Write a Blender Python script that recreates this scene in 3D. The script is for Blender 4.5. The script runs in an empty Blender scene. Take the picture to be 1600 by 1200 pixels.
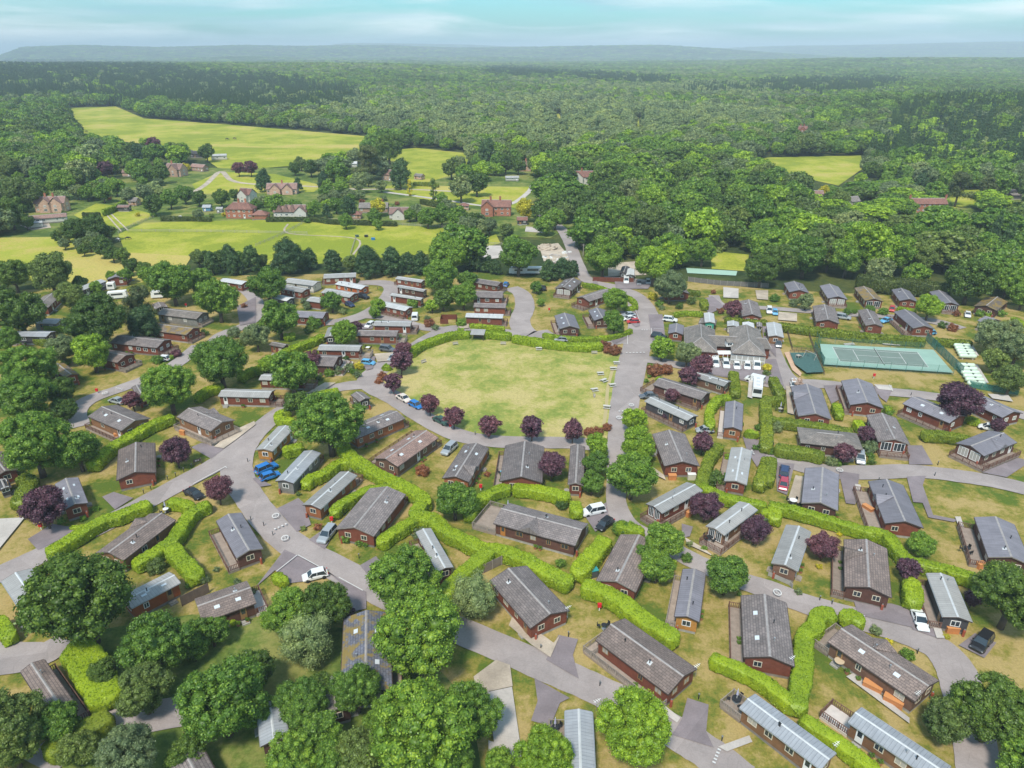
import bpy, math, random
import numpy as np
from mathutils import Vector
R_ = math.radians
# ------------------------------------------------------------------ camera
sc = bpy.context.scene
F, PITCH, H = 1121.0, R_(25.0), 76.0
cam = bpy.data.objects.new("camera", bpy.data.cameras.new("camera"))
sc.collection.objects.link(cam); sc.camera = cam
cam.location = (0, 0, H); cam.rotation_euler = (R_(90) - PITCH, 0, 0)
cam.data.sensor_width = 36; cam.data.lens = F / 1600 * 36
cam.data.clip_start = 1; cam.data.clip_end = 60000
# ------------------------------------------------------------------ sky, sun, exposure
SUN_EL, SUN_AZ = R_(56), R_(200)      # azimuth clockwise from +Y
w = bpy.data.worlds.new("World"); sc.world = w; w.use_nodes = True
nt = w.node_tree; nt.nodes.clear()
def N(t, ty, **kw):
    n = t.nodes.new(ty)
    for k, v in kw.items():
        if isinstance(k, str) and hasattr(n, k): setattr(n, k, v)
    return n
def build_world():
    out = N(nt, "ShaderNodeOutputWorld"); bg = N(nt, "ShaderNodeBackground")
    sky = N(nt, "ShaderNodeTexSky", sky_type='NISHITA', sun_disc=False, sun_elevation=SUN_EL, sun_rotation=SUN_AZ, altitude=80, air_density=1.0, dust_density=1.2, ozone_density=2.0)
    tc = N(nt, "ShaderNodeTexCoord")
    mp = N(nt, "ShaderNodeMapping"); mp.inputs['Scale'].default_value = (1.5, 1.5, 15.0); mp.inputs['Rotation'].default_value = (0, 0.10, 0.6)
    n1 = N(nt, "ShaderNodeTexNoise"); n1.inputs['Scale'].default_value = 2.6; n1.inputs['Detail'].default_value = 9; n1.inputs['Roughness'].default_value = .52; n1.inputs['Distortion'].default_value = .5
    rp = N(nt, "ShaderNodeValToRGB"); rp.color_ramp.elements[0].position = .40; rp.color_ramp.elements[1].position = .60
    n2 = N(nt, "ShaderNodeTexNoise"); n2.inputs['Scale'].default_value = 2.3; n2.inputs['Detail'].default_value = 6
    cr = N(nt, "ShaderNodeValToRGB"); cr.color_ramp.elements[0].position = .35; cr.color_ramp.elements[1].position = .66
    cr.color_ramp.elements[0].color = (2.5, 4.1, 4.8, 1); cr.color_ramp.elements[1].color = (6.6, 7.1, 7.2, 1)
    tint = N(nt, "ShaderNodeMix", data_type='RGBA', blend_type='MULTIPLY'); tint.inputs[0].default_value = 1; tint.inputs[7].default_value = (.46, .88, .98, 1)
    mx = N(nt, "ShaderNodeMix", data_type='RGBA'); ml = N(nt, "ShaderNodeMath", operation='MULTIPLY'); ml.inputs[1].default_value = .72
    L = nt.links.new
    L(tc.outputs['Generated'], mp.inputs[0]); L(mp.outputs[0], n1.inputs[0]); L(mp.outputs[0], n2.inputs[0])
    L(n1.outputs[0], rp.inputs[0]); L(rp.outputs[0], ml.inputs[0]); L(n2.outputs[0], cr.inputs[0])
    L(sky.outputs[0], tint.inputs[6]); L(tint.outputs[2], mx.inputs[6]); L(cr.outputs[0], mx.inputs[7]); L(ml.outputs[0], mx.inputs[0])
    L(mx.outputs[2], bg.inputs[0]); bg.inputs[1].default_value = .12; L(bg.outputs[0], out.inputs[0])
build_world()
sl = bpy.data.lights.new("sun", 'SUN'); sl.energy = 2.8; sl.angle = R_(9); sl.color = (1, .93, .82)
so = bpy.data.objects.new("sun", sl); sc.collection.objects.link(so)
so.rotation_euler = Vector((math.sin(SUN_AZ) * math.cos(SUN_EL), math.cos(SUN_AZ) * math.cos(SUN_EL), math.sin(SUN_EL))).to_track_quat('Z', 'Y').to_euler()
sc.view_settings.view_transform = 'Standard'; sc.view_settings.look = 'None'
sc.view_settings.exposure = 0.58; sc.view_settings.gamma = 1
sc.cycles.max_bounces = 5; sc.cycles.diffuse_bounces = 2; sc.cycles.glossy_bounces = 2; sc.cycles.transmission_bounces = 2; sc.cycles.volume_bounces = 0; sc.cycles.transparent_max_bounces = 8
# ------------------------------------------------------------------ projection helpers (photo pixels, 1600 x 1200)
CP, SP = math.cos(PITCH), math.sin(PITCH)
def G(px, py, z=0.0):
    u = (px - 800) / F; v = -(py - 600) / F
    d = (u, CP + v * SP, -SP + v * CP)
    t = (z - H) / d[2]
    return (d[0] * t, d[1] * t)
def PX(x, y, z):
    x = np.asarray(x, float); dy = np.asarray(y, float); dz = np.asarray(z, float) - H
    dep = dy * CP - dz * SP; up = dy * SP + dz * CP
    return 800 + F * x / dep, 600 - F * up / dep, dep
def depth(px, py, z=0.0):
    x, y = G(px, py, z); return y * CP - (z - H) * SP
CR = dict(a=(0, 280), b=(400, 280), c=(800, 280), d=(1200, 280), e=(0, 500), f=(400, 500), g=(800, 500), h=(1200, 500),
          i=(0, 700), j=(400, 700), k=(800, 700), l=(1200, 700), m=(0, 900), n=(400, 900), o=(800, 900), p=(1200, 900))
def C(c, x, y):
    if c == 'z': return (x, y)
    return (CR[c][0] + x / 4, CR[c][1] + y / 4)
def inpoly(px, py, poly):
    px = np.asarray(px, float); py = np.asarray(py, float); r = np.zeros(px.shape, bool); n = len(poly)
    for i in range(n):
        x1, y1 = poly[i]; x2, y2 = poly[(i + 1) % n]
        if y1 == y2: continue
        r ^= ((y1 > py) != (y2 > py)) & (px < (x2 - x1) * (py - y1) / (y2 - y1) + x1)
    return r
def terrain(x, y):
    x = np.asarray(x, float); y = np.asarray(y, float); D = np.hypot(x, y); u = x / np.maximum(np.abs(y), 1)
    u = np.where(y > 0, np.clip(u, -1.2, 1.2), 1.2 * np.sign(x))
    px = 800 + u * F * 1.0
    g = lambda D0, s, am: np.interp(px, *am) * np.exp(-((D - D0) / s) ** 2)
    h = 17 * np.exp(-(((x - 600) / 240) ** 2 + ((y - 800) / 260) ** 2)) * np.clip((x - 330) / 150, 0, 1)
    hill = h; h = 0 * h
    h = h + g(2500, 700, ([0, 300, 620, 760, 900, 1100, 1600], [26, 22, 20, 8, 2, 0, 0]))
    h = h + g(4300, 900, ([0, 900, 1080, 1250, 1600], [0, 0, 8, 26, 26]))
    h = h + g(8500, 1500, ([-200, 60, 110, 190, 300, 420, 500, 620, 720, 850, 960, 1010, 1100, 1180, 1300, 1800], [20, 40, 148, 166, 152, 162, 150, 158, 140, 146, 156, 164, 140, 100, 50, 50]))
    h = h + g(13500, 2600, ([-200, 0, 480, 560, 750, 900, 1150, 1400, 1800], [10, 20, 120, 225, 210, 130, 165, 215, 235]))
    h = h + g(6200, 520, ([-200, 100, 250, 420, 600, 760, 900, 1100, 1250, 1400, 1600, 1800], [34, 52, 40, 58, 44, 60, 40, 30, 48, 62, 50, 58]))
    q_ = np.clip((D - 4700) / 1600, 0, 1); h = h * np.clip((D - 1200) / 500, 0, 1) + hill - 60 * q_ * q_ * (3 - 2 * q_)
    rough = np.sin(x / 310 + 1.3) * np.sin(y / 270) * 3 + np.sin(x / 900 + .4) * np.sin(y / 1300 + 2) * 5
    return h + rough * np.clip((D - 1300) / 1200, 0, 1) + np.clip((D - 5000) / 4000, 0, 1) * 14 * np.sin(x / 700 + 1) * np.sin(x / 1700)
# ------------------------------------------------------------------ object helpers
LINK = sc.collection.objects.link
def tag(o, label=None, cat=None, group=None, kind=None):
    if label: o['label'] = label
    if cat: o['category'] = cat
    if group: o['group'] = group
    if kind: o['kind'] = kind
    return o
def empty(name, loc, rz=0, label=None, cat=None, group=None, scale=None):
    o = bpy.data.objects.new(name, None); LINK(o); o.location = loc; o.rotation_euler = (0, 0, rz); o.empty_display_size = .2
    if scale: o.scale = scale
    return tag(o, label, cat, group)
def mesh_np(name, v, f, mat=None, smooth=False):
    """v (n,3), f (m,4) or (m,3) int array"""
    me = bpy.data.meshes.new(name); v = np.asarray(v, np.float32); f = np.asarray(f, np.int32)
    k = f.shape[1]; me.vertices.add(len(v)); me.vertices.foreach_set("co", v.ravel())
    me.loops.add(f.size); me.loops.foreach_set("vertex_index", f.ravel())
    me.polygons.add(len(f)); me.polygons.foreach_set("loop_start", np.arange(0, f.size, k, dtype=np.int32))
    if smooth: me.polygons.foreach_set("use_smooth", np.ones(len(f), bool))
    me.update(calc_edges=True)
    if mat: me.materials.append(mat)
    return me
def ob(name, me, parent=None, loc=None, rz=None):
    o = bpy.data.objects.new(name, me); LINK(o)
    if parent: o.parent = parent
    if loc is not None: o.location = loc
    if rz is not None: o.rotation_euler = (0, 0, rz)
    return o
class MB:
    def __init__(s): s.v = []; s.f = []
    def add(s, vs, fs):
        b = len(s.v); s.v += [tuple(p) for p in vs]; s.f += [tuple(b + i for i in q) for q in fs]; return s
    def box(s, cx, cy, cz, sx, sy, sz, rz=0.0, top=1.0):
        c, n = math.cos(rz), math.sin(rz); vs = []
        for k, q in ((-.5, 1), (.5, top)):
            for a, b in ((-.5, -.5), (.5, -.5), (.5, .5), (-.5, .5)):
                X, Y = a * sx * q, b * sy * q; vs.append((cx + X * c - Y * n, cy + X * n + Y * c, cz + k * sz))
        return s.add(vs, [(3, 2, 1, 0), (4, 5, 6, 7), (0, 1, 5, 4), (1, 2, 6, 5), (2, 3, 7, 6), (3, 0, 4, 7)])
    def prism(s, pts, z0, z1):
        n = len(pts)
        return s.add([(x, y, z0) for x, y in pts] + [(x, y, z1) for x, y in pts],
                     [tuple(range(n - 1, -1, -1)), tuple(range(n, 2 * n))] + [(i, (i + 1) % n, n + (i + 1) % n, n + i) for i in range(n)])
    def profx(s, pts, x0, x1):     # profile in y,z extruded along x
        n = len(pts)
        return s.add([(x0, y, z) for y, z in pts] + [(x1, y, z) for y, z in pts],
                     [tuple(range(n)), tuple(range(2 * n - 1, n - 1, -1))] + [(i, n + i, n + (i + 1) % n, (i + 1) % n) for i in range(n)])
    def tube(s, p, q, r, n=6, r2=None):
        p, q = Vector(p), Vector(q); d = (q - p).normalized(); a = d.orthogonal().normalized(); b = d.cross(a); r2 = r if r2 is None else r2
        vs = [p + (a * math.cos(t) + b * math.sin(t)) * r for t in [2 * math.pi * i / n for i in range(n)]]
        vs += [q + (a * math.cos(t) + b * math.sin(t)) * r2 for t in [2 * math.pi * i / n for i in range(n)]]
        return s.add(vs, [tuple(range(n - 1, -1, -1)), tuple(range(n, 2 * n))] + [(i, (i + 1) % n, n + (i + 1) % n, n + i) for i in range(n)])
    def ball(s, c, r, sz=1.0, n=10, m=6):
        vs = [(c[0], c[1], c[2] - r * sz)]
        for j in range(1, m):
            t = -math.pi / 2 + math.pi * j / m
            vs += [(c[0] + r * math.cos(t) * math.cos(2 * math.pi * i / n), c[1] + r * math.cos(t) * math.sin(2 * math.pi * i / n), c[2] + r * sz * math.sin(t)) for i in range(n)]
        vs.append((c[0], c[1], c[2] + r * sz)); e = len(vs) - 1
        fs = [(0, 1 + (i + 1) % n, 1 + i) for i in range(n)]
        for j in range(m - 2):
            o = 1 + j * n; fs += [(o + i, o + (i + 1) % n, o + n + (i + 1) % n, o + n + i) for i in range(n)]
        o = 1 + (m - 2) * n; fs += [(o + i, o + (i + 1) % n, e) for i in range(n)]
        return s.add(vs, fs)
    def mesh(s, name, mat=None, smooth=False):
        me = bpy.data.meshes.new(name); me.from_pydata(s.v, [], s.f)
        if smooth: me.polygons.foreach_set("use_smooth", [True] * len(me.polygons))
        if mat: me.materials.append(mat)
        me.update(); return me
    def build(s, name, mat=None, parent=None, smooth=False, loc=None):
        return ob(name, s.mesh(name, mat, smooth), parent, loc)
# ------------------------------------------------------------------ materials
MATS = {}
def newmat(name):
    m = bpy.data.materials.new(name); m.use_nodes = True; t = m.node_tree
    p = t.nodes['Principled BSDF']; return m, t, p
def col(c): return (c[0], c[1], c[2], 1)
def mul(t, a, b, fac=1.0, mode='MULTIPLY'):
    n = N(t, "ShaderNodeMix", data_type='RGBA', blend_type=mode); n.inputs[0].default_value = fac
    for i, x in ((6, a), (7, b)):
        if hasattr(x, 'links'): t.links.new(x, n.inputs[i])
        else: n.inputs[i].default_value = col(x)
    return n.outputs[2]
def ramp(t, src, stops):
    r = N(t, "ShaderNodeValToRGB"); e = r.color_ramp.elements
    while len(e) < len(stops): e.new(.5)
    for k, (p, c) in enumerate(stops): e[k].position = p; e[k].color = col(c) if hasattr(c, '__len__') else (c, c, c, 1)
    t.links.new(src, r.inputs[0]); return r.outputs[0]
def noise(t, vec, scale, detail=4, rough=.55):
    n = N(t, "ShaderNodeTexNoise"); n.inputs['Scale'].default_value = scale; n.inputs['Detail'].default_value = detail; n.inputs['Roughness'].default_value = rough
    if vec is not None: t.links.new(vec, n.inputs[0])
    return n.outputs[0]
def wpos(t): return N(t, "ShaderNodeNewGeometry").outputs['Position']
def opos(t): return N(t, "ShaderNodeTexCoord").outputs['Object']
def plain(name, c, rough=.6, metal=0.0, spec=.4, var=0.0, nscale=1.5):
    if name in MATS: return MATS[name]
    m, t, p = newmat(name); p.inputs['Roughness'].default_value = rough; p.inputs['Metallic'].default_value = metal; p.inputs['Specular IOR Level'].default_value = spec
    if var:
        o = mul(t, c, ramp(t, noise(t, opos(t), nscale, 6), [(.3, 1 - var), (.7, 1 + var)])); t.links.new(o, p.inputs[0])
    else: p.inputs[0].default_value = col(c)
    MATS[name] = m; return m
def bump(t, p, h, strength=.4, dist=.05):
    b = N(t, "ShaderNodeBump"); b.inputs['Strength'].default_value = strength; b.inputs['Distance'].default_value = dist
    t.links.new(h, b.inputs['Height']); t.links.new(b.outputs[0], p.inputs['Normal'])
def sepxyz(t, v):
    s = N(t, "ShaderNodeSeparateXYZ"); t.links.new(v, s.inputs[0]); return s.outputs
def M(t, op, a, b=0.0):
    n = N(t, "ShaderNodeMath", operation=op)
    for i, x in ((0, a), (1, b)):
        if hasattr(x, 'links'): t.links.new(x, n.inputs[i])
        else: n.inputs[i].default_value = x
    return n.outputs[0]
def objrand(t, lo, hi):
    r = N(t, "ShaderNodeObjectInfo").outputs['Random']; return ramp(t, r, [(0, lo), (1, hi)])
def grass(name, cg, cy, ct, s=.06, fine=1.2, bal=.5):
    m, t, p = newmat(name); P = wpos(t); p.inputs['Roughness'].default_value = .95; p.inputs['Specular IOR Level'].default_value = .1
    n1 = noise(t, P, s, 5, .6); n2 = noise(t, P, s * 3.7, 5, .65); n3 = noise(t, P, fine, 8, .75)
    a = M(t, 'ADD', M(t, 'MULTIPLY', n1, .5), M(t, 'ADD', M(t, 'MULTIPLY', n2, .3), M(t, 'MULTIPLY', n3, .2)))
    c = ramp(t, a, [(bal - .055, cg), (bal, cy), (bal + .06, ct)])
    c = mul(t, c, ramp(t, noise(t, P, fine * 2.5, 6, .8), [(.3, .72), (.7, 1.25)]))
    t.links.new(c, p.inputs[0]); bump(t, p, n3, .5, .15); MATS[name] = m; return m
LAWN = grass('lawn_grass', (.095, .140, .020), (.235, .205, .042), (.385, .285, .112), .075, 1.3, .492)
GREEN = grass('green_grass', (.205, .255, .052), (.335, .322, .085), (.46, .38, .155), .06, 1.0, .488)
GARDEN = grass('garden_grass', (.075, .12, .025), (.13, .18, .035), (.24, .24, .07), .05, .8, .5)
FIELD = grass('field_grass', (.24, .28, .028), (.36, .365, .045), (.45, .38, .10), .015, .5, .52)
FIELDY = grass('meadow_grass', (.27, .33, .035), (.37, .375, .055), (.47, .38, .11), .012, .5, .47)
FLOOR = grass('wood_floor_and_shade', (.030, .050, .016), (.055, .075, .022), (.10, .11, .03), .02, .3, .5)
def asphalt(name, c, var=.12):
    m, t, p = newmat(name); P = wpos(t); p.inputs['Roughness'].default_value = .9; p.inputs['Specular IOR Level'].default_value = .25
    a = ramp(t, noise(t, P, .25, 6, .6), [(.3, 1 - var), (.7, 1 + var)]); b = ramp(t, noise(t, P, 4, 6, .8), [(.3, .88), (.7, 1.1)])
    o = mul(t, mul(t, c, a), b)
    v2 = N(t, "ShaderNodeTexVoronoi"); v2.inputs['Scale'].default_value = .13; t.links.new(P, v2.inputs[0]); sc_ = N(t, 'ShaderNodeSeparateColor'); t.links.new(v2.outputs['Color'], sc_.inputs[0]); o = mul(t, o, ramp(t, sc_.outputs[0], [(0, .90), (1, 1.08)]))
    cv = N(t, "ShaderNodeTexVoronoi", feature='DISTANCE_TO_EDGE'); cv.inputs['Scale'].default_value = .22; t.links.new(P, cv.inputs[0])
    o = mul(t, o, ramp(t, cv.outputs[0], [(0, .90), (.010, 1.0)])); t.links.new(o, p.inputs[0]); MATS[name] = m; return m
ROAD = asphalt('road_asphalt', (.340, .290, .276)); DRIVE = asphalt('drive_asphalt', (.235, .195, .203), .18)
CONC = asphalt('concrete_slab', (.50, .45, .41), .12); GRAVEL = asphalt('pale_gravel', (.46, .38, .30), .25)
def roofmat(name, c, tile, cv=(.75, 1.2), moss=None, rough=.7):
    m, t, p = newmat(name); O = opos(t); X = sepxyz(t, O); p.inputs['Roughness'].default_value = rough; p.inputs['Specular IOR Level'].default_value = .45
    base = mul(t, c, ramp(t, noise(t, wpos(t), .45, 6, .65), [(.3, cv[0]), (.72, cv[1])]))
    base = mul(t, base, objrand(t, .8, 1.18))
    if tile:
        b = N(t, "ShaderNodeTexBrick"); b.inputs['Scale'].default_value = 1; b.inputs['Brick Width'].default_value = .62 ; b.inputs['Row Height'].default_value = .36
        b.inputs['Mortar Size'].default_value = .032; b.inputs['Mortar Smooth'].default_value = .3; b.inputs['Color1'].default_value = (.78, .78, .78, 1); b.inputs['Color2'].default_value = (1.12, 1.1, 1.08, 1); b.inputs['Mortar'].default_value = (.42, .42, .44, 1)
        t.links.new(O, b.inputs[0]); base = mul(t, base, b.outputs[0]); bump(t, p, b.outputs[0], .6, .05)
    else:
        fr = M(t, 'FRACT', M(t, 'MULTIPLY', X[0], 2.2)); rb = ramp(t, fr, [(.0, .62), (.10, 1.06), (.9, 1.0), (1, .62)])
        fy = M(t, 'FRACT', M(t, 'MULTIPLY', X[1], 1.35)); rb2 = ramp(t, fy, [(.0, .80), (.06, 1.0), (1, 1.0)])
        base = mul(t, mul(t, base, rb), rb2); bump(t, p, rb, .5, .04)
    st = N(t, "ShaderNodeMapping"); st.inputs['Scale'].default_value = (1.8, .25, 1); t.links.new(O, st.inputs[0])
    base = mul(t, base, ramp(t, noise(t, st.outputs[0], 1.0, 5, .6), [(.35, .88), (.7, 1.1)]))
    if moss:
        mk = ramp(t, noise(t, wpos(t), .55, 7, .7), [(moss[3], 0.0), (moss[3] + .08, .85)]); mm = N(t, "ShaderNodeMix", data_type='RGBA')
        t.links.new(mk, mm.inputs[0]); t.links.new(base, mm.inputs[6]); mm.inputs[7].default_value = col(moss[:3]); base = mm.outputs[2]
    t.links.new(base, p.inputs[0]); MATS[name] = m; return m
RM = dict(g=roofmat('slate_grey_roof', (.225, .190, .183), True), b=roofmat('brown_grey_roof', (.225, .172, .152), True),
          m=roofmat('pale_metal_roof', (.315, .305, .295), False, (.88, 1.1)), s=roofmat('steel_blue_roof', (.195, .183, .208), False, (.85, 1.15)),
          v=roofmat('silver_blue_roof', (.32, .335, .365), False, (.88, 1.1)),
          o=roofmat('mossy_roof', (.20, .16, .13), True, moss=(.26, .17, .035, .46)), q=roofmat('lichen_roof', (.20, .21, .27), True, moss=(.27, .19, .04, .50)),
          p=roofmat('pink_tile_roof', (.33, .215, .18), True), r=roofmat('red_tile_roof', (.27, .125, .095), True, (.8, 1.25)), t=roofmat('rose_tile_roof', (.31, .185, .155), True, (.8, 1.2)),
          w=roofmat('white_sheet_roof', (.50, .50, .50), False, (.9, 1.05)), c=roofmat('weathered_shingle_roof', (.235, .205, .185), True, (.75, 1.2)), k=roofmat('dark_roof', (.07, .065, .07), True))
def wallmat(name, c, step=.16, brick=False):
    m, t, p = newmat(name); O = opos(t); X = sepxyz(t, O); p.inputs['Roughness'].default_value = .75; p.inputs['Specular IOR Level'].default_value = .25
    base = mul(t, mul(t, c, ramp(t, noise(t, O, 1.2, 6, .7), [(.3, .78), (.7, 1.2)])), objrand(t, .82, 1.2))
    if brick:
        b = N(t, "ShaderNodeTexBrick"); b.inputs['Scale'].default_value = 1; b.inputs['Brick Width'].default_value = .5; b.inputs['Row Height'].default_value = .2
        b.inputs['Mortar Size'].default_value = .02; b.inputs['Color1'].default_value = (.8, .8, .8, 1); b.inputs['Color2'].default_value = (1.15, 1.1, 1.1, 1); b.inputs['Mortar'].default_value = (1.3, 1.3, 1.3, 1)
        cx = N(t, "ShaderNodeCombineXYZ"); t.links.new(M(t, 'ADD', X[0], X[1]), cx.inputs[0]); t.links.new(X[2], cx.inputs[1]); t.links.new(cx.outputs[0], b.inputs[0]); base = mul(t, base, b.outputs[0])
    else:
        fr = M(t, 'FRACT', M(t, 'DIVIDE', X[2], step)); rb = ramp(t, fr, [(.0, .55), (.16, 1.0), (1, 1.05)]); base = mul(t, base, rb); bump(t, p, fr, .5, .03)
    t.links.new(base, p.inputs[0]); MATS[name] = m; return m
WM = dict(r=wallmat('red_brown_cladding', (.195, .060, .036)), d=wallmat('dark_brown_cladding', (.110, .050, .038)), t=wallmat('brown_cladding', (.20, .108, .072)),
          o=wallmat('ochre_cladding', (.50, .235, .060)), u=wallmat('orange_brown_cladding', (.290, .105, .045)), g=wallmat('grey_cladding', (.20, .19, .18)), w=wallmat('cream_cladding', (.60, .57, .52)),
          k=wallmat('charcoal_cladding', (.070, .065, .070)), x=wallmat('bright_orange_cladding', (.40, .105, .030)), n=wallmat('chestnut_cladding', (.235, .120, .060)),
          B=wallmat('red_brick_wall', (.36, .145, .09), brick=True), P=wallmat('pale_brick_wall', (.46, .30, .22), brick=True), W=plain('white_render', (.58, .55, .49), .8, var=.06), G=wallmat('green_sheet', (.05, .27, .20), .4), Y=wallmat('blue_sheet', (.10, .25, .40), .4))
PANE = plain('window_glass', (.03, .04, .05), .08, spec=.9); CREAM = plain('cream_frame', (.62, .56, .44), .5); WHITE = plain('white_paint', (.78, .77, .75), .5); BRONZE = plain('brown_frame', (.30, .17, .07), .5)
CURTAIN = plain('curtained_glass', (.40, .38, .35), .15, spec=.8)
SKIRT = plain('skirting_board', (.22, .19, .17), .8, var=.2); STONE = plain('stone_skirt', (.34, .32, .29), .85, var=.2)
DECK = wallmat('deck_boards', (.30, .24, .20), .5); RAIL = plain('rail_timber', (.17, .085, .06), .75, var=.25); RAILG = plain('weathered_rail', (.30, .25, .21), .8, var=.2); DECKW = plain('pale_deck', (.58, .52, .48), .7, var=.08)
TRIM = plain('dark_trim', (.07, .05, .045), .6); RIDGE = plain('ridge_tile', (.34, .31, .30), .7, var=.2); RIDGEL = plain('ridge_metal', (.55, .56, .57), .5, var=.1); METAL = plain('grey_metal', (.45, .46, .47), .4, .6); BLACK = plain('black_plastic', (.02, .02, .022), .5)
DOORM = plain('orange_door', (.42, .17, .04), .5); TIMBER = plain('orange_timber', (.52, .20, .07), .6, var=.12); WOOD = plain('grey_timber', (.40, .36, .31), .8, var=.2); BARK = plain('bark', (.13, .095, .07), .9, var=.3, nscale=4)
def leafmat(name, c, c2, tr=.22, wvar=.25):
    m, t, p = newmat(name); t.nodes.remove(p); out = [n for n in t.nodes if n.type == 'OUTPUT_MATERIAL'][0]
    ri = N(t, "ShaderNodeNewGeometry").outputs['Random Per Island']; base = ramp(t, ri, [(0, tuple(k * .60 for k in c)), (.5, c), (1, tuple(.1 * a + .95 * b for a, b in zip(c, c2)))])
    oi = N(t, "ShaderNodeObjectInfo").outputs['Random']; base = mul(t, base, ramp(t, oi, [(0, (1 - wvar, 1 - wvar * .8, 1 - wvar * .5)), (.5, (1, 1, 1)), (1, (1 + wvar * 1.3, 1 + wvar * .9, 1 + wvar * .2))]))
    base = mul(t, base, ramp(t, noise(t, wpos(t), .30, 4, .6), [(.3, (.80, .83, .9)), (.7, (1.22, 1.16, 1.0))]))
    d = N(t, "ShaderNodeBsdfDiffuse"); l = N(t, "ShaderNodeBsdfTranslucent"); g = N(t, "ShaderNodeBsdfGlossy"); g.inputs['Roughness'].default_value = .45; g.inputs[0].default_value = (.8, .85, .8, 1)
    a = N(t, "ShaderNodeMixShader"); a.inputs[0].default_value = tr; b = N(t, "ShaderNodeMixShader"); b.inputs[0].default_value = .03
    K = t.links.new; K(base, d.inputs[0]); K(base, l.inputs[0]); K(d.outputs[0], a.inputs[1]); K(l.outputs[0], a.inputs[2]); K(a.outputs[0], b.inputs[1]); K(g.outputs[0], b.inputs[2]); K(b.outputs[0], out.inputs[0])
    MATS[name] = m; return m
LM = dict(o=leafmat('dark_oak_leaves', (0.081, 0.150, 0.025), (0.163, 0.256, 0.039)), m=leafmat('green_leaves', (0.123, 0.241, 0.031), (0.264, 0.404, 0.043)), l=leafmat('bright_green_leaves', (0.212, 0.358, 0.026), (0.404, 0.573, 0.041)),
          p=leafmat('purple_leaves', (0.125, 0.052, 0.082), (.235, .105, .150), .2, .25), c=leafmat('conifer_needles', (0.050, 0.107, 0.037), (0.103, 0.175, 0.052), .1, .2), g=leafmat('grey_green_leaves', (0.172, 0.234, 0.097), (0.317, 0.381, 0.161)),
          w=leafmat('willow_leaves', (0.231, 0.307, 0.113), (0.388, 0.471, 0.176)), s=leafmat('pine_needles', (0.105, 0.141, 0.044), (0.194, 0.215, 0.067)), y=leafmat('golden_leaves', (0.520, 0.460, 0.020), (0.800, 0.720, 0.060), .2, .1),
          r=leafmat('red_leaves', (0.259, 0.095, 0.050), (0.418, 0.190, 0.080), .2, .15), h=leafmat('hedge_leaves', (0.204, 0.314, 0.014), (0.397, 0.507, 0.026), .2, .12), H=leafmat('dull_hedge_leaves', (0.124, 0.190, 0.017), (0.298, 0.345, 0.031), .2, .12),
          k=leafmat('dark_hedge_leaves', (0.064, 0.097, 0.021), (0.128, 0.162, 0.034), .2, .12), v=leafmat('olive_leaves', (0.134, 0.196, 0.043), (0.245, 0.326, 0.077)), f=leafmat('faded_pink_leaves', (0.550, 0.380, 0.300), (0.700, 0.520, 0.420), .2, .1))
# ------------------------------------------------------------------ labels that single out
USED = set(); LAND = []          # landmarks: (name, px, py)
def uniq(phrase, px, py, cap=16):
    c = sorted(LAND, key=lambda q: (q[1] - px) ** 2 + (2.0 * (q[2] - py)) ** 2)[:14]
    for nm, x, y in c:
        dx, dy = px - x, (py - y) * 1.3
        rel = ('right of' if dx > 0 else 'left of') if abs(dx) > abs(dy) else ('in front of' if dy > 0 else 'behind')
        s = f"{phrase} {rel} the {nm}"
        if len(s.split()) <= cap and s not in USED: USED.add(s); return s
    for nm, x, y in c:
        for nm2, x2, y2 in c:
            s = f"{phrase} between {nm} and {nm2}"
            if nm != nm2 and len(s.split()) <= cap and s not in USED: USED.add(s); return s
    side = 'left' if px < 530 else 'middle' if px < 1060 else 'right'; ht = 'far' if py < 300 else 'upper' if py < 500 else 'lower' if py > 800 else 'central'
    s = f"{phrase} in the {ht} {side} of the view"; USED.add(s); return s
# ================================================================== SETTING: ground, fields, roads
def ground():
    rr = np.concatenate([np.linspace(0, 300, 7), np.geomspace(340, 19000, 110)]); th = np.linspace(0, 2 * math.pi, 241)[:-1]
    Rg, T = np.meshgrid(rr, th, indexing='ij'); x = Rg * np.sin(T); y = Rg * np.cos(T); z = terrain(x, y) - .12
    n, m = Rg.shape; idx = np.arange(n * m).reshape(n, m); a = idx[:-1]; b = idx[1:]
    f = np.stack([a, b, np.roll(b, -1, 1), np.roll(a, -1, 1)], -1).reshape(-1, 4)[:, ::-1]
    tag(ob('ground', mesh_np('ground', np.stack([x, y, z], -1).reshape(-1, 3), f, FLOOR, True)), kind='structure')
ground()
LAY = [0.0]
def sheet(name, pts, mat, z=None, crop='z', smooth=0):
    pts = [C(crop, *p) for p in pts]; q = [G(*p) for p in pts]
    if smooth: q = catmull(q, True, smooth)
    if z is None: LAY[0] += .004; z = LAY[0]
    me = bpy.data.meshes.new(name); me.from_pydata([(x, y, z) for x, y in q], [], [tuple(range(len(q)))])
    if me.polygons[0].normal.z < 0: me.flip_normals()
    me.materials.append(mat); return tag(ob(name, me), kind='structure')
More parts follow.
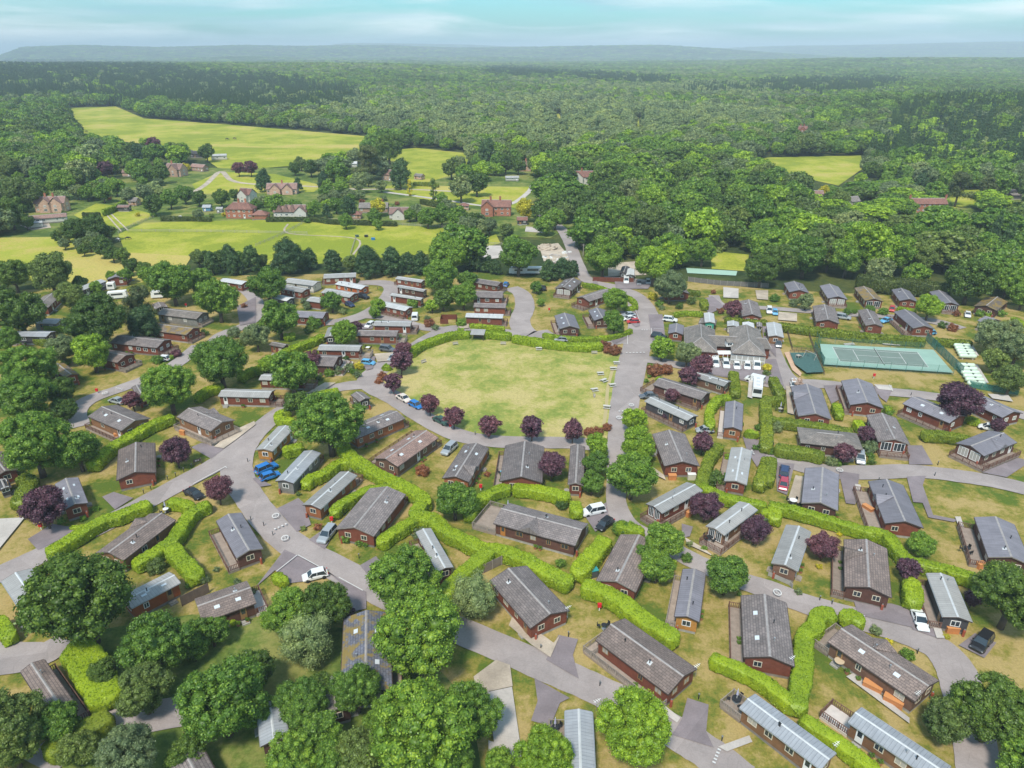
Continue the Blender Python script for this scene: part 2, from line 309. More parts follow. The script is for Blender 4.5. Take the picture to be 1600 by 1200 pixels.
def catmull(P, closed=False, k=6):
    P = [tuple(p) for p in P]; n = len(P); out = []
    for i in range(n if closed else n - 1):
        g = (lambda j: P[j % n]) if closed else (lambda j: P[max(0, min(n - 1, j))])
        a, b, c, d = g(i - 1), g(i), g(i + 1), g(i + 2)
        for s in range(k):
            t = s / k; out.append(tuple(.5 * (2 * b[q] + (c[q] - a[q]) * t + (2 * a[q] - 5 * b[q] + 4 * c[q] - d[q]) * t * t + (3 * b[q] - a[q] - 3 * c[q] + d[q]) * t ** 3) for q in range(len(b))))
    if not closed: out.append(P[-1])
    return out
def strip(name, pts, mat, width=None, z=None, k=6, crop='z'):
    q = [(*G(*C(crop, p[0], p[1])), (p[2] if len(p) > 2 else width)) for p in pts]; q = catmull(q, False, k)
    if mat is ROAD:
        jr = random.Random(len(q)); q = [(a, b, c * (1 + jr.uniform(-.03, .03))) for a, b, c in q]
    if z is None: LAY[0] += .004; z = LAY[0]
    vs = []; fs = []
    for i, (x, y, wd) in enumerate(q):
        a = q[max(0, i - 1)]; b = q[min(len(q) - 1, i + 1)]; dx, dy = b[0] - a[0], b[1] - a[1]; l = math.hypot(dx, dy) or 1
        nx, ny = -dy / l * wd / 2, dx / l * wd / 2; vs += [(x + nx, y + ny, z), (x - nx, y - ny, z)]
        if i: fs.append((2 * i - 2, 2 * i - 1, 2 * i + 1, 2 * i))
    me = bpy.data.meshes.new(name); me.from_pydata(vs, [], fs)
    me.materials.append(mat); return tag(ob(name, me), kind='structure')
PARK = [(-400, 470), (60, 452), (180, 428), (300, 432), (500, 428), (740, 425), (860, 436), (905, 425), (960, 436), (1080, 440), (1200, 452), (1400, 462), (1600, 478), (2000, 500), (2100, 1300), (1700, 1700), (-100, 1700), (-500, 1300)]
sheet('lawn', PARK, LAWN)
sheet('garden_ground', [(-80, 296), (100, 292), (330, 262), (560, 262), (740, 258), (850, 270), (960, 300), (900, 350), (860, 372), (720, 366), (0, 372), (-80, 372)], GARDEN); sheet('garden_ground', [(1300, 296), (1480, 296), (1650, 300), (1650, 372), (1430, 366), (1290, 350)], GARDEN)
sheet('wood_floor_and_shade', [(150, 985), (300, 960), (420, 965), (560, 985), (690, 1050), (735, 1100), (752, 1200), (790, 1600), (-50, 1600), (60, 1200), (150, 1100)], GARDEN)  # dark sheet over the lawn, painting in the shade under the trees
FIELDS = [  # visible outline, material, extra reach towards the camera is hidden by trees
 ([(-60, 372), (110, 370), (140, 385), (185, 400), (190, 425), (150, 440), (100, 455), (60, 440), (-60, 420)], FIELDY, 30),
 ([(185, 366), (225, 348), (420, 343), (600, 350), (705, 357), (712, 372), (740, 380), (775, 366), (782, 380), (740, 392), (600, 402), (500, 412), (400, 415), (300, 402), (250, 425), (205, 420)], FIELD, 26),
 ([(115, 336), (150, 318), (190, 322), (245, 336), (205, 352), (165, 362)], FIELD, 4),
 ([(105, 168), (180, 166), (225, 185), (360, 195), (575, 213), (572, 236), (470, 258), (380, 265), (340, 262), (300, 234), (200, 222), (128, 212)], FIELD, 4),
 ([(600, 236), (650, 231), (735, 240), (725, 268), (650, 290), (610, 262)], FIELD, 4),
 ([(300, 288), (345, 268), (430, 272), (505, 290), (490, 300), (370, 302), (310, 303)], FIELD, 4),
 ([(590, 290), (830, 292), (812, 325), (700, 320), (620, 302)], FIELD, 3),
 ([(1170, 252), (1200, 246), (1345, 243), (1350, 262), (1310, 290), (1240, 275)], FIELD, 4),
 ([(1110, 392), (1170, 398), (1168, 424), (1112, 420)], FIELD, 4),
 ([(985, 196), (997, 182), (1006, 198)], FIELD, 0), ([(860, 190), (872, 176), (884, 194)], FIELD, 0), ([(1480, 300), (1530, 296), (1545, 318), (1490, 326)], FIELD, 2), ([(1355, 282), (1372, 284), (1368, 300), (1350, 296)], FIELD, 0)]
for P, mt, ext in FIELDS:
    sheet('field', P, mt)
sheet('field', [(60, 452), (200, 445), (280, 432), (300, 400), (205, 395), (100, 430)], FIELDY)
# tan hay band and worn tracks in the far meadow
strip('worn_grass', [(330, 226), (430, 228), (560, 229)], FIELDY, 26); strip('worn_grass', [(450, 350), (452, 365), (556, 373), (552, 398)], GRAVEL, .9)
strip('farm_track', [(300, 302), (322, 288), (345, 268), (362, 282), (400, 288), (500, 292), (560, 296)], GRAVEL, 3.4); strip('farm_track', [(560, 296), (640, 296), (720, 300)], GRAVEL, 3)
strip('farm_track', [(165, 334), (190, 362)], GRAVEL, .7, k=2); strip('farm_track', [(172, 333), (200, 360)], GRAVEL, .7, k=2)
strip('lane', [(600, 300), (690, 312), (760, 322), (800, 318), (826, 300), (832, 290)], CONC, 3.2)
sheet('sand_yard', [(730, 384), (782, 384), (790, 402), (742, 408)], CONC); sheet('rubble_yard', [(842, 384), (872, 380), (890, 402), (886, 414), (850, 410)], GRAVEL)
sheet('pale_yard', [(822, 354), (858, 358), (848, 364), (820, 362)], CONC); sheet('fenced_yard', [(950, 412), (1000, 408), (1010, 430), (950, 432)], GRAVEL)
sheet('drained_pool', [(1072, 419), (1152, 424), (1150, 431), (1074, 427)], MATS.get('pg') or plain('pale_green_court', (.35, .52, .42), .8)); sheet('yard', [(1460, 345), (1500, 342), (1490, 362), (1462, 356)], GRAVEL); sheet('yard', [(30, 352), (75, 345), (80, 356), (50, 360)], GRAVEL)
# oval green
sheet('oval_green', [(598, 598), (606, 575), (640, 560), (668, 545), (705, 533), (745, 527), (800, 528), (870, 541), (940, 548), (973, 549), (968, 590), (958, 640), (948, 686), (915, 691), (850, 688), (770, 686), (715, 676), (670, 652), (630, 622)], GREEN)
strip('worn_path', [(958, 575), (950, 605), (947, 640), (943, 665)], plain('worn_turf', (.42, .34, .17), .95), .8)
ROADS = [
 [(868, 350, 5), (880, 362, 5.2), (890, 380, 5.2), (902, 412, 5.2), (918, 438, 5.2), (960, 449, 5.4), (990, 462, 6.5), (1004, 485, 9), (1006, 512, 9.5), (996, 540, 8), (988, 570, 7.5), (980, 610, 7), (972, 655, 6.2), (967, 700, 4.6), (963, 750, 3.8), (964, 790, 3.8), (982, 822, 4.2), (1030, 848, 4), (1090, 880, 4), (1150, 905, 4), (1200, 922, 4.6), (1260, 945, 4.6), (1330, 965, 4.8), (1400, 985, 5), (1460, 1010, 5.4), (1492, 1045, 5.4), (1505, 1090, 5), (1520, 1150, 5), (1535, 1230, 5)],
 [(966, 700, 5), (900, 693, 5), (840, 692, 5), (770, 690, 5), (715, 680, 5), (665, 655, 5.2), (620, 625, 5.6), (578, 598, 6.4), (600, 572, 6), (640, 548, 5), (668, 530, 5), (700, 515, 5), (745, 512, 5)],
 [(745, 512, 4.4), (790, 519, 4.4), (850, 532, 4.4), (900, 539, 4.4), (950, 537, 4.4), (985, 525, 5)],
 [(590, 600, 6), (540, 604, 5), (500, 614, 4.6), (462, 630, 4.6), (428, 652, 5), (396, 680, 5.4), (372, 712, 6.4), (372, 745, 6), (395, 785, 5.4), (430, 828, 5.4), (470, 860, 5.4), (525, 888, 5.4), (580, 918, 5.4), (640, 950, 5), (710, 982, 5), (780, 1012, 5), (850, 1042, 5), (920, 1072, 5), (990, 1108, 5), (1060, 1148, 5), (1110, 1180, 5), (1160, 1220, 5)],
 [(385, 690, 5.5), (345, 722, 5.6), (290, 752, 5.2), (220, 790, 5), (160, 822, 5), (100, 850, 5), (40, 880, 5), (-40, 915, 5)],
 [(312, 540, 4.6), (280, 566, 4.6), (240, 588, 4.6), (190, 607, 4.6), (140, 625, 5), (118, 645, 5), (122, 668, 5)],
 [(330, 545, 4.6), (345, 525, 4.6), (385, 508, 4.6), (402, 488, 4.6), (398, 468, 4.6), (380, 452, 4.6), (350, 444, 4.4)],
 [(560, 442, 4.6), (600, 443, 6.5), (612, 452, 5.5), (597, 474, 5), (570, 492, 5.4), (535, 502, 5.4), (500, 506, 4)],
 [(575, 494, 4.4), (620, 500, 4), (660, 512, 4.4), (700, 516, 4.4)],
 [(798, 450, 6), (815, 460, 6), (820, 480, 6.5), (812, 505, 6.5), (828, 524, 7), (862, 520, 5)],
 [(975, 566, 6), (1010, 562, 4.6), (1060, 571, 4.6), (1110, 580, 5), (1160, 588, 6), (1220, 600, 7), (1290, 601, 4.8), (1370, 611, 4.8), (1440, 618, 4.8), (1520, 630, 4.6), (1600, 650, 4.6), (1680, 675, 4.6)],
 [(1205, 540, 4.2), (1214, 565, 4.6), (1226, 590, 6), (1255, 603, 6)],
 [(1190, 716, 5), (1225, 722, 5), (1290, 737, 5.2), (1360, 739, 5.2), (1425, 737, 5), (1500, 745, 5), (1570, 757, 5), (1680, 785, 5)],
 [(1115, 462, 3.6), (1130, 478, 3.6), (1200, 482, 3.6), (1262, 487, 3.8), (1330, 492, 4), (1400, 496, 4), (1460, 503, 5.4), (1500, 515, 6)],
 [(940, 434, 4), (1000, 440, 5), (1040, 446, 4)],
 [(-60, 1030, 6), (20, 1030, 6), (70, 1022, 5), (105, 1000, 4)], [(60, 1200, 5), (110, 1160, 5), (190, 1130, 5), (300, 1110, 5)]]
for P in ROADS: strip('road', P, ROAD)
DRV = [('e', [(1195, 800), (1260, 772), (1405, 808), (1320, 872)]), ('e', [(640, 1110), (712, 1080), (835, 1118), (720, 1190)]), ('i', [(175, 575), (330, 480), (510, 512), (240, 645)]),
 ('j', [(0, 875), (180, 640), (260, 678), (430, 770), (520, 825), (690, 905), (690, 1010), (600, 1030), (550, 870), (440, 770), (300, 840), (215, 850), (120, 770)]),
 ('j', [(130, 385), (265, 318), (300, 350), (345, 485), (255, 530)]), ('j', [(330, 580), (400, 530), (500, 520), (430, 640)]), ('j', [(650, 740), (750, 682), (790, 730), (690, 790)]),
 ('o', [(212, 530), (290, 375), (412, 402), (380, 500), (418, 650)]), ('o', [(140, 645), (360, 770), (300, 800), (240, 945), (118, 912), (160, 790)]), ('o', [(1095, 770), (1228, 812), (1212, 980), (1260, 1080), (1000, 1000), (1060, 900)]),
 ('p', [(535, 165), (770, 180), (860, 205), (905, 330), (560, 250)]), ('p', [(860, 205), (990, 210), (1070, 400), (900, 340)]), ('p', [(1190, 440), (1290, 365), (1425, 425), (1350, 520)]), ('k', [(455, 430), (590, 345), (612, 470), (520, 530)]),
 ('l', [(45, 95), (165, 105), (118, 300), (55, 275)]), ('l', [(440, 150), (570, 170), (545, 360), (485, 352)]), ('l', [(865, 185), (985, 180), (965, 240), (1030, 425), (1185, 455), (1160, 470), (1000, 440), (965, 350), (905, 345)]),
 ('l', [(870, -10), (960, -10), (1030, 110), (880, 110)]), ('l', [(1335, 160), (1560, 68), (1640, 90), (1490, 190)]), ('g', [(1440, 735), (1640, 780), (1530, 925), (1470, 830)]), ('h', [(345, 415), (465, 408), (450, 500), (395, 530)]), ('h', [(660, 420), (780, 430), (740, 520), (700, 490)]),
 ('g', [(1050, 290), (1160, 250), (1650, 250), (1700, 420), (1540, 400), (1180, 330)]), ('k', [(1060, 480), (1130, 500), (1110, 560), (1060, 570)]), ('j', [(0, 190), (100, 240), (30, 250), (-20, 200)]), ('g', [(640, 160), (730, 110), (740, 60), (620, 130)]),
 ('c', [(670, 830), (780, 820), (800, 920), (770, 930)]), ('c', [(850, 850), (940, 850), (960, 1010), (880, 1030)]), ('b', [(560, 920), (740, 900), (730, 940), (600, 945)]), ('f', [(650, 250), (750, 230), (730, 310), (690, 320)]), ('a', [(1480, 800), (1600, 740), (1600, 900), (1500, 920)]),
 ('c', [(1180, 760), (1250, 735), (1330, 800), (1230, 850)]), ('c', [(640, 640), (880, 650), (850, 690), (650, 690)]), ('g', [(1560, 10), (1640, 40), (1650, 240), (1570, 150)]), ('c', [(500, 660), (520, 620), (540, 660), (510, 690)])]
for c_, P in DRV: sheet('driveway', P, DRIVE, crop=c_)
PALE = [('i', [(-80, 455), (158, 443), (-10, 650), (-120, 650)], CONC), ('z', [(763, 1084), (800, 1076), (816, 1187), (775, 1192)], CONC), ('z', [(740, 1060), (775, 1034), (797, 1042), (801, 1075), (764, 1083), (750, 1110)], GRAVEL), ('z', [(763, 1160), (774, 1163), (777, 1192), (764, 1190)], CONC),
 ('e', [(1340, 800), (1460, 700), (1590, 640), (1600, 660), (1470, 760), (1400, 810)], GRAVEL), ('h', [(100, 210), (140, 205), (165, 290), (210, 340), (200, 360), (150, 320)], plain('tan_paving', (.55, .36, .24), .8, var=.1)),
 ('h', [(660, 410), (770, 415), (780, 450), (690, 440)], CONC), ('d', [(65, 835), (180, 845), (180, 895), (62, 885)], GRAVEL), ('c', [(1320, 680), (1415, 690), (1415, 750), (1320, 745)], CONC), ('c', [(1520, 700), (1600, 700), (1600, 760), (1530, 755)], GRAVEL),
 ('p', [(485, 640), (530, 620), (880, 900), (880, 935)], CONC), ('o', [(0, 270), (50, 280), (260, 430), (300, 380), (240, 520), (120, 440), (-20, 320)], GRAVEL), ('o', [(830, 730), (900, 780), (1050, 900), (1030, 930), (870, 820)], CONC), ('o', [(1285, 1080), (1480, 1010), (1500, 1050), (1340, 1110)], CONC),
 ('p', [(1010, 280), (1060, 290), (1100, 400), (1050, 400)], CONC), ('l', [(170, 180), (220, 190), (210, 360), (120, 340)], GRAVEL), ('l', [(540, 235), (575, 240), (620, 440), (590, 430)], CONC), ('k', [(1080, 570), (1200, 640), (1260, 690), (1090, 610)], GRAVEL), ('k', [(880, 130), (950, 180), (960, 210), (900, 180)], GRAVEL),
 ('l', [(1165, 440), (1200, 440), (1260, 620), (1230, 620)], CONC), ('f', [(740, 220), (860, 210), (860, 260), (760, 270)], GRAVEL), ('f', [(540, 250), (610, 270), (580, 335), (540, 300)], CONC), ('f', [(430, 400), (500, 400), (420, 450), (310, 470)], GRAVEL), ('g', [(1480, 380), (1520, 380), (1500, 500), (1470, 490)], CONC),
 ('h', [(110, 420), (150, 430), (160, 600), (120, 590)], GRAVEL), ('h', [(1370, 470), (1500, 480), (1530, 520), (1400, 500)], CONC), ('h', [(700, 145), (760, 140), (850, 155), (820, 168), (720, 160)], CONC), ('h', [(470, 155), (530, 150), (545, 162), (480, 168)], CONC), ('f', [(1280, 20), (1330, 30), (1330, 60), (1260, 60)], GRAVEL)]
for c_, P, mt in PALE: sheet('paving', P, mt, crop=c_)
# ------------------------------------------------------------------ painted marks
PAINT = plain('road_paint', (.60, .58, .56), .7, var=.1)
for P in [('e', [(1210, 1035), (1410, 928)]), ('e', [(1408, 926), (1420, 936)]), ('j', [(260, 682), (130, 785)]), ('j', [(265, 682), (440, 780)]), ('j', [(520, 822), (670, 905)]), ('g', [(720, 80), (722, 160)]), ('g', [(660, 155), (715, 155)]),
          ('g', [(870, 60), (872, 110)]), ('g', [(1300, 265), (1300, 300)]), ('g', [(1358, 270), (1362, 305)]), ('g', [(1425, 275), (1432, 315)]), ('g', [(1495, 278), (1505, 320)]), ('h', [(755, 415), (775, 455)]), ('c', [(770, 820), (798, 900)]), ('c', [(870, 940), (872, 970)]), ('c', [(885, 942), (940, 945)])]:
    strip('road_line', P[1], PAINT, .14, k=1, crop=P[0])
def dashes(c, x0, y0, x1, y1, n):
    for i in range(n):
        t = (i + .5) / n; x = x0 + (x1 - x0) * t; y = y0 + (y1 - y0) * t; ex = (x1 - x0) / n * .22; ey = (y1 - y0) / n * .22
        strip('road_line', [(x - ex, y - ey), (x + ex, y + ey)], PAINT, .38, k=1, crop=c)
dashes('j', 110, 525, 200, 485, 4); dashes('g', 705, 215, 835, 213, 6); dashes('g', 660, 582, 720, 580, 3); dashes('o', 1295, 1095, 1255, 1195, 5); dashes('e', 725, 435, 770, 448, 4); dashes('p', 592, 262, 590, 312, 5); dashes('g', 1495, 825, 1510, 858, 3); dashes('g', 805, 73, 850, 73, 3)
def roundel(c, x, y):
    X, Y = G(*C(c, x, y)); r = .62; LAY[0] += .004; z = LAY[0]; mb = MB(); n = 24
    for i in range(n):
        a, b = 2 * math.pi * i / n, 2 * math.pi * (i + 1) / n
        mb.add([(X + r * k * math.cos(t), Y + r * 1.25 * k * math.sin(t), z) for k, t in ((.74, a), (1, a), (1, b), (.74, b))], [(0, 1, 2, 3)])
    S = [((-.2, .42), (.2, .42)), ((-.2, .42), (-.2, .05)), ((-.2, .05), (.15, .05)), ((.15, .05), (.2, -.35)), ((.2, -.38), (-.2, -.38))]   # the figure 5
    for (ax, ay), (bx, by) in S:
        dx, dy = bx - ax, by - ay; l = math.hypot(dx, dy); nx, ny = -dy / l * .05, dx / l * .05; z += .0006
        mb.add([(X + (ax + nx) * .8, Y + (ay + ny), z), (X + (ax - nx) * .8, Y + ay - ny, z), (X + (bx - nx) * .8, Y + by - ny, z), (X + (bx + nx) * .8, Y + by + ny, z)], [(0, 1, 2, 3)])
    tag(mb.build('speed_marking', PAINT), kind='structure')
for q in [('j', 125, 440), ('j', 183, 580), ('p', 55, 122), ('e', 658, 470), ('l', 445, 153), ('g', 745, 545), ('g', 668, 625)]: roundel(*q)
# ------------------------------------------------------------------ tennis court
CG = plain('court_green', (.28, .42, .35), .85, var=.06, nscale=.4); CI = plain('court_inner', (.17, .22, .19), .85, var=.08, nscale=.4)
sheet('court_surround', [(322, 163), (1030, 200), (1155, 345), (345, 292)], CG, crop='h'); sheet('court_surface', [(400, 182), (930, 215), (998, 310), (447, 272)], CI, crop='h')
cq = [G(*C('h', *p)) for p in ((400, 182), (930, 215), (998, 310), (447, 272))]
def cp(s, t):   # s along the length, t across
    a = [cq[0][k] + (cq[1][k] - cq[0][k]) * s for k in (0, 1)]; b = [cq[3][k] + (cq[2][k] - cq[3][k]) * s for k in (0, 1)]; return (a[0] + (b[0] - a[0]) * t, a[1] + (b[1] - a[1]) * t)
def cline(p, q, wd=.13):
    a, b = cp(*p), cp(*q); dx, dy = b[0] - a[0], b[1] - a[1]; l = math.hypot(dx, dy); nx, ny = -dy / l * wd / 2, dx / l * wd / 2; LAY[0] += .001; z = LAY[0]
    me = MB().add([(a[0] + nx, a[1] + ny, z), (a[0] - nx, a[1] - ny, z), (b[0] - nx, b[1] - ny, z), (b[0] + nx, b[1] + ny, z)], [(0, 1, 2, 3)]); tag(me.build('court_line', PAINT), kind='structure')
LAY[0] += .004
for p, q in [((0, 0), (1, 0)), ((0, 1), (1, 1)), ((0, 0), (0, 1)), ((1, 0), (1, 1)), ((0, .125), (1, .125)), ((0, .875), (1, .875)), ((.23, .125), (.23, .875)), ((.77, .125), (.77, .875)), ((.23, .5), (.77, .5))]: cline(p, q)
MESHG = None
def screenmat(name, c, a):
    m, t, p = newmat(name); p.inputs[0].default_value = col(c); p.inputs['Alpha'].default_value = a; p.inputs['Roughness'].default_value = .8; MATS[name] = m; return m
MESHG = screenmat('green_mesh_fence', (.05, .22, .18), .55); MESHL = screenmat('thin_mesh_fence', (.10, .22, .18), .10)
PG = plain('green_post', (.05, .17, .14), .5)
na, nb = cp(.5, -.07), cp(.5, 1.07); t = empty('tennis_net', ((na[0] + nb[0]) / 2, (na[1] + nb[1]) / 2, 0), math.atan2(nb[1] - na[1], nb[0] - na[0]), 'dark tennis net with white band across the green court', 'net'); hl = math.hypot(nb[0] - na[0], nb[1] - na[1]) / 2
MB().box(0, 0, .53, 2 * hl, .02, .74).build('net_mesh', plain('net_black', (.03, .035, .03), .9), t); MB().box(0, 0, .94, 2 * hl, .05, .07).build('band', WHITE, t)
for s in (-1, 1): MB().tube((s * (hl + .08), 0, 0), (s * (hl + .08), 0, 1.08), .06).build('post', PG, t)
def fence_line(name, pts, h, postm, panelm, label, cat='fence', crop='z', step=2.6, railm=None, solid=False, group=None, pr=.04):
    q = [G(*C(crop, *p)) for p in pts]; t = empty(name, (q[0][0], q[0][1], 0), 0, label, cat, group); ox, oy = q[0]
    pm = MB(); n = 0; rl = MB()
    for (x0, y0), (x1, y1) in zip(q, q[1:]):
        l = math.hypot(x1 - x0, y1 - y0); k = max(1, round(l / step)); an = math.atan2(y1 - y0, x1 - x0); mx, my = (x0 + x1) / 2 - ox, (y0 + y1) / 2 - oy
        if panelm: pm.box(mx, my, h * .5 + .04, l - .02, .05 if solid else .012, h - .1, an)
        if railm:
            for zz in (.35, .72, 1.0): rl.box(mx, my, h * zz - .05, l, .05, .10, an)
        for i in range(k + (1 if (x1, y1) == q[-1] else 0)):
            if n < 95: MB().box(0, 0, h * .5 + .05, pr * 2, pr * 2, h + .1).build('post', postm, t, loc=(x0 + (x1 - x0) * i / k - ox, y0 + (y1 - y0) * i / k - oy, 0)); n += 1
    if panelm: pm.build('panel', panelm, t)
    if railm: rl.build('rail', railm, t)
    return t
fence_line('mesh_fence', [(322, 165), (300, 130), (988, 100)][:2], 2.8, PG, MESHL, 'short green mesh panel at the corner of the tennis court', crop='h')
fence_line('mesh_fence', [(310, 160), (520, 172), (760, 186), (1035, 200)], 2.7, PG, MESHL, 'thin mesh fence along the far side of the tennis court', crop='h', step=4.5, pr=.03)
fence_line('mesh_fence', [(345, 294), (760, 322), (1155, 347)], 2.7, PG, MESHL, 'thin mesh fence along the near side of the tennis court', crop='h', step=3.6, pr=.03)
fence_line('mesh_fence', [(285, 190), (345, 292)], 2.7, PG, MESHG, 'dark green mesh fence between the tennis court and playground', crop='h', step=1.6)
fence_line('mesh_fence', [(985, 130), (1210, 350)], 2.7, PG, MESHG, 'dark green mesh fence between tennis court and gas tanks', crop='h', step=2.2)
fence_line('mesh_fence', [(1255, 420), (1400, 450), (1560, 470)], 1.8, PG, MESHG, 'dark green mesh fence behind the big purple tree', crop='h')
SLAT = plain('brown_picket', (.13, .085, .065), .8)
fence_line('picket_fence', [(120, 85), (250, 90), (290, 200), (150, 190), (120, 85)], 1.1, SLAT, None, 'low brown fence around the small empty lawn enclosure', crop='h', step=1.2, railm=SLAT)
fence_line('picket_fence', [(135, 212), (295, 215), (350, 345)], 1.1, SLAT, None, 'low brown fence along two sides of the playground', crop='h', step=1.2, railm=SLAT)
sheet('playground_surface', [(135, 218), (295, 218), (345, 340), (240, 345), (165, 290)], plain('play_rubber', (.055, .12, .11), .9, var=.15), crop='h')
def place_box(name, c, x, y, dims, rz, label, cat, mats):
    X, Y = G(*C(c, x, y)); return empty(name, (X, Y, 0), rz, label, cat)
t = place_box('climbing_slide', 'h', 205, 245, 0, .5, 'white topped slide and platform on the dark playground', 'slide', 0)
MB().box(-1.2, 0, 1.4, 1.1, 1.0, .1).build('platform', WOOD, t); [MB().box(-1.2 + a * .5, b * .45, .7, .09, .09, 1.4).build('leg', WOOD, t) for a in (-1, 1) for b in (-1, 1)]
MB().add([(-.65, -.3, 1.4), (1.3, -.3, .2), (1.3, .3, .2), (-.65, .3, 1.4), (-.65, -.3, 1.3), (1.3, -.3, .1), (1.3, .3, .1), (-.65, .3, 1.3)], [(0, 1, 2, 3), (7, 6, 5, 4), (0, 4, 5, 1), (2, 6, 7, 3), (1, 5, 6, 2), (0, 3, 7, 4)]).build('chute', WHITE, t)
t = place_box('swing_frame', 'h', 262, 250, 0, -1.1, 'timber swing frame with two seats on the playground', 'swing', 0)
mb = MB()
for s in (-1, 1): mb.tube((s * 1.8, -.9, 0), (s * 1.8, 0, 2.2), .06); mb.tube((s * 1.8, .9, 0), (s * 1.8, 0, 2.2), .06)
mb.tube((-1.9, 0, 2.2), (1.9, 0, 2.2), .07); mb.build('frame', WOOD, t)
for s in (-.8, .8): MB().box(s, 0, .5, .5, .2, .04).box(s - .22, 0, 1.35, .02, .02, 1.7).box(s + .22, 0, 1.35, .02, .02, 1.7).build('swing_seat', BLACK, t)
t = place_box('play_bench', 'h', 178, 268, 0, 0, 'pale bench at the left edge of the playground', 'bench', 0); MB().box(0, 0, .45, 1.8, .4, .08).build('seat', WHITE, t); MB().box(-.7, 0, .2, .1, .35, .4).build('leg', WOOD, t); MB().box(.7, 0, .2, .1, .35, .4).build('leg', WOOD, t)
# ================================================================== LODGES
WINC = {}
def winmesh(wd, ht, kind, mull):
    k = (wd, ht, kind, mull)
    if k not in WINC:
        fr = MB(); b = .09
        fr.box(0, .0, ht / 2 - b / 2, wd, .08, b).box(0, .0, -ht / 2 + b / 2, wd, .08, b).box(-wd / 2 + b / 2, 0, 0, b, .08, ht - 2 * b).box(wd / 2 - b / 2, 0, 0, b, .08, ht - 2 * b)
        for i in range(mull): fr.box(-wd / 2 + wd * (i + 1) / (mull + 1), 0, 0, .07, .078, ht - 2 * b)
        g = MB().box(0, 0, 0, wd - 2 * b, .03, ht - 2 * b)
        WINC[k] = (fr.mesh('window_frame', {'c': CREAM, 'w': WHITE, 'n': BRONZE}[kind]), g.mesh('window_pane', CURTAIN if (len(WINC) % 3 == 1) else PANE))
    return WINC[k]
def window(parent, x, y, z, face, wd=1.1, ht=.95, kind='c', mull=1, name='window'):
    a, g = winmesh(wd, ht, kind, mull); rz = {'y': 0, 'x': math.pi / 2}[face[-1]]
    o = ob(name, a, parent, (x, y, z), rz); ob('pane', g, o, (0, 0, 0)); return o
_dm = {}; LOTS = []
def door(parent, x, y, z, face, mat=None):
    mat = mat or WHITE; k = mat.name
    if k not in _dm: _dm[k] = MB().box(0, 0, 0, .9, .09, 2.0).mesh('door', mat), MB().box(0, 0, .35, .55, .12, .9).mesh('pane', PANE)
    o = ob('door', _dm[k][0], parent, (x, y, z), {'y': 0, 'x': math.pi / 2}[face]); ob('pane', _dm[k][1], o, (0, 0, 0)); return o
def deck(t, side, dp, L, W, zf, railm, boardm, corner=0):
    """platform against one side; A end is -x, B end is +x, R is +y, L is -y"""
    hl, hw = L / 2, W / 2
    x0, x1, y0, y1 = {'A': (-hl - dp, -hl - .01, -hw, hw), 'B': (hl + .01, hl + dp, -hw, hw), 'R': (-hl, hl, hw + .01, hw + dp), 'L': (-hl, hl, -hw - dp, -hw - .01)}[side]
    if side in 'AB' and corner: (y1, y0) = (y1 + max(0, corner), y0 + min(0, corner))
    d = MB().box((x0 + x1) / 2, (y0 + y1) / 2, zf - .06, x1 - x0, y1 - y0, .12); d.box((x0 + x1) / 2, (y0 + y1) / 2, (zf - .12) / 2, x1 - x0 - .06, y1 - y0 - .06, zf - .13)
    dk = d.build('deck', boardm, t)
    rail = MB(); edges = []
    if side in 'AB':
        xo = x0 + .05 if side == 'A' else x1 - .05; edges = [((xo, y0), (xo, y1)), ((x0, y0 + .05), (x1, y0 + .05)), ((x0, y1 - .05), (x1, y1 - .05))]
    else:
        yo = y1 - .05 if side == 'R' else y0 + .05; edges = [((x0, yo), (x1, yo)), ((x0 + .05, y0), (x0 + .05, y1)), ((x1 - .05, y0), (x1 - .05, y1))]
    for (ax, ay), (bx, by) in edges:
        l = math.hypot(bx - ax, by - ay); an = math.atan2(by - ay, bx - ax); mx, my = (ax + bx) / 2, (ay + by) / 2
        rail.box(mx, my, zf + .98, l, .09, .06, an); rail.box(mx, my, zf + .12, l, .04, .06, an); n = max(1, round(l / 1.4)); m = max(2, round(l / .26))
        for i in range(n + 1): rail.box(ax + (bx - ax) * i / n, ay + (by - ay) * i / n, zf + .5, .1, .1, 1.04)
        for i in range(m): rail.box(ax + (bx - ax) * (i + .5) / m, ay + (by - ay) * (i + .5) / m, zf + .54, .09, .03, .80, an)
    rail.build('railing', railm, dk); return dk
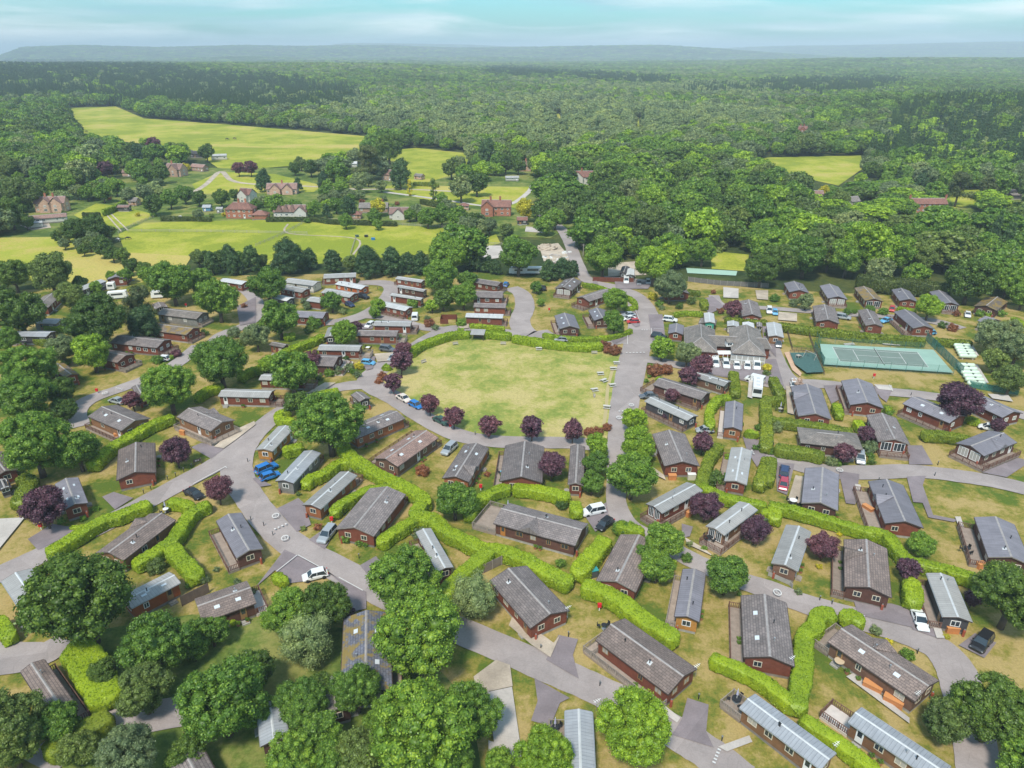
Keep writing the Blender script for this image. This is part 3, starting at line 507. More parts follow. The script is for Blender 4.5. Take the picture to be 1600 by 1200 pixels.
def lodge(c, e1, e2, e3, roof, wall, opts, label, ze=2.75, cat='lodge', name='holiday_lodge', group=None, pitch=None, land=True):
    P1, P2, P3 = [Vector(G(*C(c, *e), ze)) for e in (e1, e2, e3)]
    d = P3 - P2; L = d.length; d.normalize(); a = P1 - P2; W = abs(d.x * a.y - d.y * a.x); side = 1 if (d.x * a.y - d.y * a.x) > 0 else -1
    nrm = Vector((-d.y, d.x)) * side           # from E2 side towards the E1 side
    ctr = P2 + d * L / 2 + nrm * W / 2; rz = math.atan2(d.y, d.x); rs = -side      # sign of local y on the E2 side
    t = empty(name, (ctr.x, ctr.y, 0), rz, label, cat, group); rnd = random.Random(label)
    px, py, dep = PX(ctr.x, ctr.y, 1.5)
    if land: LAND.append((label.split(' with ')[0] if len(label.split()) > 9 else label, float(px), float(py))); USED.add(label)
    O = set(x[0] for x in opts.split()); big = dep < 165
    pt = pitch if pitch else (.23 if roof in 'mvw' else .30); hip = 'H' in O
    zr = ze + W / 2 * pt; oh = .28; hw, hl = W / 2 - oh, L / 2 - oh; zw = ze + oh * pt - .05; zf = .5
    zfl = zf if ze < 4 else .15
    # walls
    if hip: prof = None; wb = MB().box(0, 0, (zfl + zw) / 2, 2 * hl, 2 * hw, zw - zfl)
    else: wb = MB().profx([(-hw, zfl), (hw, zfl), (hw, zw), (0, zw + hw * pt), (-hw, zw)], -hl, hl)
    wm = WM[wall]; wb.build('wall', wm, t)
    MB().box(0, 0, zfl / 2, 2 * hl - .12, 2 * hw - .12, zfl).build('skirt', STONE if rnd.random() < .4 else SKIRT, t)
    # roof
    rb = MB(); th = .10
    if hip:
        hx = min(L / 2 - .3, W / 2)
        vs = [(-L / 2, -W / 2, ze), (L / 2, -W / 2, ze), (L / 2, W / 2, ze), (-L / 2, W / 2, ze), (-L / 2 + hx, 0, zr), (L / 2 - (hx if 'h' not in O else 0), 0, zr)]
        vs += [(x, y, z - th) for x, y, z in vs[:4]]
        rb.add(vs, [(0, 1, 5, 4), (2, 3, 4, 5), (3, 0, 4), (1, 2, 5), (9, 8, 7, 6), (0, 6, 7, 1), (1, 7, 8, 2), (2, 8, 9, 3), (3, 9, 6, 0)])
    else:
        rb.profx([(-W / 2, ze), (0, zr), (W / 2, ze), (W / 2, ze - th), (0, zr - th), (-W / 2, ze - th)], -L / 2, L / 2)
    rf = rb.build('roof', RM[roof], t)
    if not hip or True:
        x0, x1 = (-L / 2, L / 2) if not hip else (-L / 2 + min(L / 2 - .3, W / 2), L / 2 - min(L / 2 - .3, W / 2))
        if x1 > x0: MB().profx([(-.16, zr - .16 * pt + .015), (0, zr + .05), (.16, zr - .16 * pt + .015), (0, zr - .02)], x0 - .01, x1 + .01).build('ridge', RIDGEL if roof in 'mvw' else RIDGE, rf)
    if not hip:
        fb = MB()
        for sx in (-1, 1):
            for sy in (-1, 1):
                fb.add([(sx * (L / 2 + .012 + k), sy * y, z) for k in (0, .035) for y, z in ((0, zr + .01), (W / 2, ze + .01), (W / 2, ze - .17), (0, zr - .18))], [(0, 1, 2, 3), (7, 6, 5, 4), (0, 4, 5, 1), (1, 5, 6, 2), (2, 6, 7, 3), (3, 7, 4, 0)])
        fb.build('bargeboard', (TRIM if rnd.random() < .6 else SKIRT), rf)
    gt = MB(); [gt.box(0, s * (W / 2 + .05), ze - .1, L - .1, .10, .08) for s in (-1, 1)]; gt.build('gutter', METAL if roof in 'mv' else TRIM, rf)
    # roof furniture
    def onroof(x, s, f): y = s * W / 2 * f; return x, y, zr - abs(y) * pt
    if big or 'F' in O:
        for k in range(1 if L < 9 else 2):
            x, y, z = onroof(rnd.uniform(-.35, .35) * L, rnd.choice((-1, 1)), rnd.uniform(.15, .5)); fm = MB().tube((x, y, z - .1), (x, y, z + .5), .07); fm.box(x, y, z + .54, .2, .2, .06)
            fl = fm.build('flue', METAL if rnd.random() < .4 else BLACK, rf); 
            if 'F' in O and k == 0:
                pp = MB(); a_ = .30; pp.add([(x + i * a_, y + j * a_, zr - abs(y + j * a_) * pt + .03) for i, j in ((-1, -1), (1, -1), (1, 1), (-1, 1))], [(0, 1, 2, 3)]); pp.build('flashing', RIDGEL, fl)
    if 'S' in O:
        for s, x in ((1, -.22), (1, .18), (-1, -.25), (-1, .2))[:rnd.choice((2, 3, 4))]:
            y0, y1 = s * W * .18, s * W * .27; X = x * L; v = [(X + i, y, zr - abs(y) * pt + k) for k in (.02, .09) for i, y in ((-.38, y0), (.38, y0), (.38, y1), (-.38, y1))]
            MB().add(v, [(0, 1, 2, 3), (4, 5, 6, 7), (0, 1, 5, 4), (1, 2, 6, 5), (2, 3, 7, 6), (3, 0, 4, 7)]).build('skylight', plain('skylight_glass', (.62, .66, .70), .2), rf)
    for o in opts.split():
        if o[0] == 'D':      # dormer / cross gable: side, position
            s = rs if o[1] == 'R' else -rs; X = float(o[2:] or 0) * L; dw = min(2.0, L * .14); yo = s * (W / 2 + .12); za = ze + dw * pt * 1.9
            yi = s * max(0.05, (zr - za + .02) / pt) 
            v = [(X - dw, yo, ze + .03), (X + dw, yo, ze + .03), (X, yo, za + .03), (X, yi, za + .03), (X - dw, s * W * .48, ze + .08), (X + dw, s * W * .48, ze + .08)]
            MB().add(v, [(0, 2, 3), (0, 3, 4), (1, 5, 3), (1, 3, 2), (0, 1, 2)]).build('dormer', RM[roof], rf)
        if o[0] == 'c':      # chimneys (houses)
            for X in [float(q) for q in o[1:].split(',')]:
                MB().box(X * L, 0, zr + .3, .9, .7, 2.2).box(X * L, 0, zr + 1.45, 1.0, .8, .12).tube((X * L - .2, 0, zr + 1.5), (X * L - .2, 0, zr + 1.85), .12).tube((X * L + .2, 0, zr + 1.5), (X * L + .2, 0, zr + 1.85), .12).build('chimney', WM['B'], rf)
        if o[0] == 'X':      # projecting cross-gable wing towards the E2 side at x fraction
            s = rs if o[1] == 'R' else -rs; X = float(o[2:]) * L; gw = W * .42; pj = 1.6
            pr = [(X - gw, 0), (X + gw, 0), (X + gw, ze), (X, ze + gw * pt * 1.05), (X - gw, ze)]
            y0_, y1_ = s * hw * .2, s * (hw + pj); mbx = MB(); n = 5
            mbx.add([(x, y0_, z) for x, z in pr] + [(x, y1_, z) for x, z in pr], [tuple(range(5)), tuple(range(9, 4, -1))] + [(i, 5 + i, 5 + (i + 1) % 5, (i + 1) % 5) for i in range(5)]); mbx.build('wing_wall', wm, t)
            g2 = gw + .3; za = ze + g2 * pt * 1.08; pr = [(X - g2, ze - .02), (X, za), (X + g2, ze - .02), (X + g2, ze - .14), (X, za - .12), (X - g2, ze - .14)]
            mbx = MB(); y1_ = s * (hw + pj + .3); mbx.add([(x, 0, z + .07) for x, z in pr] + [(x, y1_, z + .07) for x, z in pr], [tuple(range(6)), tuple(range(11, 5, -1))] + [(i, 6 + i, 6 + (i + 1) % 6, (i + 1) % 6) for i in range(6)]); mbx.build('wing_roof', RM[roof], t)
            window(t, X, s * (hw + pj + .03), ze - 1.2 if ze > 4 else 1.6, 'y', 1.3, 1.1, 'w'); 
            if ze > 4: window(t, X, s * (hw + pj + .03), 1.5, 'y', 1.6, 1.2, 'w', 2)
    # windows and doors
    fk = 'c' if 'w' not in O else 'w'
    if wall in 'BPWkgxovY' or 'w' in O: fk = 'w'
    if 'n' in O: fk = 'n'
    n = max(2, int(L / 2.5)); storeys = (1.75,) if ze < 4 else (1.5, ze - .95)
    dn = rnd.randrange(n)
    for s in (-1, 1):
        for k in range(n):
            x = (k + .5) / n * 2 * hl - hl + rnd.uniform(-.25, .25)
            for z in storeys:
                if ze < 4 and rnd.random() < .22 and not 'W' in O: continue
                if k == dn and z == storeys[0]: door(t, x, s * (hw + .02), zfl + 1.02, 'y', DOORM if 'n' in O else (BRONZE if rnd.random() < .5 else WHITE))
                else: window(t, x, s * (hw + .02), z, 'y', rnd.choice((.8, 1.1, 1.3)), .95, fk, 1)
    for s in (-1, 1):
        if 'W' in O and s == -1:
            for q in (-1, 1): window(t, s * (hl + .02), q * hw * .45, 1.65, 'x', hw * .75, 1.9, 'w', 2)
        elif ze > 4:
            for z in storeys: window(t, s * (hl + .02), 0, z, 'x', 1.3, 1.1, fk, 1)
        elif W > 4.6:
            for q in ((-1, 1) if rnd.random() < .6 else (1,)): window(t, s * (hl + .02), q * hw * .45, 1.75, 'x', 1.1, .95, fk, 1)
        else: window(t, s * (hl + .02), 0, 1.75, 'x', 1.25, 1.0, fk, 1)
    for ch in [q_ for q_ in t.children if q_.name.startswith('door')]:
        yy = ch.location.y; MB().box(0, 0, .13, 1.1, .9, .26).box(0, 0, .32, 1.1, .45, .12).build('step', RAILG if rnd.random() < .5 else STONE, t, loc=(ch.location.x, yy + (.5 if yy > 0 else -.5), 0)) if ze < 4 and not any(o[0] in 'LR' and len(o) > 1 for o in opts.split()) else None
    if dep < 230 and ze < 4 and ze > 2.6: LOTS.append((t, hl, hw, rnd.random(), label))
    # decks
    dl = [o for o in opts.split() if o[0] in 'ABLR' and len(o) > 1]
    rm = RAILG if 'G' in O else RAIL; bm = DECKW if 'P' in O else DECK; corner = 0
    for o in dl:
        if o[0] in 'LR': corner = float(o[1:]) * (rs if o[0] == 'R' else -rs)
    for o in dl:
        sd = o[0]
        if sd in 'LR': sd = {1: {'R': 'R', 'L': 'L'}, -1: {'R': 'L', 'L': 'R'}}[rs][sd]
        deck(t, sd, float(o[1:]), L - .5, W - .5, zf - .02, rm, bm, corner)
    return t
LODGES = '''
p|930,790|1068,652|525,302|b|t|B2.4 S F DR.1 G|long brown lodge with two orange storage boxes
p|510,918|585,820|1145,1190|v|n|A3.6 P|blue-grey ribbed roof lodge with pale end deck|pale deck lodge
z|1156,1106|1180,1084|1307,1177|v|n|A3 G|long blue-grey roof lodge with furnished end deck|furnished deck lodge
o|1450,505|1765,565|1715,168|g|r|L1.8 S|wide slate roof lodge with skylight beside the forked hedge|skylight lodge by forked hedge
l|480,868|772,935|742,628|b|d|L1.8 F DL.18|big brown lodge above its own dark parking bay|parking bay lodge
l|1098,1068|1278,1088|1160,808|m|k|L1.8|narrow dark lodge beside the white sports car|lodge by the sports car
l|22,722|185,770|268,522|m|t|B1.5 F|narrow pale roof lodge left of a purple tree|pale roof roadside lodge
l|210,340|437,390|443,165|s|d|F|blue-grey roof lodge with planted patio and white table|planted patio lodge
l|735,478|972,500|845,232|s|r|L2.6 DL.05 F|blue-grey roof lodge with orange ramp deck|ramp deck lodge
l|1385,705|1650,735|1540,478|s|d|L2.4 F|wide blue-grey lodge with long side deck at frame edge|edge lodge with side deck
h|1172,770|1350,850|1557,765|s|d|A2 R1.6 W DR.08|corner lodge with glazed front and wraparound deck|glazed corner lodge
h|690,760|888,778|800,612|g|r|A2.4 W F|lodge with two large white windows over a pale deck|white window lodge
h|550,805|555,708|180,668|c|d|H|long lodge with rounded weathered roof end|rounded roof lodge
h|190,600|397,620|333,432|s|r|DL.15|blue-grey lodge beside the playground road|playground road lodge
h|515,535|722,552|652,398|s|r|L1.2 F|square blue-grey lodge below the tennis court|lodge below tennis court
h|1155,652|1245,600|950,482|s|r|L1.8 S w|long slanting lodge left of the big purple tree|long slanting lodge
h|1505,628|1592,582|1345,470|s|r|F w|long lodge right of the big purple tree|lodge right of purple tree
d|2,985|100,990|82,905|w|n|w|white roofed lodge beside the small fenced lawn|white roofed lodge
d|150,735|258,712|220,655|s|r|F|leftmost small lodge of the row behind the tennis court|first back row lodge
d|378,750|498,752|440,672|s|d|A1.6 W|dark gabled lodge with white glazed front in back row|glazed back row lodge
d|600,752|722,765|650,685|o|r|W|yellow mossy roof lodge in the row behind tennis|mossy back row lodge
d|830,770|940,768|885,698|s|r|F|pale grey roof lodge left of the bright young tree|fourth back row lodge
d|1085,785|1200,790|1120,710|s|d|A1.6 W|lodge with pale front deck right of bright young tree|fifth back row lodge
d|1290,790|1430,822|1500,765|o|d|B1.5|moss roofed lodge at the right end of back row|mossy end lodge
d|300,890|447,903|418,805|g|r|F|dark grey lodge on the hedge left of the silver car|left hedge row lodge
d|608,910|722,922|668,828|g|r|F|dark grey lodge in the middle of the hedge row|middle hedge row lodge
d|905,930|1043,935|915,832|s|r|L2.2|dark lodge with orange side deck on the hedge|orange deck lodge
d|1395,912|1460,885|1400,865|s|g||small blue-grey roof annexe at the turning area|turning area annexe
c|1437,850|1562,865|1535,770|g|r|F|dark lodge behind the row of clubhouse sheds|lodge behind sheds
c|268,680|375,695|437,638|g|d|A2 W S|gabled lodge with covered porch by the lane hedge|porch lodge by lane
c|415,735|482,765|640,712|g|r|A2.6|lodge with wide timber deck beside the lane|wide deck lane lodge
c|297,938|424,932|388,850|s|d|L1.4 S|dark gabled lodge behind the curved double hedge|lodge behind double hedge
c|525,905|620,880|580,815|s|d|L2 S|dark lodge beside the three parked cars|lodge by parked cars
c|985,755|1110,715|1085,685|g|r||small red-brown lodge half hidden by a rounded tree|half hidden lodge
g|1325,412|1372,382|1160,318|m|t|F|narrow metal roof lodge below the clubhouse car park|car park lodge
g|1185,500|1248,452|950,360|g|d|B3 L1.2|dark lodge with green flower boxes and entrance deck|flower box lodge
g|1105,632|1165,598|895,478|m|k|L1.4|charcoal lodge with pale curtains by the main road|charcoal roadside lodge
g|960,930|1172,912|1080,712|g|r|F|wide grey lodge beside the avenue of round trees|avenue lodge
g|1320,682|1438,692|1445,525|s|u|L1.3 P|small brown lodge with white side deck by curved hedge|white side deck lodge
g|1330,1002|1465,1030|1498,818|m|r|L1.6 S|white roofed lodge with cluttered patio between hedges|patio lodge between hedges
z|782,748|847,754|850,698|g|r|L1.6 F|lodge with blue garden table south of the oval green|lodge with blue table
g|350,1022|445,1032|455,790|g|r|G|narrow lodge squeezed between purple tree and avenue|narrow avenue lodge
k|845,345|935,407|1192,265|m|r|A1.8 W R1.2|metal roof lodge with stepped deck below big avenue tree|stepped deck lodge
k|1215,485|1325,545|1535,385|m|n|A2.2 R1.2 W|metal roof lodge with furnished wooden terrace|wooden terrace lodge
k|768,912|528,825|680,540|b|r|F|large brown roof lodge right of the block hedge|block hedge lodge
z|904,854|919,818|796,786|g|d|B4.5 R1.2 n F DL.05 G|very long dark lodge with orange door and fenced terrace|orange door lodge
z|831,984|890,954|823,884|g|r|F G|red-brown lodge with silver flue plate and white aerial|silver flue lodge
o|985,745|1157,580|705,265|b|r|L1.3 B1.5 n F G|large red-brown lodge with orange door and wire terrace|wire terrace lodge
k|1015,1055|1170,1087|1210,785|s|o|L1.4 G|narrow ochre lodge with slate blue roof|narrow ochre lodge
z|932,1240|885,1290|883,1110|v|k|R2.2 G|silver ribbed roof lodge beside the concrete slab|silver ribbed lodge
j|1135,770|1232,745|1090,500|m|d|L1.6 F|pale metal roof lodge wedged between two hedges|wedged metal roof lodge
j|505,495|738,550|935,290|g|r|B1.5 F|dark red lodge with two flues behind three round bushes|two flue lodge
j|288,358|402,382|632,170|m|u|B2.5 F|long tan roof lodge with bay window and flower pots|bay window lodge
f|122,1005|232,1020|405,830|v|g|B1.6 F|grey clad lodge beside two bright blue cars|grey clad lodge
f|0,808|102,820|238,672|m|o|F|ochre yellow lodge under the big round tree|ochre yellow lodge
f|845,560|932,615|628,742|g|u|A1.4 F S|orange-brown lodge with part mossy roof|part mossy lodge
f|740,862|885,917|1140,735|p|t|L2.5 B1.6 F S|long tan lodge with pink tiled roof|pink tiled lodge
f|1310,765|1455,800|1330,1012|g|u|A1.2 S F DR.2|orange-brown lodge with skylights right of silver car|lodge right of silver car
f|655,517|718,490|662,448|g|k|B1.6|small charcoal lodge behind the big round tree|small charcoal lodge
f|645,192|668,155|412,150|m|r|A3 G|metal roof lodge with crowded flower patio|flower patio lodge
f|878,102|898,65|655,60|g|r|A2.4 G|grey tile lodge with fenced garden corner|garden corner lodge
b|970,918|980,886|752,882|m|r|A2 F|metal roof lodge beside the red-topped bush|lodge by red bush
f|520,292|545,222|350,212|g|d|A2.4 P|dark lodge behind a purple tree with pale patio|pale patio lodge
f|300,380|320,342|50,335|m|r|A2.8|long lodge half hidden behind the tall rounded tree|lodge behind tall tree
z|419,621|430,609|352,607|m|r|A3|low red lodge with dark deck beside the left road|dark deck lodge
e|1475,628|1315,695|1105,605|g|n|A1.8 R1.5 DL.1 G|brown lodge with curved wraparound deck at the junction|junction deck lodge
e|935,612|757,692|550,602|g|n|R1.5 S|brown lodge with four skylights above the left hedge|four skylight lodge
e|728,1008|973,952|968,768|b|r|F|square brown roof lodge on the left lawn|square left lawn lodge
i|398,390|550,343|488,183|s|r|F S|small slate blue lodge beside a purple tree|small slate blue lodge
e|-10,1015|112,932|20,820|b|r||lodge cut by the left edge above a dark shed|left edge lodge
e|385,345|492,338|400,268|o|r||small orange moss roof lodge under left trees|orange moss lodge
e|710,262|848,215|675,183|b|r|A2.2 G|lodge with raised stone coloured deck under trees|raised deck lodge
e|962,172|1078,122|790,92|g|r|A2 w F|grey roof lodge with front patio and purple shrub|lodge with purple shrub
e|1155,92|1255,48|985,15|o|r|A1.5|ochre moss roof lodge with dark covered porch|ochre moss lodge
a|1235,875|1310,835|1065,806|c|g|A1.6 G|weathered grey-brown lodge beside the upper left road|weathered lodge
e|870,500|925,470|885,405|g|r||small lodge hidden behind the purple shrub and tree|hidden little lodge
a|440,692|492,704|668,637|w|k||long black clad shed lodge with pale roof|long black clad lodge
a|232,765|300,802|385,722|c|r||brown lodge with cracked moss grey roof|cracked roof lodge
a|700,592|790,622|825,582|s|r|w|blue-grey lodge at the edge of the yellow meadow|meadow edge lodge
a|1545,665|1562,640|1420,618|w|r|w|white roofed caravan lodge by the meadow trees|meadow tree caravan
a|400,905|412,872|270,868|m|g||pale roofed lodge behind a strip of lime hedge|strip hedge lodge
a|330,985|350,950|110,945|v|k||blue white roof lodge under the leftmost trees|leftmost tree lodge
b|622,610|628,583|428,592|m|r|B1|farthest red lodge in the left caravan rows|farthest caravan lodge
b|375,668|412,640|228,617|m|w|w|cream caravan lodge with pale roof|cream caravan lodge
b|300,710|343,685|200,660|m|r|F|red lodge directly below the cream caravan|lodge below cream caravan
b|665,690|710,668|545,636|w|x|F|bright red-brown lodge above the dark blue car|bright caravan lodge
b|595,740|645,712|465,682|m|r|B1 F|red lodge left of the parked dark car|lodge left of dark car
b|430,775|452,745|365,733|m|r||small lodge half hidden by a dark round tree|small caravan lodge
b|205,765|245,742|150,722|w|k||black clad cabin in the caravan rows|black clad cabin
b|440,870|460,830|250,820|s|r|G|dark blue-grey roof lodge below the caravan rows|dark roof lower lodge
b|1055,648|1062,630|900,607|m|r|B1|topmost lodge of the four stacked by the lane|topmost stacked lodge
b|1060,705|1073,690|905,660|m|d||second lodge from the top of the four stacked|second stacked lodge
b|1030,755|1053,742|860,712|m|r|F|third lodge from the top of the four stacked|third stacked lodge
b|925,822|985,800|810,763|w|r|L1.2|bright maroon lodge next to the white van|lodge next to van
b|1530,672|1550,645|1370,617|g|r|A1.6|grey roof lodge topmost of the right hand stack|topmost right stack lodge
b|1548,742|1552,702|1370,697|g|r|A1.6 w|second grey roof lodge in the right hand stack|second right stack lodge
b|1565,805|1568,778|1370,772|g|r|A1.6|third grey roof lodge in the right hand stack|third right stack lodge
b|1548,870|1550,843|1320,835|w|r|A1.4 F|white roof lodge at the foot of the right stack|bottom right stack lodge
b|430,985|495,985|515,925|m|k||black cabin with pale roof beside a lime tree|black cabin by lime tree
f|150,168|208,152|120,135|c|r||tiny red cabin at the top of the long hedge|tiny red cabin
i|955,396|1098,450|770,702|b|n|F DL-.25 A1|tan brown lodge enclosed by lime hedges on the left|hedge enclosed lodge
z|370,873|411,857|377,801|s|d|L1.8 F|dark lodge with blue-grey roof on the dry lawn|dry lawn lodge
i|1055,775|1130,840|820,1002|m|x|F S|bright orange clad lodge with ribbed grey roof|bright orange lodge
i|1460,858|1600,968|1265,1090|b|d|A1.8 S F P|brown tiled lodge with pale side terrace under trees|brown tiled terrace lodge
i|190,748|8,832|158,1062|m|r||pale grey roof lodge left of the largest dark tree|pale lodge by largest tree
m|320,895|492,832|275,520|b|r|R1.2|maroon roofed lodge below the block of hedge|maroon roofed lodge
m|1040,1140|1270,1075|1360,1240|g|k||dark shed lodge with grey roof at the bottom edge|bottom edge shed lodge
n|548,300|835,228|850,715|q|k|R1.5 S|blue-grey roof lodge covered in orange lichen|orange lichen lodge
n|15,935|170,770|205,1010|v|d||corrugated blue roof lodge among the bottom trees|corrugated blue lodge
n|385,660|560,622|600,820|c|d||brown roof fragment lodge among the lower trees|lower tree brown lodge
'''
def T2(s): return tuple(float(q) for q in s.split(','))
for ln in LODGES.strip().split('\n'):
    q = ln.split('|'); lb = q[7]; short = q[8] if len(q) > 8 else q[7]
    e = [T2(q[1]), T2(q[2]), T2(q[3])]
    lodge(q[0], e[0], e[1], e[2], q[4], q[5], q[6], lb, land=False)
    P = [G(*C(q[0], *k), 2.7) for k in e]; X = (P[0][0] + P[2][0]) / 2; Y = (P[0][1] + P[2][1]) / 2; a, b, _ = PX(X, Y, 1.5); LAND.append((short, float(a), float(b))); USED.add(lb)
# small outbuildings of the park
for ln in '''c|1205,900|1270,900|1262,840|w|G||green site cabin with white roof|3.2
c|975,965|1070,972|1075,915|s|r|w|small red hut with blue-grey roof near the clubhouse|2.4
c|1345,925|1420,925|1418,893|w|w|w|white roofed shed behind the clubhouse roof valley|2.4
c|1442,930|1515,930|1512,900|w|Y||pale roofed blue shed behind the clubhouse|2.4
c|1530,925|1565,925|1562,898|g|Y||tiny blue glazed kiosk behind the clubhouse|2.3
c|1165,905|1270,915|1280,880|c|r||long low brown store roof above the clubhouse|2.2
c|712,600|765,602|765,562|w|g||grey steel container in the fenced yard|2.5
c|672,590|720,590|735,548|k|k||black container in the fenced yard|2.5
a|960,800|1050,800|1030,770|g|k||dark tent shaped hut near the leftmost pine|2.0
i|0,275|70,245|45,190|k|k||small black shed with double doors below the left lodge|2.0
d|1330,905|1355,895|1350,875|g|r||tiny hut beside the turning area|2.0
f|-5,475|15,470|10,455|g|r||tiny dark hut at the left road|2.0'''.split('\n'):
    q = ln.split('|'); lodge(q[0], T2(q[1]), T2(q[2]), T2(q[3]), q[4], q[5], q[6], q[7], ze=float(q[8]), cat='shed', name='shed', land=True)
# clubhouse: three joined roofs, glazed front
LAND.append(('clubhouse', 1130, 535)); LAND.append(('tennis court', 1375, 562)); LAND.append(('oval green', 790, 600)); LAND.append(('playground', 1262, 570)); LAND.append(('timber picnic shelter', 747, 524))
def block(t, e1, e2, e3, ze, pt, hip, wall, roof):
    A, B, D = [Vector(G(*e, ze)) for e in (e1, e2, e3)]; d = D - B; L = d.length; d.normalize(); W = abs(d.x * (A - B).y - d.y * (A - B).x); s = 1 if (d.x * (A - B).y - d.y * (A - B).x) > 0 else -1
    n = Vector((-d.y, d.x)) * s; c = B + d * L / 2 + n * W / 2 - t.location.to_2d(); rz = math.atan2(d.y, d.x); hw, hl = W / 2 - .5, L / 2 - .5; zr = ze + W / 2 * pt
    w_ = MB().box(0, 0, ze / 2, 2 * hl, 2 * hw, ze).build('wall', WM[wall], t, loc=(c.x, c.y, 0)); w_.rotation_euler = (0, 0, rz)
    rb = MB(); hx = hip * W / 2; zt = ze + (1 - hip) * W / 2 * pt; rb.add([(-L / 2, -W / 2, ze), (L / 2, -W / 2, ze), (L / 2, W / 2, ze), (-L / 2, W / 2, ze), (-L / 2 + hx, 0, zr), (L / 2 - hx, 0, zr)] + [(x * L / 2, y * W / 2, ze - .15) for x, y in ((-1, -1), (1, -1), (1, 1), (-1, 1))],
        [(0, 1, 5, 4), (2, 3, 4, 5), (3, 0, 4), (1, 2, 5), (9, 8, 7, 6), (0, 6, 7, 1), (1, 7, 8, 2), (2, 8, 9, 3), (3, 9, 6, 0)])
    r = rb.build('roof', RM[roof], t, loc=(c.x, c.y, 0)); r.rotation_euler = (0, 0, rz)
    rd = MB(); Z = zr + .04; rd.tube((-L / 2 + hx, 0, Z), (L / 2 - hx, 0, Z), .13)
    for sx in (-1, 1):
        for sy in (-1, 1): rd.tube((sx * (L / 2 - hx), 0, Z), (sx * L / 2, sy * W / 2, ze + .04), .11)
    rd.build('ridge', RIDGE, r); return L, W, c, rz, d, n
x0, y0 = G(1130, 545); club = empty('clubhouse', (x0, y0, 0), 0, 'large brown clubhouse with two hipped roofs and tall glazed front', 'building')
block(club, (1069, 552), (1121, 551), (1117, 516), 3.3, .62, .8, 'r', 'c'); LB = block(club, (1143, 552), (1197, 556), (1188, 517), 3.6, .62, .8, 'r', 'c')
block(club, (1198, 545), (1199, 530), (1085, 524), 3.1, .42, .3, 'r', 'c')
L_, W_, c_, rz_, d_, n_ = LB
for k in range(6):
    for zz in (.95, 2.35):
        q = c_ - d_ * (L_ / 2 - .44) + n_ * ((k - 2.5) * 1.45); o = window(club, q.x, q.y, zz, 'y', 1.42, 1.35, 'w', 0); o.rotation_euler = (0, 0, rz_ + math.pi / 2)
for px, z in ((1102, 1.7), (1111, 1.7), (1088, 1.7)):
    q = Vector(G(px, 562, 0)) - Vector((x0, y0)); a = Vector(G(1100, 551, 3.3)) - Vector((x0, y0)); o = window(club, q.x, a.y + .42, z, 'y', 1.0, 1.2, 'w', 1)
q = Vector(G(1132, 551, 2.6)) - Vector((x0, y0)); MB().box(0, 0, 2.65, 3.8, 2.4, .14).build('porch_roof', WHITE, club, loc=(q.x, q.y, 0))
mb = MB(); [mb.box(s, -1.1, 1.3, .12, .12, 2.6) for s in (-1.8, -.6, .6, 1.8)]; mb.box(0, -1.1, 1.25, 3.6, .05, .1).build('porch_post', WHITE, club, loc=(q.x, q.y, 0))
q = Vector(G(1139, 537, 4)) - Vector((x0, y0)); mb = MB(); mb.box(0, 0, 4.1, 1.8, 1.6, 1.3).build('dormer_wall', WHITE, club, loc=(q.x, q.y, 0)); MB().profx([(-1.1, 4.7), (0, 5.5), (1.1, 4.7)], -1.0, 1.0).build('dormer_roof', RM['c'], club, loc=(q.x, q.y, 0)); window(club, q.x, q.y - .82, 4.15, 'y', 1.3, .8, 'w', 1)
# timber shelter on the rim of the green
X, Y = G(747, 531); t = empty('picnic_shelter', (X, Y, 0), -.12, 'open timber shelter with pale sloping roof on the green edge', 'shelter', None, (.75, .8, .9))
mb = MB(); [mb.box(a * 2.2, b * 1.3, 1.2, .16, .16, 2.4) for a in (-1, 1) for b in (-1, 1)]; mb.box(0, -1.3, 2.35, 4.6, .14, .18).box(0, 1.3, 2.35, 4.6, .14, .18); mb.build('frame', BARK, t)
MB().add([(-2.7, -1.9, 2.3), (2.7, -1.9, 2.3), (2.7, 1.9, 2.95), (-2.7, 1.9, 2.95), (-2.7, -1.9, 2.4), (2.7, -1.9, 2.4), (2.7, 1.9, 3.05), (-2.7, 1.9, 3.05)], [(3, 2, 1, 0), (4, 5, 6, 7), (0, 1, 5, 4), (1, 2, 6, 5), (2, 3, 7, 6), (3, 0, 4, 7)]).build('roof', RM['m'], t); MB().box(0, 1.0, .45, 4, .4, .08).box(0, 1.3, .8, 4, .06, 1.0).build('bench', BARK, t)
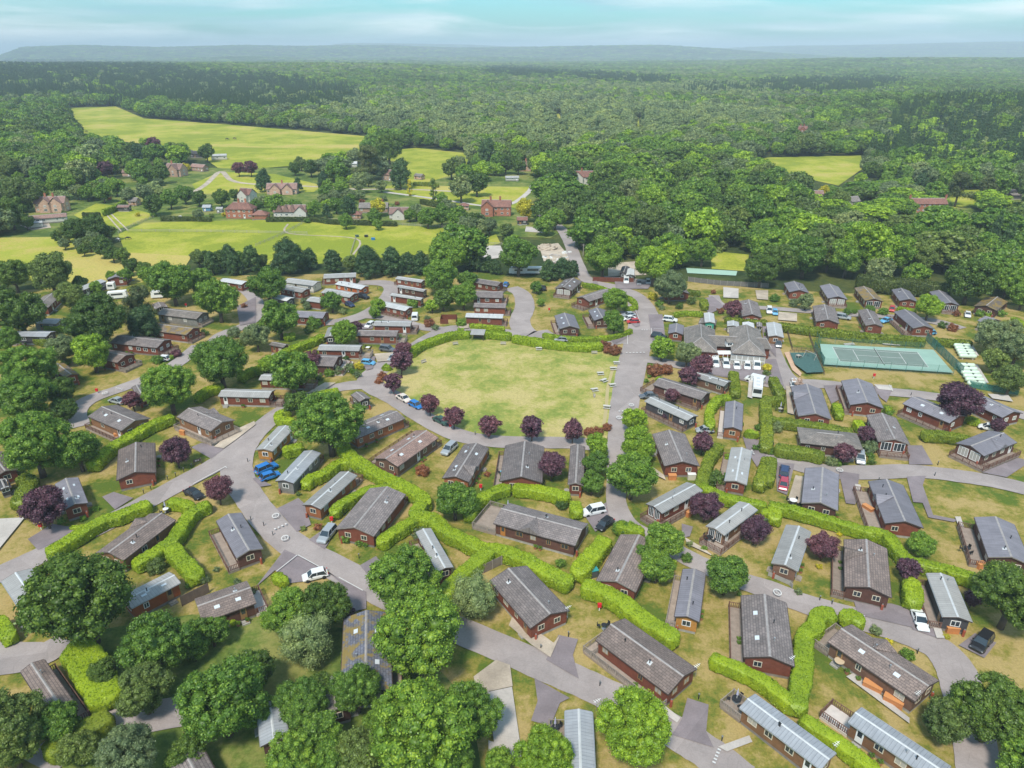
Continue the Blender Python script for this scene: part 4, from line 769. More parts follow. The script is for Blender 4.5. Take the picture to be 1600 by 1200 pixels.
# ================================================================== VILLAGE HOUSES
def house(px, py, L, W, yaw, roof, wall, opts, label, short, ze=4.6, pitch=.85, name='brick_house', cat='house'):
    L *= .88; W *= .88; X, Y = G(px, py); Y += W / 2; c, s = math.cos(R_(yaw)), math.sin(R_(yaw)); f = lambda a, b: (X + a * c - b * s, Y + a * s + b * c)
    e = []
    for a, b in ((-L / 2, W / 2), (-L / 2, -W / 2), (L / 2, -W / 2)):
        x, y = f(a, b); qx, qy, _ = PX(x, y, ze); e.append((float(qx), float(qy)))
    lodge('z', e[0], e[1], e[2], roof, wall, opts, label, ze=ze, cat=cat, name=name, pitch=pitch, land=False); LAND.append((short, px, py)); HB.append((px, py, L * 1121 / depth(px, py) / 2 + 3))
HB = []
for ln in '''78|332|17|8|8|t|P|c-.15,.1 XR.22 XR-.1 w|pink brick manor with front gables at far left|pink manor
66|350|22|6|26|t|W||long low stable range with rose roof|stable range|2.6|.5|stable
55|357|6|4|30|w|W||small white shed in front of the stables|white stable shed|2.4|.3|shed
375|342|16|8|-2|r|B|c-.05,.2 H w|orange brick house with hipped red roof|orange brick house
405|344|9|7|0|r|B|H|low hipped red garage beside the orange brick house|hipped garage|2.4|.6|garage
452|341|18|8|2|t|W|XR.36 DR-.3 DR-.1 DR.1 w|cream house with rose roof and three dormers|cream dormer house|3.0|.85|house
385|318|9|8|-20|r|W|XR0 w|white gabled house half hidden behind hedge|white gabled house
440|304|20|8|3|t|P|XR-.2 XR.2 c0|rose roofed cottages behind the tall hedge|rose cottages|3
623|343|11|8|0|t|W|XR0 w|dark blue gabled white cottage on the meadow edge|blue gabled cottage|2.6|.8|cottage
583|333|17|9|3|c|P|c.3|long low grey roof bungalow by yellow tree|grey bungalow|2.6|.5|bungalow
556|343|6|6|0|r|P|H|tiny hipped rose roof garage on the meadow edge|tiny rose garage|2.3|.6|garage
725|329|6|5|0|r|P|H|small red roof garage beside the white car on the lane|lane garage|2.3|.6|garage
776|338|17|8|-4|r|B|c-.2,.12 XR-.3 w|red brick house pair beside the lane bend|brick pair
613|283|16|8|-30|t|P|c-.4|rose roofed house behind the dark round tree|house behind round tree|3.5
655|281|7|5|-30|c|P||low grey outbuilding below the narrow meadow|low grey outbuilding|2.2|.6|outbuilding
909|289|17|9|2|r|W|c.0 XR-.2 w|white house with red roofs among tall trees|white red-roofed house
273|276|14|9|-15|t|P|c-.2 XR.1|brown brick house below the far meadow|brown brick house
308|247|12|7|-5|k|k||dark barn beside the round dark tree|dark barn|3.2|.6|barn
341|250|13|6|18|w|W||white roofed barn beside the far meadow|white barn|3|.4|barn
310|268|14|6|-25|t|P||rose roofed outbuilding behind yellow shrubs|rose outbuilding|2.8|.7|outbuilding
198|276|7|5|0|t|P||pale stone lodge hidden in the left wood|stone lodge in wood|2.6|.7|cottage
208|322|6|5|-10|c|P||small round roofed pavilion beside lime hedge|hedge pavilion|2.4|.8|pavilion
193|331|7|4|0|t|k||small rose roofed open shed in the paddock|paddock shed|2.3|.5|shed
323|331|5|4|0|v|Y||pale blue summerhouse left of orange brick house|blue summerhouse|2.2|.6|shed
343|333|4|3|0|m|g||tiny pale greenhouse left of orange brick house|tiny greenhouse|2.0|.6|shed
1253|210|13|8|5|r|B|c-.1,.2 XR-.1|distant red brick house among the right woods|distant brick house
1450|333|21|7|0|r|B|c-.5,.49 w|long red brick house with end chimneys in right woods|long brick house|4.6|.8|house
1497|348|12|6|38|t|W||blotched pale barn below the long brick house|blotched barn|3|.7|barn
1577|306|9|5|0|k|k||dark timber shed on the far right lawn|far right dark shed|2.4|.4|shed
1592|312|10|5|0|c|k||second dark timber shed at the right edge|right edge dark shed|2.4|.4|shed
1334|324|7|6|20|c|W||pale cottage peeping from right woods|peeping cottage|3|.9|cottage
1279|312|6|5|0|t|P||small pink walled cottage near golden tree|pink walled cottage|3|.8|cottage
816|352|6|5|0|r|k||small pink roof hut beside the golden tree|golden tree hut|2.3|.6|shed
1376|308|5|4|0|k|k||round dark stable hut in the right clearing|clearing hut|2.2|.6|shed
820|268|9|7|10|t|P|c.1|rose roof house hidden in the middle wood|hidden rose house|4
985|248|6|5|0|r|B||small red roof cottage in the middle wood|middle wood cottage|3|.8|cottage
800|283|10|5|5|m|W||low white roofed glasshouse near the middle wood|low glasshouse|2|.4|shed
548|262|10|6|5|w|W||white outbuilding beside the dark cedar|cedar outbuilding|2.6|.5|shed
1487|418|9|7|10|c|W||pale walled house glimpsed behind the big round tree|glimpsed pale house|4'''.split('\n'):
    q = ln.split('|'); kw = {}
    if len(q) > 10: kw['ze'] = float(q[10])
    if len(q) > 11: kw['pitch'] = float(q[11])
    if len(q) > 12: kw['cat'] = q[12]; kw['name'] = q[12]
    house(float(q[0]), float(q[1]), float(q[2]), float(q[3]), float(q[4]), q[5], q[6], q[7], q[8], q[9], **kw)
# ================================================================== HEDGES
rng = np.random.default_rng(7)
def leaf_quads(P, Nn, size, rnd, spread=.7, elong=1.0):
    """small four-sided leaf clumps at P facing roughly N"""
    n = len(P); d = Nn + rnd.normal(0, spread, (n, 3)); d /= np.linalg.norm(d, axis=1, keepdims=True) + 1e-9
    a = np.cross(d, rnd.normal(0, 1, (n, 3))); a /= np.linalg.norm(a, axis=1, keepdims=True) + 1e-9; b = np.cross(d, a)
    s = (size * rnd.uniform(.6, 1.35, n))[:, None]; v = np.stack([P - a * s * elong, P - b * s * .75, P + a * s * elong, P + b * s * .75], 1).reshape(-1, 3)
    return v, np.arange(4 * n).reshape(n, 4)
def hedge(c, pts, wd, ht, mat='h', kind='bright clipped hedge', label=None, group=None, rough=1.0):
    wd = wd * .86; q3 = [(*G(*C(c, *p), ht), 0) for p in pts]; q = catmull([(x, y) for x, y, _ in q3], False, 8) if len(q3) > 2 else [q3[0][:2], q3[1][:2]]
    q = np.array(q); seg = np.linalg.norm(np.diff(q, axis=0), axis=1); cum = np.concatenate([[0], np.cumsum(seg)]); Ltot = cum[-1]; n = max(4, int(Ltot / .35)); s = np.linspace(0, Ltot, n)
    cx = np.interp(s, cum, q[:, 0]); cy = np.interp(s, cum, q[:, 1]); tx = np.gradient(cx); ty = np.gradient(cy); l = np.hypot(tx, ty); nx, ny = -ty / l, tx / l
    m = 16; ang = np.linspace(0, 2 * math.pi, m, endpoint=False); e = 9.0
    pu = np.sign(np.cos(ang)) * np.abs(np.cos(ang)) ** (2 / e); pz = np.sign(np.sin(ang)) * np.abs(np.sin(ang)) ** (2 / e)
    ii = np.minimum(np.arange(n), np.arange(n)[::-1]); endt = np.where(ii == 0, .03, np.where(ii == 1, .80, np.where(ii == 2, .94, 1.0))); rnd = np.random.default_rng(len(pts) * 97 + int(abs(q[0][0]) * 13) % 999)
    wl = 1 + .06 * np.sin(s * .5 + rnd.uniform(0, 6)) + .05 * np.sin(s * 1.7 + rnd.uniform(0, 6)) + rnd.normal(0, .02, n); hl_ = 1 + .035 * np.sin(s * .4 + rnd.uniform(0, 6)) + .02 * np.sin(s * 1.9) + rnd.normal(0, .012, n)
    jt = rnd.normal(0, .055 * rough, (n, m)); U = (pu[None] * wd / 2) * (endt * wl)[:, None] + jt * np.sign(pu)[None]; Z = ht * hl_[:, None] * (.5 + .5 * (pz[None] * .92 + .08) * np.minimum(1, endt[:, None] + .1)) + rnd.normal(0, .04 * rough, (n, m)); Z = np.maximum(Z, .02)
    v = np.stack([cx[:, None] + nx[:, None] * U, cy[:, None] + ny[:, None] * U, Z], -1); o = np.array([cx[n // 2], cy[n // 2], 0]); v = v - o
    idx = np.arange(n * m).reshape(n, m); f = np.stack([idx[:-1], np.roll(idx[:-1], -1, 1), np.roll(idx[1:], -1, 1), idx[1:]], -1).reshape(-1, 4)
    vf = v.reshape(-1, 3); p0, p1, p2, p3 = [vf[f[:, k]] for k in range(4)]; nn = np.cross(p2 - p0, p3 - p1); ar = np.linalg.norm(nn, axis=1) / 2; ctr = np.array([0, 0, ht * .4])
    nn /= (np.linalg.norm(nn, axis=1, keepdims=True) + 1e-9); mid = (p0 + p2) / 2; axis = np.stack([np.repeat(cx[:-1] - o[0], m), np.repeat(cy[:-1] - o[1], m), np.full(len(f), ht * .5)], -1)
    nn *= np.sign(((mid - axis) * nn).sum(1, keepdims=True) + 1e-9)
    dep = depth(*C(c, *pts[0])); dens = np.clip(6600 / dep, 10, 60); sz = np.clip(dep * .00090, .085, .30); kpick = rnd.random(len(f) * 1) ; cnt = rnd.poisson(ar * dens)
    fi = np.repeat(np.arange(len(f)), cnt); a = rnd.random((len(fi), 2, 1)); P = (p0[fi] * (1 - a[:, 0]) + p1[fi] * a[:, 0]) * (1 - a[:, 1]) + (p3[fi] * (1 - a[:, 0]) + p2[fi] * a[:, 0]) * a[:, 1] + nn[fi] * rnd.uniform(-.05, .08, (len(fi), 1)) * rough
    up = P[:, 2] > .12; P = P[up]; lv, lf = leaf_quads(P, nn[fi][up], sz, rnd, .75)
    e0, e1 = idx[0][::-1], idx[-1]; V = np.concatenate([vf, lv]); FQ = np.concatenate([f, lf + len(vf)])
    me = mesh_np('hedge', V, FQ, LM[mat]); ht_ = ob('hedge', me, None, (o[0], o[1], 0))
    px, py, _ = PX(o[0], o[1], ht / 2); px, py = float(px), float(py); tag(ht_, label or uniq(kind, px, py), 'hedge', group); return ht_
H_ = lambda *a, **k: hedge(*a, **k)
# right bottom cluster
H_('p', [(455, 245), (545, 235), (565, 290)], 2.6, 2.2, kind='bright hooked hedge end'); H_('p', [(440, 232), (330, 230), (300, 300), (260, 330), (235, 360), (225, 480), (215, 620), (190, 760), (190, 830)], 2.9, 2.2, kind='thick winding lime hedge')
H_('o', [(1235, 490), (1370, 540), (1480, 590), (1600, 660), (1700, 740), (1780, 800)], 2.1, 2.1, kind='long straight lime hedge'); H_('p', [(200, 870), (330, 950), (470, 1040), (600, 1140), (700, 1220)], 2.1, 1.9, kind='long lime hedge')
H_('l', [(850, 815), (900, 830), (915, 920), (905, 960)], 2.9, 2.2, kind='square lime hedge block')
H_('l', [(0, 340), (160, 375), (330, 420), (480, 465), (620, 505), (720, 525), (770, 560), (830, 640), (900, 690), (1000, 715), (1150, 755), (1320, 810)], 2.3, 2.1, kind='long winding lime hedge'); H_('k', [(1170, 215), (1260, 265), (1400, 310), (1600, 350)], 2.3, 2.1, kind='lime hedge'); 
H_('l', [(0, 385), (45, 390), (40, 440)], 2.6, 2.1, kind='blunt lime hedge end'); H_('k', [(1570, 400), (1600, 390), (1650, 410)], 2.2, 2.0, kind='short lime hedge')
H_('g', [(1300, 765), (1245, 840), (1210, 930), (1185, 1010), (1180, 1050)], 2.6, 2.1, 'H', kind='tapering green hedge'); H_('g', [(1375, 480), (1300, 480), (1245, 540), (1235, 600), (1245, 660)], 2.3, 2.1, kind='curved lime hedge'); H_('g', [(1385, 315), (1395, 380), (1400, 450)], 2.6, 2.0, 'H', kind='square cut green hedge')
H_('g', [(1450, 690), (1550, 700)], 1.6, 1.8, kind='low lime hedge'); H_('g', [(1585, 490), (1590, 580), (1595, 680), (1590, 790)], 2.8, 2.2, 'H', kind='yellowing tall hedge'); H_('g', [(1600, 850), (1570, 950), (1540, 1030)], 2.6, 2.1, 'H', kind='broad green hedge'); H_('g', [(895, 355), (960, 370)], 1.6, 1.8, kind='short lime hedge')
H_('h', [(30, 350), (55, 400), (85, 460)], 2.6, 2.0, 'H', kind='rounded block hedge'); H_('h', [(-40, 480), (60, 485), (110, 490)], 2.2, 2.1, 'H', kind='dull green hedge'); H_('h', [(0, 610), (200, 635), (380, 660), (540, 690)], 2.6, 2.2, 'H', kind='long dull green hedge'); H_('h', [(425, 515), (455, 590)], 2.3, 2.0, kind='short lime block hedge'); H_('h', [(735, 530), (770, 555)], 1.9, 1.7, kind='clipped lime block')
H_('h', [(555, 620), (600, 680)], 2.2, 2.0, kind='small lime block hedge'); H_('h', [(40, 780), (150, 800), (260, 815), (360, 840)], 3.0, 2.3, 'H', kind='deep green hedge'); H_('h', [(965, 700), (1010, 700), (1120, 705), (1280, 735)], 2.6, 2.2, 'H', kind='dark fronted hedge'); H_('h', [(1245, 600), (1330, 630)], 1.8, 1.6, kind='short lime hedge'); H_('h', [(20, 850), (15, 930), (0, 1000)], 2.6, 2.1, 'H', kind='edge green hedge')
H_('h', [(60, 20), (300, 50), (600, 85), (900, 110), (990, 118)], 2.6, 2.4, 'H', kind='long rough hedge', rough=2.0); H_('h', [(1040, 118), (1150, 125), (1280, 130)], 2.4, 2.0, 'H', kind='rough hedge', rough=2.0)
# middle
H_('f', [(530, 770), (600, 850), (680, 900), (780, 960), (880, 1010), (980, 1060), (1040, 1100), (1060, 1150)], 3.1, 2.2, kind='broad main lime hedge'); H_('j', [(1050, 330), (1000, 400), (1110, 430), (1180, 500), (1300, 560), (1430, 620), (1520, 620), (1680, 680), (1780, 740), (1880, 790), (1980, 830)], 3.0, 2.2, kind='broad winding lime hedge')
H_('f', [(620, 870), (520, 880), (430, 940), (340, 980), (300, 1020)], 2.4, 2.1, kind='rounded lime hedge arm'); H_('j', [(960, 225), (820, 240), (700, 250), (600, 300), (520, 350), (480, 400)], 2.2, 2.0, kind='narrow lime hedge arm'); H_('j', [(1040, 400), (950, 460), (850, 520), (760, 585)], 2.3, 2.1, kind='straight lime hedge arm')
H_('j', [(1470, 620), (1400, 680), (1310, 750), (1230, 830), (1170, 910)], 2.9, 2.2, kind='sloping lime hedge arm'); H_('j', [(1330, 420), (1370, 330), (1430, 290), (1530, 240), (1600, 235)], 2.6, 2.1, kind='scalloped lime hedge'); H_('k', [(0, 230), (120, 240), (250, 265), (360, 300)], 2.9, 2.2, kind='heavy lime hedge'); H_('k', [(390, 320), (410, 400)], 2.6, 2.1, kind='square lime hedge end')
H_('k', [(590, 545), (540, 610), (470, 690), (400, 780)], 3.3, 2.4, kind='massive block hedge'); H_('k', [(640, 470), (740, 490), (830, 520)], 2.4, 2.0, kind='lime hedge behind the brown roof'); H_('k', [(430, 840), (530, 865), (650, 920), (750, 990), (850, 1070), (950, 1130), (1040, 1190)], 3.0, 2.4, kind='massive long lime hedge')
H_('f', [(520, 430), (450, 440), (380, 465), (320, 490)], 2.3, 2.0, kind='lime hedge'); H_('f', [(220, 560), (150, 570), (150, 610), (240, 620)], 2.2, 1.8, kind='hooked low hedge'); H_('f', [(165, 810), (220, 790), (300, 780)], 2.8, 2.3, kind='rounded lime hedge'); H_('f', [(420, 85), (350, 120), (270, 150), (180, 190), (80, 250), (0, 310)], 2.8, 2.1, kind='long slanting lime hedge'); H_('f', [(310, 192), (390, 195)], 1.4, 1.4, kind='low strip hedge')
H_('f', [(955, 195), (1040, 140), (1150, 100), (1250, 75), (1340, 72)], 2.7, 2.2, kind='curved green-rim hedge'); H_('f', [(1420, 70), (1500, 75), (1600, 85)], 2.7, 2.2, kind='green-rim hedge'); H_('g', [(0, 95), (120, 115), (300, 140), (450, 150), (570, 145)], 2.7, 2.2, kind='long green-rim hedge'); H_('g', [(190, 80), (300, 100), (450, 108), (600, 100), (700, 75), (750, 52)], 1.4, 1.5, kind='thin curved roadside hedge'); H_('b', [(1335, 905), (1450, 912), (1555, 925)], 1.4, 1.5, kind='short straight roadside hedge')
H_('f', [(785, 285), (850, 285)], 2.0, 1.4, kind='small lime hedge')
# left
H_('e', [(1090, 590), (1000, 620), (900, 665), (800, 720), (700, 780), (640, 830), (560, 900)], 2.9, 2.2, kind='long straight lime hedge'); H_('e', [(1600, 290), (1540, 320), (1490, 350)], 2.4, 2.1, kind='lime hedge'); H_('e', [(1400, 400), (1290, 430), (1220, 480)], 2.6, 2.1, kind='lime hedge'); H_('i', [(945, 330), (850, 365), (740, 410), (640, 440), (500, 520), (380, 590), (290, 650)], 2.7, 2.1, kind='long roadside lime hedge')
H_('i', [(1320, 335), (1250, 360), (1180, 410), (1130, 480), (1080, 560), (1000, 620), (900, 680), (820, 720)], 2.7, 2.1, kind='winding lime hedge'); H_('i', [(1040, 320), (1120, 330), (1200, 360)], 2.3, 2.0, kind='short lime hedge'); H_('i', [(1060, 600), (1110, 660), (1180, 730), (1230, 800)], 3.1, 2.2, kind='wide lime hedge arm'); H_('i', [(110, 170), (180, 190), (150, 260), (110, 340)], 3.0, 2.0, 'H', kind='ragged green hedge', rough=2.0)
H_('i', [(430, 490), (540, 480), (670, 415)], .9, .8, kind='very low roadside hedge'); H_('m', [(390, 450), (500, 460), (560, 560), (620, 660), (660, 780)], 5.0, 2.3, kind='very broad lime hedge block'); H_('m', [(700, 840), (600, 900), (500, 950), (380, 1020), (260, 1100)], 3.2, 2.3, 'H', kind='long shaded hedge'); H_('m', [(-30, 250), (30, 320), (60, 380)], 2.2, 2.0, kind='lime hedge stub')
H_('i', [(1430, 1080)[:2], (1470, 1060)], 1.2, 1.2, kind='tiny lime hedge')
H_('a', [(270, 915), (400, 920)], 1.8, 1.8, kind='yellow lime hedge strip'); H_('a', [(20, 970), (200, 990), (280, 1010)], 2.0, 1.8, 'H', kind='low hedge'); H_('a', [(640, 195), (700, 170), (780, 130)], 1.6, 3.0, kind='tall slanted lime hedge'); H_('a', [(510, 208), (625, 210)], 1.6, 2.4, 'k', kind='dark straight hedge'); H_('a', [(1000, 235), (1150, 235), (1320, 240)], 2.4, 2.0, 'k', kind='dark meadow hedge', rough=2.0)
H_('b', [(60, 240), (350, 240), (480, 255), (700, 262), (880, 268)], 2.4, 2.0, 'k', kind='long dark meadow hedge', rough=2.5); H_('b', [(1030, 125), (1150, 150), (1280, 172)], 3.0, 2.4, 'k', kind='dark lane hedge', rough=1.5); H_('b', [(980, 18), (1080, 22), (1140, 30)], 2.4, 2.2, 'H', kind='hedge')
H_('c', [(440, 650), (520, 660), (600, 685)], 1.6, 1.6, kind='lane side hedge'); H_('c', [(600, 690), (740, 740), (770, 790), (700, 800)], 1.8, 1.5, kind='hooked hedge'); H_('c', [(1090, 690), (1180, 705)], 1.8, 1.7, 'H', kind='hedge'); H_('c', [(1195, 745), (1210, 790)], 2.6, 2.0, 'H', kind='block hedge'); H_('c', [(1015, 835), (1100, 825), (1200, 835)], 1.6, 1.6, 'h', kind='yellow hedge'); H_('c', [(1330, 865), (1450, 875), (1600, 885)], 2.2, 1.8, 'H', kind='green hedge', rough=1.5)
H_('d', [(560, 600), (800, 625), (1000, 640), (1150, 660)], 5, 5.0, 'k', kind='tall dark boundary hedge', rough=2.5); H_('d', [(810, 795), (930, 820)], 1.8, 1.5, kind='low lime hedge'); H_('d', [(1530, 860), (1600, 900)], 2.2, 1.8, kind='edge hedge'); H_('n', [(110, -30), (150, 5), (200, 20)], 1.8, 1.5, kind='clipped square shrubs'); H_('j', [(560, 0), (575, 20)], 2.8, 2.2, kind='hedge start')
# ================================================================== TREES
def ico(sub=1):
    t = (1 + 5 ** .5) / 2; v = np.array([(-1, t, 0), (1, t, 0), (-1, -t, 0), (1, -t, 0), (0, -1, t), (0, 1, t), (0, -1, -t), (0, 1, -t), (t, 0, -1), (t, 0, 1), (-t, 0, -1), (-t, 0, 1)], float); v /= np.linalg.norm(v[0])
    f = [(0, 11, 5), (0, 5, 1), (0, 1, 7), (0, 7, 10), (0, 10, 11), (1, 5, 9), (5, 11, 4), (11, 10, 2), (10, 7, 6), (7, 1, 8), (3, 9, 4), (3, 4, 2), (3, 2, 6), (3, 6, 8), (3, 8, 9), (4, 9, 5), (2, 4, 11), (6, 2, 10), (8, 6, 7), (9, 8, 1)]
    for _ in range(sub):
        v = list(map(tuple, v)); m = {}; nf = []
        def mid(a, b):
            k = (min(a, b), max(a, b))
            if k not in m: p = (np.array(v[a]) + np.array(v[b])) / 2; p /= np.linalg.norm(p); v.append(tuple(p)); m[k] = len(v) - 1
            return m[k]
        for a, b, c in f: x, y, z = mid(a, b), mid(b, c), mid(c, a); nf += [(a, x, z), (b, y, x), (c, z, y), (x, y, z)]
        f = nf; v = np.array(v)
    return np.array(v), np.array(f)
ICO0, ICO1 = ico(0), ico(1)
def crown(seed, shape, nl, nlf, leaf, core=True):
    """unit crown, base of tree at z=0, radius about 1"""
    rnd = np.random.default_rng(seed); V = []; Fq = []; nb = 0; i = np.arange(nl) + .5; ph = math.pi * (1 + 5 ** .5) * i + rnd.normal(0, .25, nl); ct = 1 - 2 * i / nl; stt = np.sqrt(np.maximum(0, 1 - ct ** 2))
    D = np.stack([stt * np.cos(ph), stt * np.sin(ph), ct], -1) + rnd.normal(0, .08, (nl, 3))
    if shape == 'broad':
        nbl = 8; k8 = np.arange(nbl) + .5; pz = math.pi * (1 + 5 ** .5) * k8 + rnd.normal(0, .3, nbl); cz = 1 - 2 * k8 / nbl; sz_ = np.sqrt(1 - cz ** 2); B = np.stack([sz_ * np.cos(pz), sz_ * np.sin(pz), cz], -1) * rnd.uniform(.46, .58, (nbl, 1)); br_ = rnd.uniform(.36, .48, nbl)
        B = np.concatenate([B, [(0, 0, 0)]]); br_ = np.append(br_, .55); ctr = []; lr = []; q = 7.0 / math.sqrt(nl)
        for b in range(nbl + 1):
            m_ = max(8, int(nl * .46)); d3 = rnd.normal(0, 1, (m_, 3)); d3 /= np.linalg.norm(d3, axis=1, keepdims=True); c3 = B[b] + d3 * br_[b] * rnd.uniform(.82, 1.0, (m_, 1))
            dd_ = np.linalg.norm(c3[:, None] - B[None], axis=2) / br_[None]; dd_[:, b] = 9; ok = dd_.min(1) > .80; ctr.append(c3[ok]); lr.append(rnd.uniform(.14, .24, ok.sum()) * min(1.5, q))
        ctr = np.concatenate(ctr); lr = np.concatenate(lr); ctr[:, 2] = np.where(ctr[:, 2] < 0, ctr[:, 2] * .80, ctr[:, 2] * .90) + 1.25
        for b in range(nbl + 1): V.append(ICO1[0] * br_[b] * rnd.uniform(.36, .52, (len(ICO1[0]), 1)) * [1, 1, .88] + B[b] * [1, 1, .88] + [0, 0, 1.25]); Fq.append(np.concatenate([ICO1[1], ICO1[1][:, 2:3]], 1) + nb); nb += len(ICO1[0])
    elif shape == 'plum':
        ctr = D * rnd.uniform(.58, .86, nl)[:, None] * [1, 1, .95] + [0, 0, 1.5]; lr = rnd.uniform(.17, .30, nl); ctr = np.concatenate([ctr, rnd.normal(0, .25, (nl // 4, 3)) + [0, 0, 1.5]]); lr = np.concatenate([lr, np.full(nl // 4, .32)])
    elif shape == 'cone':
        z = rnd.random(nl) ** 1.25; a = rnd.uniform(0, 2 * math.pi, nl); r = (1 - z) * .78 + .05; ctr = np.stack([r * np.cos(a), r * np.sin(a), .35 + z * 3.0], -1); lr = .12 + .24 * (1 - z); ctr = np.concatenate([ctr, np.stack([np.zeros(6), np.zeros(6), np.linspace(.6, 3.0, 6)], -1)]); lr = np.concatenate([lr, np.linspace(.6, .12, 6)])
    elif shape == 'dense':     # leylandii / dark full cone with round shoulders
        z = np.linspace(0, 1, nl); a = ph; r = np.sqrt(np.maximum(0, 1 - z ** 2.2)) * .76; ctr = np.stack([r * np.cos(a), r * np.sin(a), .35 + z * 1.75], -1) + rnd.normal(0, .05, (nl, 3)); lr = rnd.uniform(.2, .32, nl); ctr = np.concatenate([ctr, [(0, 0, .9), (0, 0, 1.4), (0, 0, 1.7)]]); lr = np.concatenate([lr, [.6, .55, .4]])
    elif shape == 'pine':
        a = rnd.uniform(0, 2 * math.pi, nl); z = rnd.choice([.9, 1.25, 1.6, 1.9, 2.15], nl) + rnd.normal(0, .06, nl); r = rnd.random(nl) ** .6 * np.interp(z, [.8, 1.4, 2.2], [1.0, .85, .4]); ctr = np.stack([r * np.cos(a), r * np.sin(a), z], -1); lr = rnd.uniform(.15, .28, nl)
    elif shape == 'column':
        z = np.linspace(0, 1, nl); r = .55 * np.sin(np.clip(z * 2.6 + .5, 0, math.pi)); ctr = np.stack([r * np.cos(ph), r * np.sin(ph), .4 + z * 4.4], -1); lr = rnd.uniform(.35, .5, nl)
    elif shape == 'willow':
        ctr = D * rnd.uniform(.55, .85, nl)[:, None] * [1, 1, .95]; ctr[:, 2] += 1.2; lr = rnd.uniform(.2, .32, nl)
    else:                      # shrub, sits on the ground
        ctr = D * rnd.uniform(.52, .72, nl)[:, None] * [1, 1, .8] + [0, 0, .62]; ctr[:, 2] = np.maximum(ctr[:, 2], .22); lr = rnd.uniform(.26, .38, nl); ctr = np.concatenate([ctr, [(0, 0, .55)]]); lr = np.concatenate([lr, [.6]])
    for c, r in zip(ctr, lr):
        if core:
            iv, if_ = ICO0 if nlf < 60 else ICO1; vv = iv * (r * rnd.uniform(.60, .86, (len(iv), 1))) * [1, 1, .85] + c
            if shape == 'willow': vv[:, 2] = c[2] + (vv[:, 2] - c[2]) * 1.3
            V.append(vv); Fq.append(np.concatenate([if_, if_[:, 2:3]], 1) + nb); nb += len(vv)
        k = max(6, int(nlf * (r / .28) ** 2)); dd = rnd.normal(0, 1, (k, 3)); dd[:, 2] += .28; dd /= np.linalg.norm(dd, axis=1, keepdims=True); P = c + dd * r * rnd.uniform(.78, 1.34, (k, 1)) ** 1.0 * ([1, 1, .85] if shape != 'willow' else [1, 1, 1.25])
        lv, lf = leaf_quads(P, dd, leaf, rnd, .6 if shape != 'cone' else .9); V.append(lv); Fq.append(lf + nb); nb += len(lv)
    return np.concatenate(V), np.concatenate(Fq)
def tri_ok(name, V, Fq, mat):
    """quads, where a repeated last index marks a triangle"""
    tri = Fq[:, 2] == Fq[:, 3]; T, Q = Fq[tri][:, :3], Fq[~tri]; me = bpy.data.meshes.new(name); me.vertices.add(len(V)); me.vertices.foreach_set("co", np.asarray(V, np.float32).ravel())
    li = np.concatenate([T.ravel(), Q.ravel()]).astype(np.int32); ls = np.concatenate([np.arange(len(T)) * 3, len(T) * 3 + np.arange(len(Q)) * 4]).astype(np.int32)
    me.loops.add(len(li)); me.loops.foreach_set("vertex_index", li); me.polygons.add(len(ls)); me.polygons.foreach_set("loop_start", ls); me.update(calc_edges=True)
    if mat: me.materials.append(mat)
    return me
CM = {}
def crown_mesh(shape, mat, lod, var):
    k = (shape, mat, lod, var)
    if k not in CM:
        n = {'broad': 62, 'plum': 44, 'cone': 46, 'dense': 46, 'pine': 40, 'column': 26, 'willow': 46, 'shrub': 16}[shape]; nl, nf, lf = [(int(n * 1.6), 520, .023), (n, 330, .036), (int(n * .8), 110, .062), (int(n * .45), 44, .10)][lod]
        if shape == 'willow': lf *= .8
        if shape == 'plum': lf *= 1.15; 
        if shape in ('cone', 'pine'): lf *= .9
        g = (shape, lod, var)
        if g not in CM: CM[g] = crown(hash_(shape) * 31 + lod * 7 + var * 1009 + 5, shape, nl, nf, lf)
        CM[k] = tri_ok('crown', *CM[g], LM[mat])
    return CM[k]
def hash_(s): return sum(ord(c) * (i + 1) for i, c in enumerate(s)) % 997
TM = {}
def trunk_mesh(shape, lod=0):
    if (shape, lod) in TM: return TM[(shape, lod)]
    rnd = random.Random(shape); mb = MB(); top = {'broad': .95, 'plum': 1.1, 'cone': 2.6, 'dense': 1.2, 'pine': 1.9, 'column': 3.5, 'willow': .95, 'shrub': .4}[shape]; r = {'broad': .075, 'plum': .05, 'cone': .06, 'dense': .06, 'pine': .055, 'column': .1, 'willow': .06, 'shrub': .06}[shape]
    mb.tube((0, 0, -.05), (0.02, 0.01, top * .55), r * 1.3, 7, r); mb.tube((0.02, .01, top * .55), (0, 0, top), r, 7, r * .6)
    if shape in ('broad', 'plum', 'willow', 'pine'):
        for k in range(6):
            a = k * 1.05 + rnd.uniform(-.3, .3); l = rnd.uniform(.4, .65); z = top * rnd.uniform(.45, .95); mb.tube((0, 0, z), (l * math.cos(a), l * math.sin(a), z + l * rnd.uniform(.5, 1)), r * .5, 5, r * .18)
    TM[(shape, lod)] = mb.mesh('trunk', BARK, True); return TM[(shape, lod)]
SH = dict(o='broad', m='broad', l='broad', g='broad', v='broad', y='broad', p='plum', c='dense', s='pine', w='willow', r='shrub', f='shrub')
CZ = dict(broad=1.22, plum=1.5, cone=1.5, dense=1.1, pine=1.5, column=2.3, willow=1.2, shrub=.6)
KW = dict(o='dark green oak', m='round green tree', l='bright green tree', g='pale grey-green tree', v='olive green tree', y='golden yellow tree', p='purple-leaved plum tree', c='dark dense conifer', s='spreading pine', w='pale willowy tree', r='red-tipped shrub', f='faded pink shrub')
